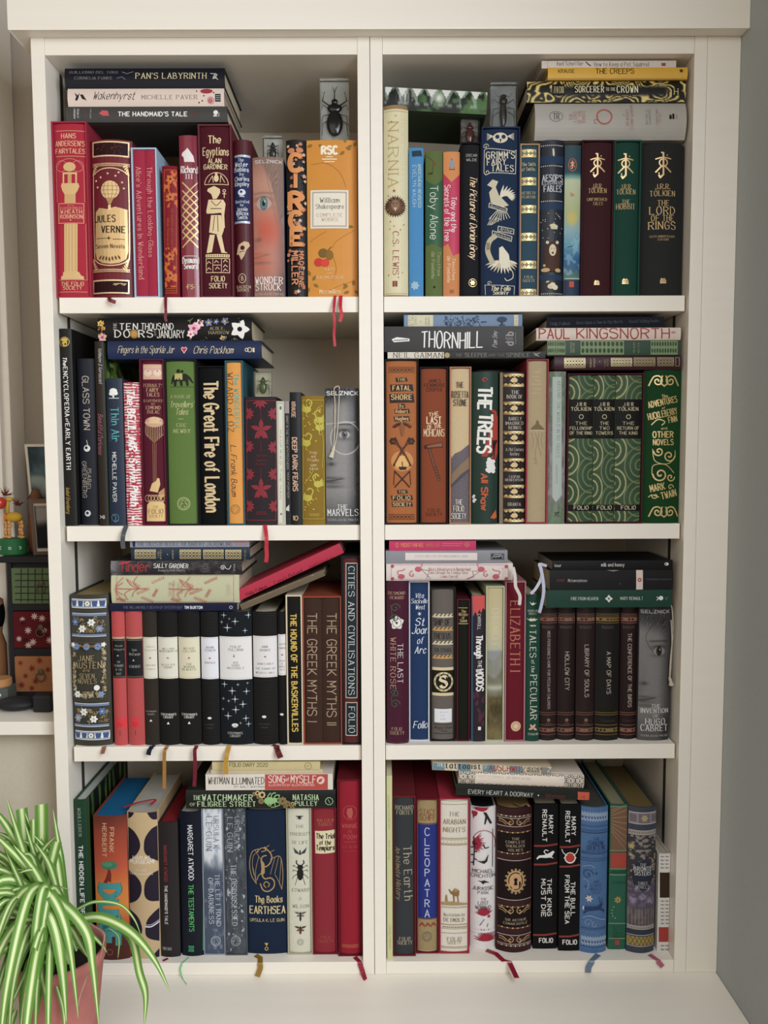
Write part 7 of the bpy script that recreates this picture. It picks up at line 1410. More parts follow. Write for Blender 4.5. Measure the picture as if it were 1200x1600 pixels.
for t_, y in (('ILLUS', 1200), ('BY', 1220), ('ROBERT', 1245), ('INGPEN', 1266)): b.ac(t_, 598, 664, y, 13, '1A4436')
b.rect(606, 1292, 638, 1324, 'A04438')
b = V(690, 890, 397, 1382, '3E4557', 'thick slate blue leather book with dense flower pattern', sag=.008, kind='leather', D=.19, pages='6A5A38')
def bron(a, b_):
    n = fbm(a*9, b_*36, 3); m = fbm(a*7+3, b_*30+8, 2); r = mixc('35333A', 'A09888', sst(.52, .60, n)*.75); r = mixc(r, 'B5A45A', sst(.62, .68, m)*(np.abs(a-.5) > .28)*(b_ < .5)*.9); r = mixc(r, '5A4F62', sst(.42, .6, b_)*.75)
    f = blob(a, b_, .2, .72, .16, .05)+blob(a, b_, .5, .68, .15, .045)+blob(a, b_, .8, .73, .16, .05)+blob(a, b_, .35, .60, .12, .035)+blob(a, b_, .68, .59, .12, .035); r = mixc(r, '8F86A0', np.clip(f, 0, 1)*sst(.3, .6, vn(a*26, b_*90)))
    st = np.exp(-((((a*9) % 1)-.5)/.14)**2)*sst(.78, .84, b_); return mixc(r, '8A8456', st*.8)
b.paint(bron, (694, 590, 892, 1195), 44, 150)
for y0, y1 in ((432, 512), ): b.rect(690, y0, 908, y1, '8E858A').rect(716, y0+14, 758, y1-14, '6F666C').rect(770, y0+8, 848, y1-8, '6F666C').rect(858, y0+14, 902, y1-14, '6F666C').flower(810, 472, 26, 6, 'A89870')
for y in (434, 510, 556, 582, 1200, 1222, 1262, 1336): b.hl(690, 908, y, 4, 'C9BFB8')
b.rect(690, 560, 904, 578, 'A89E94').dots((694, 569), (900, 569), 14, 5, '5A5560').rect(688, 1203, 884, 1218, 'A89E94').dots((692, 1211), (880, 1211), 14, 4, '5A5560').rect(688, 1222, 884, 1258, '343B4C').rect(688, 1270, 884, 1328, 'A08A4A')
for k in range(7): b.line([(690+k*27, 1272), (717+k*27, 1326)], 4, '5A4A2A').line([(717+k*27, 1272), (690+k*27, 1326)], 4, '5A4A2A')
b.disc(796, 858, 70, '2B3244', 100, n=26)
for t_, x0, x1, y, z, s_ in (('THE', 776, 822, 782, 19, 'sr'), ('BRONTE', 738, 860, 810, 27, 'sb'), ('SISTERS', 742, 854, 842, 25, 'sb'), ('THREE', 762, 832, 908, 20, 'sr'), ('NOVELS', 750, 842, 933, 20, 'sr')): b.ac(t_, x0, x1, y, z, 'C9C6C4', s_)
ribbon(b, [(848, 1384), (880, 1415), (905, 1442), (932, 1472)], .0078, 'A85A70')
b = V(900, 984, 710, 1368, 'D8D4CE', 'short white book with brown and red blocks at the right end', sag=.0008, kind='jacket', D=.13, side='7A2A22', pages='B9AC98')
b.rect(912, 837, 980, 1007, '3B2A1C').rect(905, 1206, 972, 1306, 'A63A30')
for k in range(26):
    y = 728+k*25
    if 825 < y < 1015 or 1195 < y < 1315: continue
    for q in range(2): b.line([(918+q*32, y), (940+q*32, y+1)], 5, '8A8680').line([(922+q*32, y+4), (934+q*32, y+4)], 2, '4A4844')
S('O'); stk = None
zz = max(z for (a, b_, z, y0, y1) in standing[7] if b_ > .62 and a < .86 and z < .3)
b = H(528, 1432, 276, 350, '252623', 'dark green-black book with white capitals and orange sticker', kind='jacket', hard=True, sag=.001, Y=.013, D=.15, tilt=-2.6, pitchz=zz+.0035)
b.t('EVERY HEART A DOORWAY', (612, 306), (1050, 330), 27, 'B9BAB4', 'ss').disc(1086, 333, 5, 'DDDAD4').t('SEANAN', (1135, 332), (1262, 340), 14, '7A3A34', 'sB').t('MCGUIRE', (1135, 352), (1262, 360), 14, '7A3A34', 'sB').poly([(1352, 308), (1434, 312), (1436, 372), (1352, 368)], 'C9583E').ac('#1', 1372, 1396, 345, 18, '4A2018', 'sB')
zz2 = zz+.0035+b.w+.0004
b = H(548, 1396, 170, 258, 'DACDBE', 'cream clothbound book with black fan arcs at its ends', kind='cloth', hard=True, sag=.004, Y=.013, D=.14, tilt=-2.6, pitchz=zz2)
def fans(a, b_):
    x = a*14; y = b_*2.6; r = mixc('DCCFC0', 'DCCFC0', a*0); tot = np.zeros_like(a)
    for i in range(-1, 15):
        for j in range(0, 4):
            d = np.sqrt((x-i-.5*(j % 2))**2+((y-j)*.9)**2); tot = np.maximum(tot, (np.sin(d*26) > .35)*(d < .62)*1.0)
    m = np.clip((a < .13)*1.0+(a > .84)*1.0+(b_ < .12)*1.0+(b_ > .9)*1.0, 0, 1); return mixc(r, '2A2624', tot*m*.9)
b.paint(fans, None, 210, 26); b.t('F SCOTT FITZGERALD', (664, 185), (850, 194), 13, 'A89A8C', 'ss').t('THE GREAT GATSBY', (868, 196), (1036, 206), 13, 'A89A8C', 'ss').t('PENGUIN', (1235, 208), (1300, 212), 10, 'C0A89A')
zz3 = zz2+b.w+.0034
b = H(370, 1175, 84, 134, 'CFC0A4', 'paperback in teal and cream stripes directly under the shelf', kind='jacket', hard=False, sag=.0003, Y=.014, D=.12, tilt=-2.6, pitchz=zz3-.001, pages='B5A88C')
def strp(x0, x1, c_): f = lambda x: (x-370)/805*30; b.poly([(x0, 50+f(x0)), (x1, 50+f(x1)), (x1, 145+f(x1)), (x0, 145+f(x0))], c_)
for x0, x1 in ((370, 452), (540, 628), (710, 798), (890, 982)): strp(x0, x1, '6A8A94')
strp(1105, 1180, '8A857E')
b.t('THE', (400, 82), (448, 84), 26, 'C9D2D4', 'ss').t('tattooist', (458, 86), (698, 94), 36, '2A2622', 'sb').t('OF', (716, 98), (744, 99), 24, 'A9C0C6', 'ss').t('AUSCHWITZ', (752, 100), (1000, 112), 40, 'A83A36', 'ss').t('HEATHER', (1010, 106), (1110, 112), 16, '3A3632', 'sB').t('MORRIS', (1010, 126), (1095, 131), 16, '3A3632', 'sB').t('Z', (1146, 116), (1172, 118), 30, 'D9D6D0', 'ss')
# ================================================================== insects cast in clear blocks
def insect_block(cx0, cy0, cx1, cy1, crop, Y, ztop, label, kind, col, tint='A9A9A2'):
    """crop rect of the block's front face; stands on top of a book (ztop)"""
    S(crop); A = onY(*px(cx0, cy1), Y); B = onY(*px(cx1, cy0), Y); w_ = B[0]-A[0]; h = max(.02, B[2]-ztop); d_ = .017
    r = empty('insect_block', ((A[0]+B[0])/2, Y, ztop+.0004), label, 'ornament', 'insects cast in clear blocks')
    box('backing_card', -w_/2+.001, w_/2-.001, d_-.0015, d_-.0008, .001, h-.001, mat(tint, 'plain'), r)
    box('clear_block', -w_/2, w_/2, 0, d_, 0, h, mat_clear(), r, .0012)
    V_ = []; F_ = []; s_ = min(w_*.56, h*.30); cz = h*.45; y = d_*.55
    if kind == 'stag':
        ellipsoid((0, y, cz-s_*.35), (s_*.50, .0028, s_*.78), V_, F_); ellipsoid((0, y, cz+s_*.55), (s_*.46, .0026, s_*.30), V_, F_); ellipsoid((0, y, cz+s_*.95), (s_*.2, .002, s_*.18), V_, F_)
        tube([(0, y, cz+s_*.95), (0, y, cz+s_*1.5), (-s_*.12, y, cz+s_*1.85)], [.0012, .0008, .0004], 6, V_, F_); tube([(0, y, cz+s_*1.5), (s_*.14, y, cz+s_*1.85)], .0005, 6, V_, F_)
        for g in (-1, 1): tube([(g*s_*.3, y, cz+s_*.7), (g*s_*.75, y, cz+s_*1.0), (g*s_*.62, y, cz+s_*1.55)], [.0011, .0011, .0005], 6, V_, F_)
    elif kind == 'fly':
        ellipsoid((0, y, cz-s_*.25), (s_*.24, .0022, s_*.95), V_, F_); ellipsoid((0, y, cz+s_*.65), (s_*.28, .0022, s_*.26), V_, F_); ellipsoid((0, y, cz+s_*.98), (s_*.2, .002, s_*.14), V_, F_)
        for g in (-1, 1): tube([(g*s_*.08, y, cz+s_*1.05), (g*s_*.45, y, cz+s_*.95), (g*s_*.6, y, cz+s_*1.2)], .0003, 5, V_, F_)
    else:
        ellipsoid((0, y, cz-s_*.25), (s_*.48, .0028, s_*.8), V_, F_); ellipsoid((0, y, cz+s_*.65), (s_*.34, .0024, s_*.28), V_, F_); ellipsoid((0, y, cz+s_*.98), (s_*.18, .002, s_*.16), V_, F_)
    for g in (-1, 1):
        for z0, z1, z2 in ((.5, .75, .45), (.2, .1, -.5), (-.1, -.35, -1.15)): tube([(g*s_*.3, y, cz+s_*z0), (g*s_*.72, y, cz+s_*z1), (g*s_*.82, y, cz+s_*z2)], [.0007, .0006, .0003], 5, V_, F_)
    mesh('insect', V_, F_, [mat(col, 'gloss')], r, smooth=True)
def ztop_at(row, x):
    return max(z for (a, b, z, y0, y1) in standing[row] if a-.001 <= x <= b+.001)
def xof(crop, cx, cy, Y): X0, Y0, s = CROP[crop]; return float(onY(X0+cx/s, Y0+cy/s, Y)[0])
insect_block(782, 165, 955, 540, 'B', .045, ztop_at(0, xof('B', 870, 500, .045)), 'tall clear block with a black horned beetle above the orange paperback', 'stag', '17171A')
insect_block(430, 515, 548, 635, 'B', .035, ztop_at(0, xof('B', 480, 600, .035)), 'small clear block with a black beetle above the freckled face book', 'beetle', '141416')
insect_block(690, 188, 855, 455, 'C', .03, ztop_at(1, xof('C', 770, 450, .03)), 'clear block with a slender winged insect on the navy slipcase', 'fly', '3A3634', '8A8C8C')
insect_block(510, 382, 622, 545, 'C', .035, ztop_at(1, xof('C', 566, 540, .035)), 'small clear block with a dark red beetle on the black slipcase', 'beetle', '5A2A26', '7A7672')
insect_block(300, 392, 402, 540, 'F', .03, ztop_at(2, xof('F', 350, 540, .03)), 'small clear block with a green beetle on the red leaf book', 'beetle', '4A5A1E', 'A9A48C')
# ================================================================== alcove at the left
SY = .03
zs_ = float(onY(40, 1128, SY)[2])
o = box('wall_shelf', -.60, XO-.0008, SY, DEP+.0100, zs_-.0225, zs_, WHT, None, .001); tag(o, 'white alcove shelf left of the bookcase carrying the small black cabinet', 'shelf')
o = box('wall_left', -.60, XO-.0008, .075, DEP+.0100, ZSILL, zs_-.0228, mat('BDB4A2', 'wall')); tag(o, kind='structure')
xt = float(onY(20, 760, .25)[0])
o = box('trim_3', -.60, xt, .25, DEP+.0100, zs_+.0003, 2.2, WHT, None, .002); tag(o, 'white upright window trim at the left edge', kind='structure')
o = box('trim_4', -.60, xt-.012, .235, .2497, zs_+.0003, 2.2, WHT, None, .002); tag(o, 'inner white upright moulding at the left edge', kind='structure')
# -- small black cabinet with three drawers
CY = .165
def P3(x, y, Y): return [float(v) for v in onY(x, y, Y)]
xa = P3(14, 980, CY)[0]; xb = -.047; zt_ = P3(50, 870, CY-.006)[2]
cx0 = (xa+xb)/2
cab = empty('small_cabinet', (cx0, CY+.06, zs_+.0005), 'little black cabinet with green, red and orange drawers on the alcove shelf', 'cabinet')
bk = mat('1C1B1E', 'plain')
def cb(n, x0, x1, y0, y1, z0, z1, m, par=None, bev=.0008, off=(0, 0, 0)):
    return box(n, x0-cx0-off[0], x1-cx0-off[0], y0-(CY+.06)-off[1], y1-(CY+.06)-off[1], z0-zs_-.0005-off[2], z1-zs_-.0005-off[2], m, par or cab, bev)
zc = zt_-.011
cb('body', xa, xb, CY+.006, CY+.075, zs_+.0005, zc, bk)
cb('top', xa-.012, xb+.012, CY-.006, CY+.08, zc+.0001, zt_, bk)
cb('side_rail', xa, xa+.008, CY, CY+.0059, zs_+.0005, zc, bk); cb('side_rail', xb-.008, xb, CY, CY+.0059, zs_+.0005, zc, bk)
dc = [('5C6E4A', 887, 943), ('5E171C', 955, 1012), ('A4683E', 1025, 1080)]
for di, (c_, y0, y1) in enumerate(dc):
    z1 = P3(50, y0, CY)[2]; z0 = P3(50, y1, CY)[2]; zr = z0-.003
    cb('front_rail', xa+.0081, xb-.0081, CY, CY+.0059, (zs_+.0005 if di == 2 else P3(50, dc[di+1][1], CY)[2]+.001), z0-.001, bk)
    w_ = xb-xa-.0185; h_ = z1-z0
    d = box('drawer', -w_/2, w_/2, -.004, .0058, 0, h_, mat(c_, 'cloth'), cab, .0015); d.location = (0, CY-(CY+.06), z0-zs_-.0005)
    tag(d, ['green drawer with a dark grid', 'deep red drawer with white blossoms', 'orange drawer with red blossoms'][di])
    sp = Spine(d, w_, h_, cx0, z0, CY-.004, 0, 0, crop='Z')
    if di == 0:
        for k in range(1, 11): sp.line([(22+k*11, y0+2), (22+k*11, y1-2)], 1.6, '26301F')
        for k in range(1, 6): sp.line([(24, y0+k*10), (140, y0+k*10)], 1.6, '26301F')
    else:
        rr = random.Random(di)
        pts = [(35, 968), (44, 985), (54, 963), (30, 998), (52, 1003), (66, 966), (70, 985), (45, 1008), (78, 1000), (90, 970), (100, 995)] if di == 1 else [(32, 1036), (62, 1032), (50, 1044), (40, 1056), (56, 1064), (34, 1070), (75, 1046), (88, 1068), (95, 1036), (50, 1075)]
        for k, (x, y) in enumerate(pts): sp.flower(x, y, 6.2 if k % 3 else 5, 8 if di == 1 else 7, 'C9A9A0' if di == 1 else '7A2420', None, fat=.28)
        if di == 1:
            for x, y in ((40, 1000), (60, 990), (36, 972), (76, 975)): sp.flower(x, y, 5, 6, '3E1014', None, fat=.4)
    for lst in sp.orn:
        pass
    # shift prints in front of the drawer face
    sp.layer = 0; n0 = len(bpy.data.objects); sp.finish()
    for ch in d.children:
        ch.location.y = -.004
    V_ = []; F_ = []
    rx = P3(66, (y0+y1)/2, CY)[0]-cx0; rz = h_*.50
    ring = [(rx+.008*math.cos(a*math.pi/8), -.0085, rz-.004+.008*math.sin(a*math.pi/8)) for a in range(17)]
    tube(ring, .0011, 6, V_, F_, cap=False); ellipsoid((rx, -.0065, rz+.005), (.0055, .0022, .0055), V_, F_)
    k_ = mesh('ring_pull', V_, F_, [mat('57503F', 'plain')], d, smooth=True)
# -- wooden press-up giraffe toy
TY = .20
g0 = P3(22, 874, TY); zb_ = zt_+.0004
toy = empty('giraffe_toy', (g0[0], TY, zb_), 'yellow wooden toy giraffe with red nose on a green drum', 'toy')
def tp(x, y, Y=TY): q = P3(x, y, Y); return (q[0]-g0[0], q[1]-TY, q[2]-zb_)
hb = tp(22, 841)[2]; V_ = []; F_ = []
lathe([(0, 0), (.0235, 0), (.0245, .002), (.0232, hb-.002), (.0225, hb), (0, hb)], V_, F_, 28)
d = mesh('drum', V_, F_, [mat('23663A', 'plain')], toy); tag(d, 'green painted drum with white flowers')
V_ = []; F_ = []
for dx in (-.0155, .004, .0185):
    for k in range(5):
        a = k*1.2566; yy = -math.sqrt(max(.0242**2-dx*dx, 1e-6))-.0004
        ellipsoid((dx+.0022*math.cos(a), yy, hb*.45+.0022*math.sin(a)), (.0011, .0005, .0011), V_, F_, 6, 4)
mesh('painted_flower', V_, F_, [mat('D9DDD0', 'plain')], toy)
V_ = []; F_ = []; c_ = tp(22, 808); ellipsoid(c_, (.0155, .010, .0095), V_, F_, 18, 12); mesh('body', V_, F_, [mat('C9A032', 'plain')], toy, smooth=True)
V_ = []; F_ = []; q = tp(9, 808); ellipsoid(q, (.003, .008, .008), V_, F_, 14, 8); mesh('chest', V_, F_, [mat('D9793A', 'plain')], toy, smooth=True)
V_ = []; F_ = []; tube([tp(12, 802), tp(12, 790), tp(13, 781)], [.0035, .003, .003], 8, V_, F_); ellipsoid(tp(15, 780), (.0075, .0055, .0048), V_, F_); mesh('head', V_, F_, [mat('C9A648', 'plain')], toy, smooth=True)
V_ = []; F_ = []; ellipsoid(tp(0, 786, TY-.004), (.0115, .0115, .0115), V_, F_, 18, 12); mesh('nose', V_, F_, [mat('C9352A', 'gloss')], toy, smooth=True)
for (bx, by, nm) in ((8, 774, 'mane'), (29, 790, 'tail')):
    V_ = []; F_ = []
    for k in range(22):
        a = math.radians(-60+300*random.random() if nm == 'mane' else random.random()*360); L_ = .008+.008*random.random()
        b0_ = tp(bx+random.uniform(-3, 3), by); tube([b0_, (b0_[0]+L_*math.sin(a)*.9, b0_[1]+random.uniform(-.004, .004), b0_[2]+L_*abs(math.cos(a))+.001)], [.0009, .0003], 4, V_, F_)
    mesh(nm, V_, F_, [mat('5E2A1E', 'plain')], toy)
for lx, ly in ((8, .004), (16, -.004), (30, .004), (36, -.004)):
    V_ = []; F_ = []
    for k, yy in enumerate((816, 822, 828, 833)):
        q = tp(lx+(k % 2)*1.0-.5, yy); ellipsoid((q[0], q[1]+ly, q[2]), (.0030, .0030, .0042), V_, F_, 10, 6)
    q = tp(lx, 839); ellipsoid((q[0], q[1]+ly, hb+.0025), (.0052, .0045, .0028), V_, F_, 10, 6)
    mesh('leg', V_, F_, [mat('DBA060', 'plain')], toy, smooth=True)
# -- carved wooden bird
BY = .212
q0 = P3(50, 845, BY); rz_ = P3(50, 763, BY)[2]-zb_
V_ = []; F_ = []
prof_b = [(0, 0), (.013, 0), (.0165, rz_*.12), (.017, rz_*.32), (.0145, rz_*.55), (.0095, rz_*.70), (.0078, rz_*.76), (.0095, rz_*.83), (.0098, rz_*.90), (.006, rz_*.97), (0, rz_)]
lathe(prof_b, V_, F_, 20)
bird_o = mesh('carved_bird', V_, F_, [mat('704A34', 'clay')], smooth=True); bird_o.location = (q0[0]+.004, BY+.013, zb_); tag(bird_o, 'brown carved wooden bird standing behind the toy giraffe', 'ornament')
V_ = []; F_ = []; tube([(-.006, -.004, rz_*.88), (-.014, -.008, rz_*.83)], [.0035, .0006], 8, V_, F_); mesh('beak', V_, F_, [mat('5A3A28', 'clay')], bird_o, smooth=True)
# -- picture frames
def pframe(name, x, Y, z, w_, h_, bw, col, lab, yaw, lean, fn, lb2=None):
    r = empty(name, (x, Y, z), lab, 'picture frame'); r.rotation_euler = (math.radians(-lean), 0, math.radians(yaw))
    V_ = []; F_ = []
    for a in ((-w_/2, w_/2, 0, bw), (-w_/2, w_/2, h_-bw, h_), (-w_/2, -w_/2+bw, bw, h_-bw), (w_/2-bw, w_/2, bw, h_-bw)): boxv(a[0], a[1], 0, .008, a[2], a[3], V_, F_)
    mesh('frame', V_, F_, [mat(col, 'plain')], r)
    box('backing', -w_/2+bw, w_/2-bw, .003, .0075, bw, h_-bw, mat('3A3430', 'plain'), r)
    n1, n2 = 20, 26; aa, bb = np.meshgrid(np.linspace(0, 1, n1+1), np.linspace(0, 1, n2+1)); col_ = np.clip(fn(aa, bb), 0, 255)/255.; col_ = np.where(col_ <= .04045, col_/12.92, ((col_+.055)/1.055)**2.4)
    Vv = np.stack([(aa*(w_-2*bw)-(w_/2-bw)).ravel(), np.full(aa.size, .0028), (h_-bw-bb*(h_-2*bw)).ravel()], 1); idx = np.arange((n1+1)*(n2+1)).reshape(n2+1, n1+1)
    Fq = np.stack([idx[:-1, :-1].ravel(), idx[1:, :-1].ravel(), idx[1:, 1:].ravel(), idx[:-1, 1:].ravel()], 1)
    me = bpy.data.meshes.new('photograph'); me.from_pydata(Vv.tolist(), [], Fq.tolist()); ca = me.color_attributes.new('Col', 'FLOAT_COLOR', 'POINT'); cc = np.ones((len(Vv), 4)); cc[:, :3] = col_.reshape(-1, 3); ca.data.foreach_set('color', cc.ravel()); link('photograph', me, r, [mat_print()])
lake = lambda a, b_: mixc(mixc('5A6E74', '2A3A40', sst(.2, .6, fbm(a*3, b_*7))), 'A9B4A8', sst(.45, .55, fbm(a*2+4, b_*3+.3))*(b_ > .3)*(b_ < .8)*.7)
zf = P3(60, 693, .262)[2]
pframe('picture_frame', P3(50, 740, .262)[0]+.052, .262, zb_, .104, zf-zb_, .0045, 'D9D4C4', 'taller picture frame with white border showing a lake', 0, -8, lake)
dk_ = lambda a, b_: mixc(mixc('C9C4BC', '1A1A1C', sst(.04, .05, np.minimum(np.minimum(a, 1-a), np.minimum(b_, 1-b_)))), mixc('8A8682', '141416', sst(.35, .55, b_+a*.1)), sst(.07, .08, np.minimum(np.minimum(a, 1-a), np.minimum(b_, 1-b_))))
zf2 = P3(60, 778, .192)[2]
pframe('picture_frame', P3(54, 830, .19)[0]+.030, .186, zb_, .060, zf2-zb_, .006, '6A5444', 'smaller dark wooden picture frame leaning beside the carved bird', 12, -12, dk_)
# -- things on the alcove shelf
q = P3(26, 1113, .095); V_ = []; F_ = []; ellipsoid((0, 0, .0115), (.036, .024, .0112), V_, F_, 24, 10)
o = mesh('black_dish', V_, F_, [mat('1E1E20', 'plain')], smooth=True); o.location = (q[0], .095, zs_); tag(o, 'flat black oval dish on the alcove shelf', 'dish')
q = P3(72, 1105, .09); o = box('black_box', -.016, .016, -.014, .014, 0, .030, mat('222124', 'plain'), None, .004); o.location = (q[0]-.002, .09, zs_+.0003); tag(o, 'small rounded black box between dish and bookcase', 'box')
q = P3(4, 1095, .135); gb = box('grey_box', -.022, .018, -.018, .018, 0, .031, mat('4E5450', 'plain'), None, .0015); gb.location = (q[0], .135, zs_+.0003); tag(gb, 'grey box with a white button at the left edge of the alcove shelf', 'box')
V_ = []; F_ = []; ellipsoid((.004, -.0185, .019), (.0028, .0015, .0028), V_, F_); mesh('button', V_, F_, [mat('D5D3CC', 'plain')], gb, smooth=True)
V_ = []; F_ = []; lathe([(0, 0), (.019, 0), (.020, .003), (.020, .012), (.018, .014), (0, .014)], V_, F_, 28); o = mesh('wooden_disc', V_, F_, [mat('A87A4E', 'clay')]); o.location = (q[0]-.003, .135, zs_+.0316); tag(o, 'round pale wooden box resting on the grey box', 'box')
q = P3(-2, 1000, .20); hz = P3(0, 930, .20)[2]-zs_; V_ = []; F_ = []
lathe([(0, 0), (.015, 0), (.017, hz*.2), (.0165, hz*.5), (.010, hz*.62), (.012, hz*.72), (.0155, hz*.85), (.013, hz*.96), (0, hz)], V_, F_, 24)
o = mesh('carved_figure', V_, F_, [mat('7A5232', 'clay')], smooth=True); o.location = (q[0]-.002, .197, zs_+.0003); tag(o, 'brown carved figure with a black head behind the grey box', 'ornament')
V_ = []; F_ = []; ellipsoid((0, 0, hz*.82), (.0162, .0162, hz*.19), V_, F_, 20, 12); mesh('head', V_, F_, [mat('141416', 'gloss')], o, smooth=True)
# ================================================================== spider plant
PY = -.15
rc = P3(93, 1483, PY); RR = .064; zr_ = rc[2]
pl = empty('potted_spider_plant', (rc[0], PY, ZSILL+.0003), 'spider plant with striped arching leaves in a dusty pink clay pot', 'plant')
hz = zr_-ZSILL; V_ = []; F_ = []
lathe([(0, 0), (RR*.72, 0), (RR*.75, .004), (RR*.96, hz-.018), (RR*1.0, hz-.016), (RR*1.02, hz-.002), (RR*1.0, hz), (RR*.94, hz), (RR*.92, hz-.02), (RR*.9, hz-.03)], V_, F_, 48)
mesh('pot', V_, F_, [mat('B5716A', 'clay')], pl, smooth=True)
V_ = []; F_ = []; lathe([(RR*.93, hz-.016), (RR*.5, hz-.013), (0, hz-.012)], V_, F_, 32); mesh('soil', V_, F_, [mat('1C1613', 'clay')], pl)
LM = [mat('5F8A34', 'jacket'), mat('86AC4C', 'jacket'), mat('D3DDA4', 'jacket')]
DM = [mat('9A7060', 'jacket'), mat('A8806A', 'jacket'), mat('C0A088', 'jacket')]
OY = np.array([rc[0], PY, ZSILL+.0003])
def leaf3(P, wmax, cut=False, mats=LM, taper=.35):
    P = [np.array(p) for p in cr(P, 7)]; n = len(P); V_ = []; F_ = []; mi = []
    us = (-.5, -.25, -.13, .13, .25, .5)
    for i, p in enumerate(P):
        t = P[min(i+1, n-1)]-P[max(i-1, 0)]; t /= max(np.linalg.norm(t), 1e-9); v = p-CAM; v /= np.linalg.norm(v)
        a = np.cross(t, v); a /= max(np.linalg.norm(a), 1e-6); nn = np.cross(a, t)
        if i and np.dot(a, last) < 0: a = -a; nn = -nn
        last = a; f = i/(n-1)
        w_ = wmax*(min(1, .45+f*2.2))*((1 if cut else max(0.03, min(1, (1-f)/taper)**.8)))
        for u in us: V_.append(tuple(p+a*u*w_+v*(.22-abs(u)*.5)*w_*.8-OY))
    for i in range(n-1):
        for k in range(5): F_.append((i*6+k, i*6+k+1, i*6+7+k, i*6+6+k)); mi.append((0, 1, 2, 1, 0)[k])
    mesh('leaf', V_, F_, mats, pl, mi, smooth=True)
def LP(pts, wpx, Ys=(-.15, -.17), cut=False, mats=LM, c0=(0, 1240, 4.447), base=True):
    n = len(pts); P = []
    for i, (x, y) in enumerate(pts):
        Y = Ys[0]+(Ys[1]-Ys[0])*i/(n-1); P.append(onY(c0[0]+x/c0[2], c0[1]+y/c0[2], Y))
    if base: P = [OY+np.array([(P[0][0]-OY[0])*.35, .0, hz-.014])]+P
    leaf3(P, wpx/c0[2]*1.35/F_PX, cut, mats)
z2 = (0, 1150, 3.53)
LP([(320, 760), (215, 540), (130, 300), (42, 20)], 46, (-.15, -.16)); LP([(260, 640), (110, 330), (0, 160), (-60, 110)], 42, (-.14, -.17)); LP([(300, 740), (220, 560), (120, 440), (0, 320), (-80, 250)], 42, (-.17, -.22))
LP([(240, 700), (210, 560), (175, 330), (150, 105)], 66, (-.12, -.12), True); LP([(270, 650), (275, 480), (290, 330), (288, 75)], 76, (-.11, -.12), True); LP([(240, 620), (235, 430), (232, 180)], 36, (-.13, -.13), True)
LP([(240, 640), (250, 520), (300, 390), (385, 300)], 46, (-.14, -.16)); LP([(330, 800), (340, 640), (360, 480), (395, 335)], 58, (-.15, -.15), True)
LP([(260, 760), (230, 660), (110, 665), (0, 725), (-60, 800)], 24, (-.18, -.21)); LP([(310, 740), (400, 655), (485, 668)], 16, (-.15, -.17)); LP([(280, 760), (230, 665), (160, 680), (80, 800), (0, 1010)], 52, (-.18, -.22))
LP([(330, 950), (250, 905), (140, 980), (65, 1300), (15, 1620)], 76, (-.19, -.23)); LP([(300, 760), (345, 700), (430, 850), (490, 1100), (545, 1565)], 56, (-.19, -.24)); LP([(360, 760), (450, 780), (600, 960), (645, 1200), (690, 1640)], 60, (-.18, -.24))
LP([(320, 900), (345, 840), (400, 1000), (440, 1300), (462, 1592)], 66, (-.20, -.25)); LP([(300, 1010), (200, 1200), (60, 1510)], 44, (-.20, -.24)); LP([(290, 1120), (262, 1400), (245, 1640)], 44, (-.20, -.23)); LP([(230, 1150), (175, 1400), (140, 1640)], 60, (-.20, -.24))
LP([(290, 1200), (330, 1450), (352, 1610)], 36, (-.21, -.23)); LP([(480, 930), (560, 1050), (610, 1140)], 40, (-.18, -.2)); LP([(110, 1500), (80, 1580), (60, 1680)], 40, (-.21, -.23), base=False); LP([(380, 1290), (440, 1500), (450, 1650)], 26, (-.21, -.22), base=False)
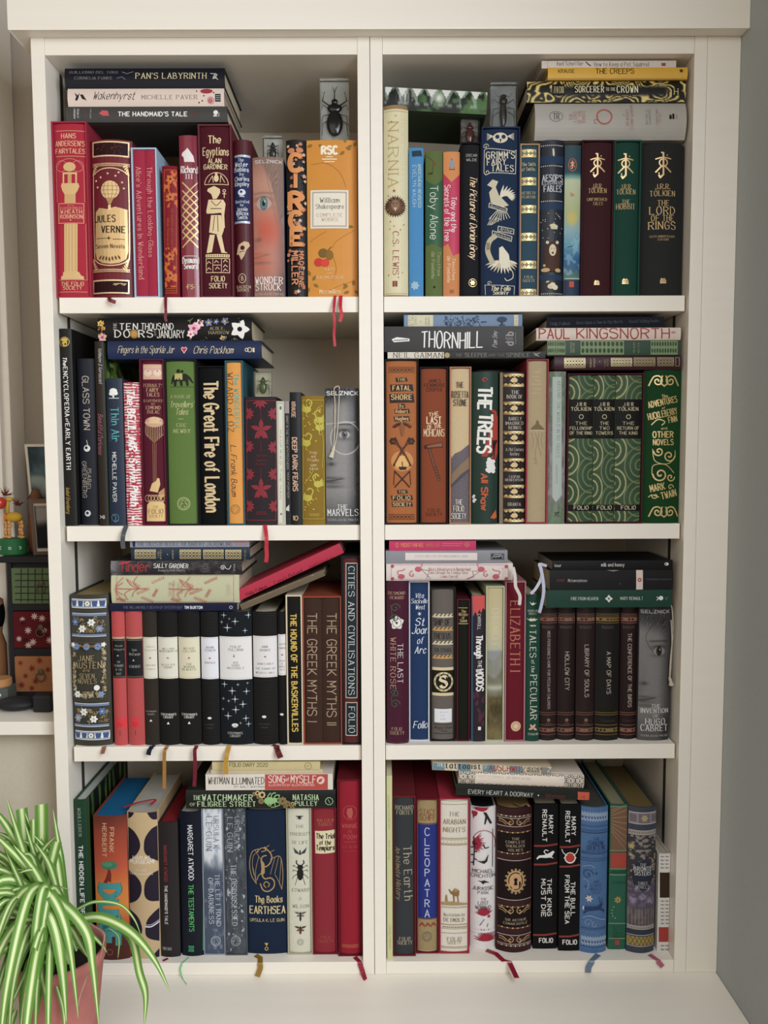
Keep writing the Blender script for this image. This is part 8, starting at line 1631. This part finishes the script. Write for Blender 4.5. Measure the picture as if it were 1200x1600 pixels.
LP([(290, 980), (420, 1008), (560, 1002), (720, 1082), (850, 1232), (938, 1412)], 44, (-.16, -.22), c0=z2); LP([(300, 960), (400, 965), (520, 915), (660, 930), (740, 1010), (780, 1110)], 15, (-.14, -.17), c0=z2)
LP([(640, 1050), (730, 1130), (768, 1300), (803, 1430), (795, 1600)], 36, (-.18, -.2), c0=z2, base=False); LP([(330, 930), (470, 1060), (560, 1150), (590, 1195)], 18, (-.15, -.17), c0=z2); LP([(600, 1060), (655, 1110), (650, 1230)], 10, (-.15, -.16), c0=z2, base=False)
LP([(420, 1010), (520, 1050), (575, 1090), (570, 1150), (548, 1240)], 12, (-.15, -.17), c0=z2, mats=DM); LP([(620, 1240), (560, 1400), (530, 1560)], 8, (-.22, -.23), mats=DM, base=False)
rr = random.Random(11)
for k in range(26):
    az = math.radians(rr.uniform(105, 275)); L_ = rr.uniform(.05, .11); b0_ = OY+np.array([rr.uniform(-.025, .02), rr.uniform(-.02, .02), hz-.012]); dx, dy = math.cos(az), math.sin(az)*.5
    P = [b0_, b0_+np.array([dx*L_*.25, dy*L_*.25, .06]), b0_+np.array([dx*L_*.7, dy*L_*.7, .125+.03*rr.random()]), b0_+np.array([dx*L_*1.3, dy*L_*1.2, .15+.06*rr.random()])]
    leaf3(P, rr.uniform(.008, .013))
for k in range(48):
    az = math.radians(rr.uniform(110, 285)); L_ = rr.uniform(.12, .24); up_ = rr.uniform(.05, .14); b0_ = OY+np.array([rr.uniform(-.02, .015), rr.uniform(-.015, .02), hz-.012])
    dx, dy = math.cos(az), math.sin(az)*.75
    if b0_[1]+dy*L_ > -.02: dy = (-.03-b0_[1])/L_
    P = [b0_, b0_+np.array([dx*L_*.18, dy*L_*.18, up_*.75]), b0_+np.array([dx*L_*.5, dy*L_*.5, up_]), b0_+np.array([dx*L_*.85, dy*L_*.85, up_*.55-.02]), b0_+np.array([dx*L_*1.0, dy*L_*1.0, up_*.1-rr.uniform(.02, .08)])]
    leaf3(P, rr.uniform(.008, .014))
for s_ in spines: s_.finish()
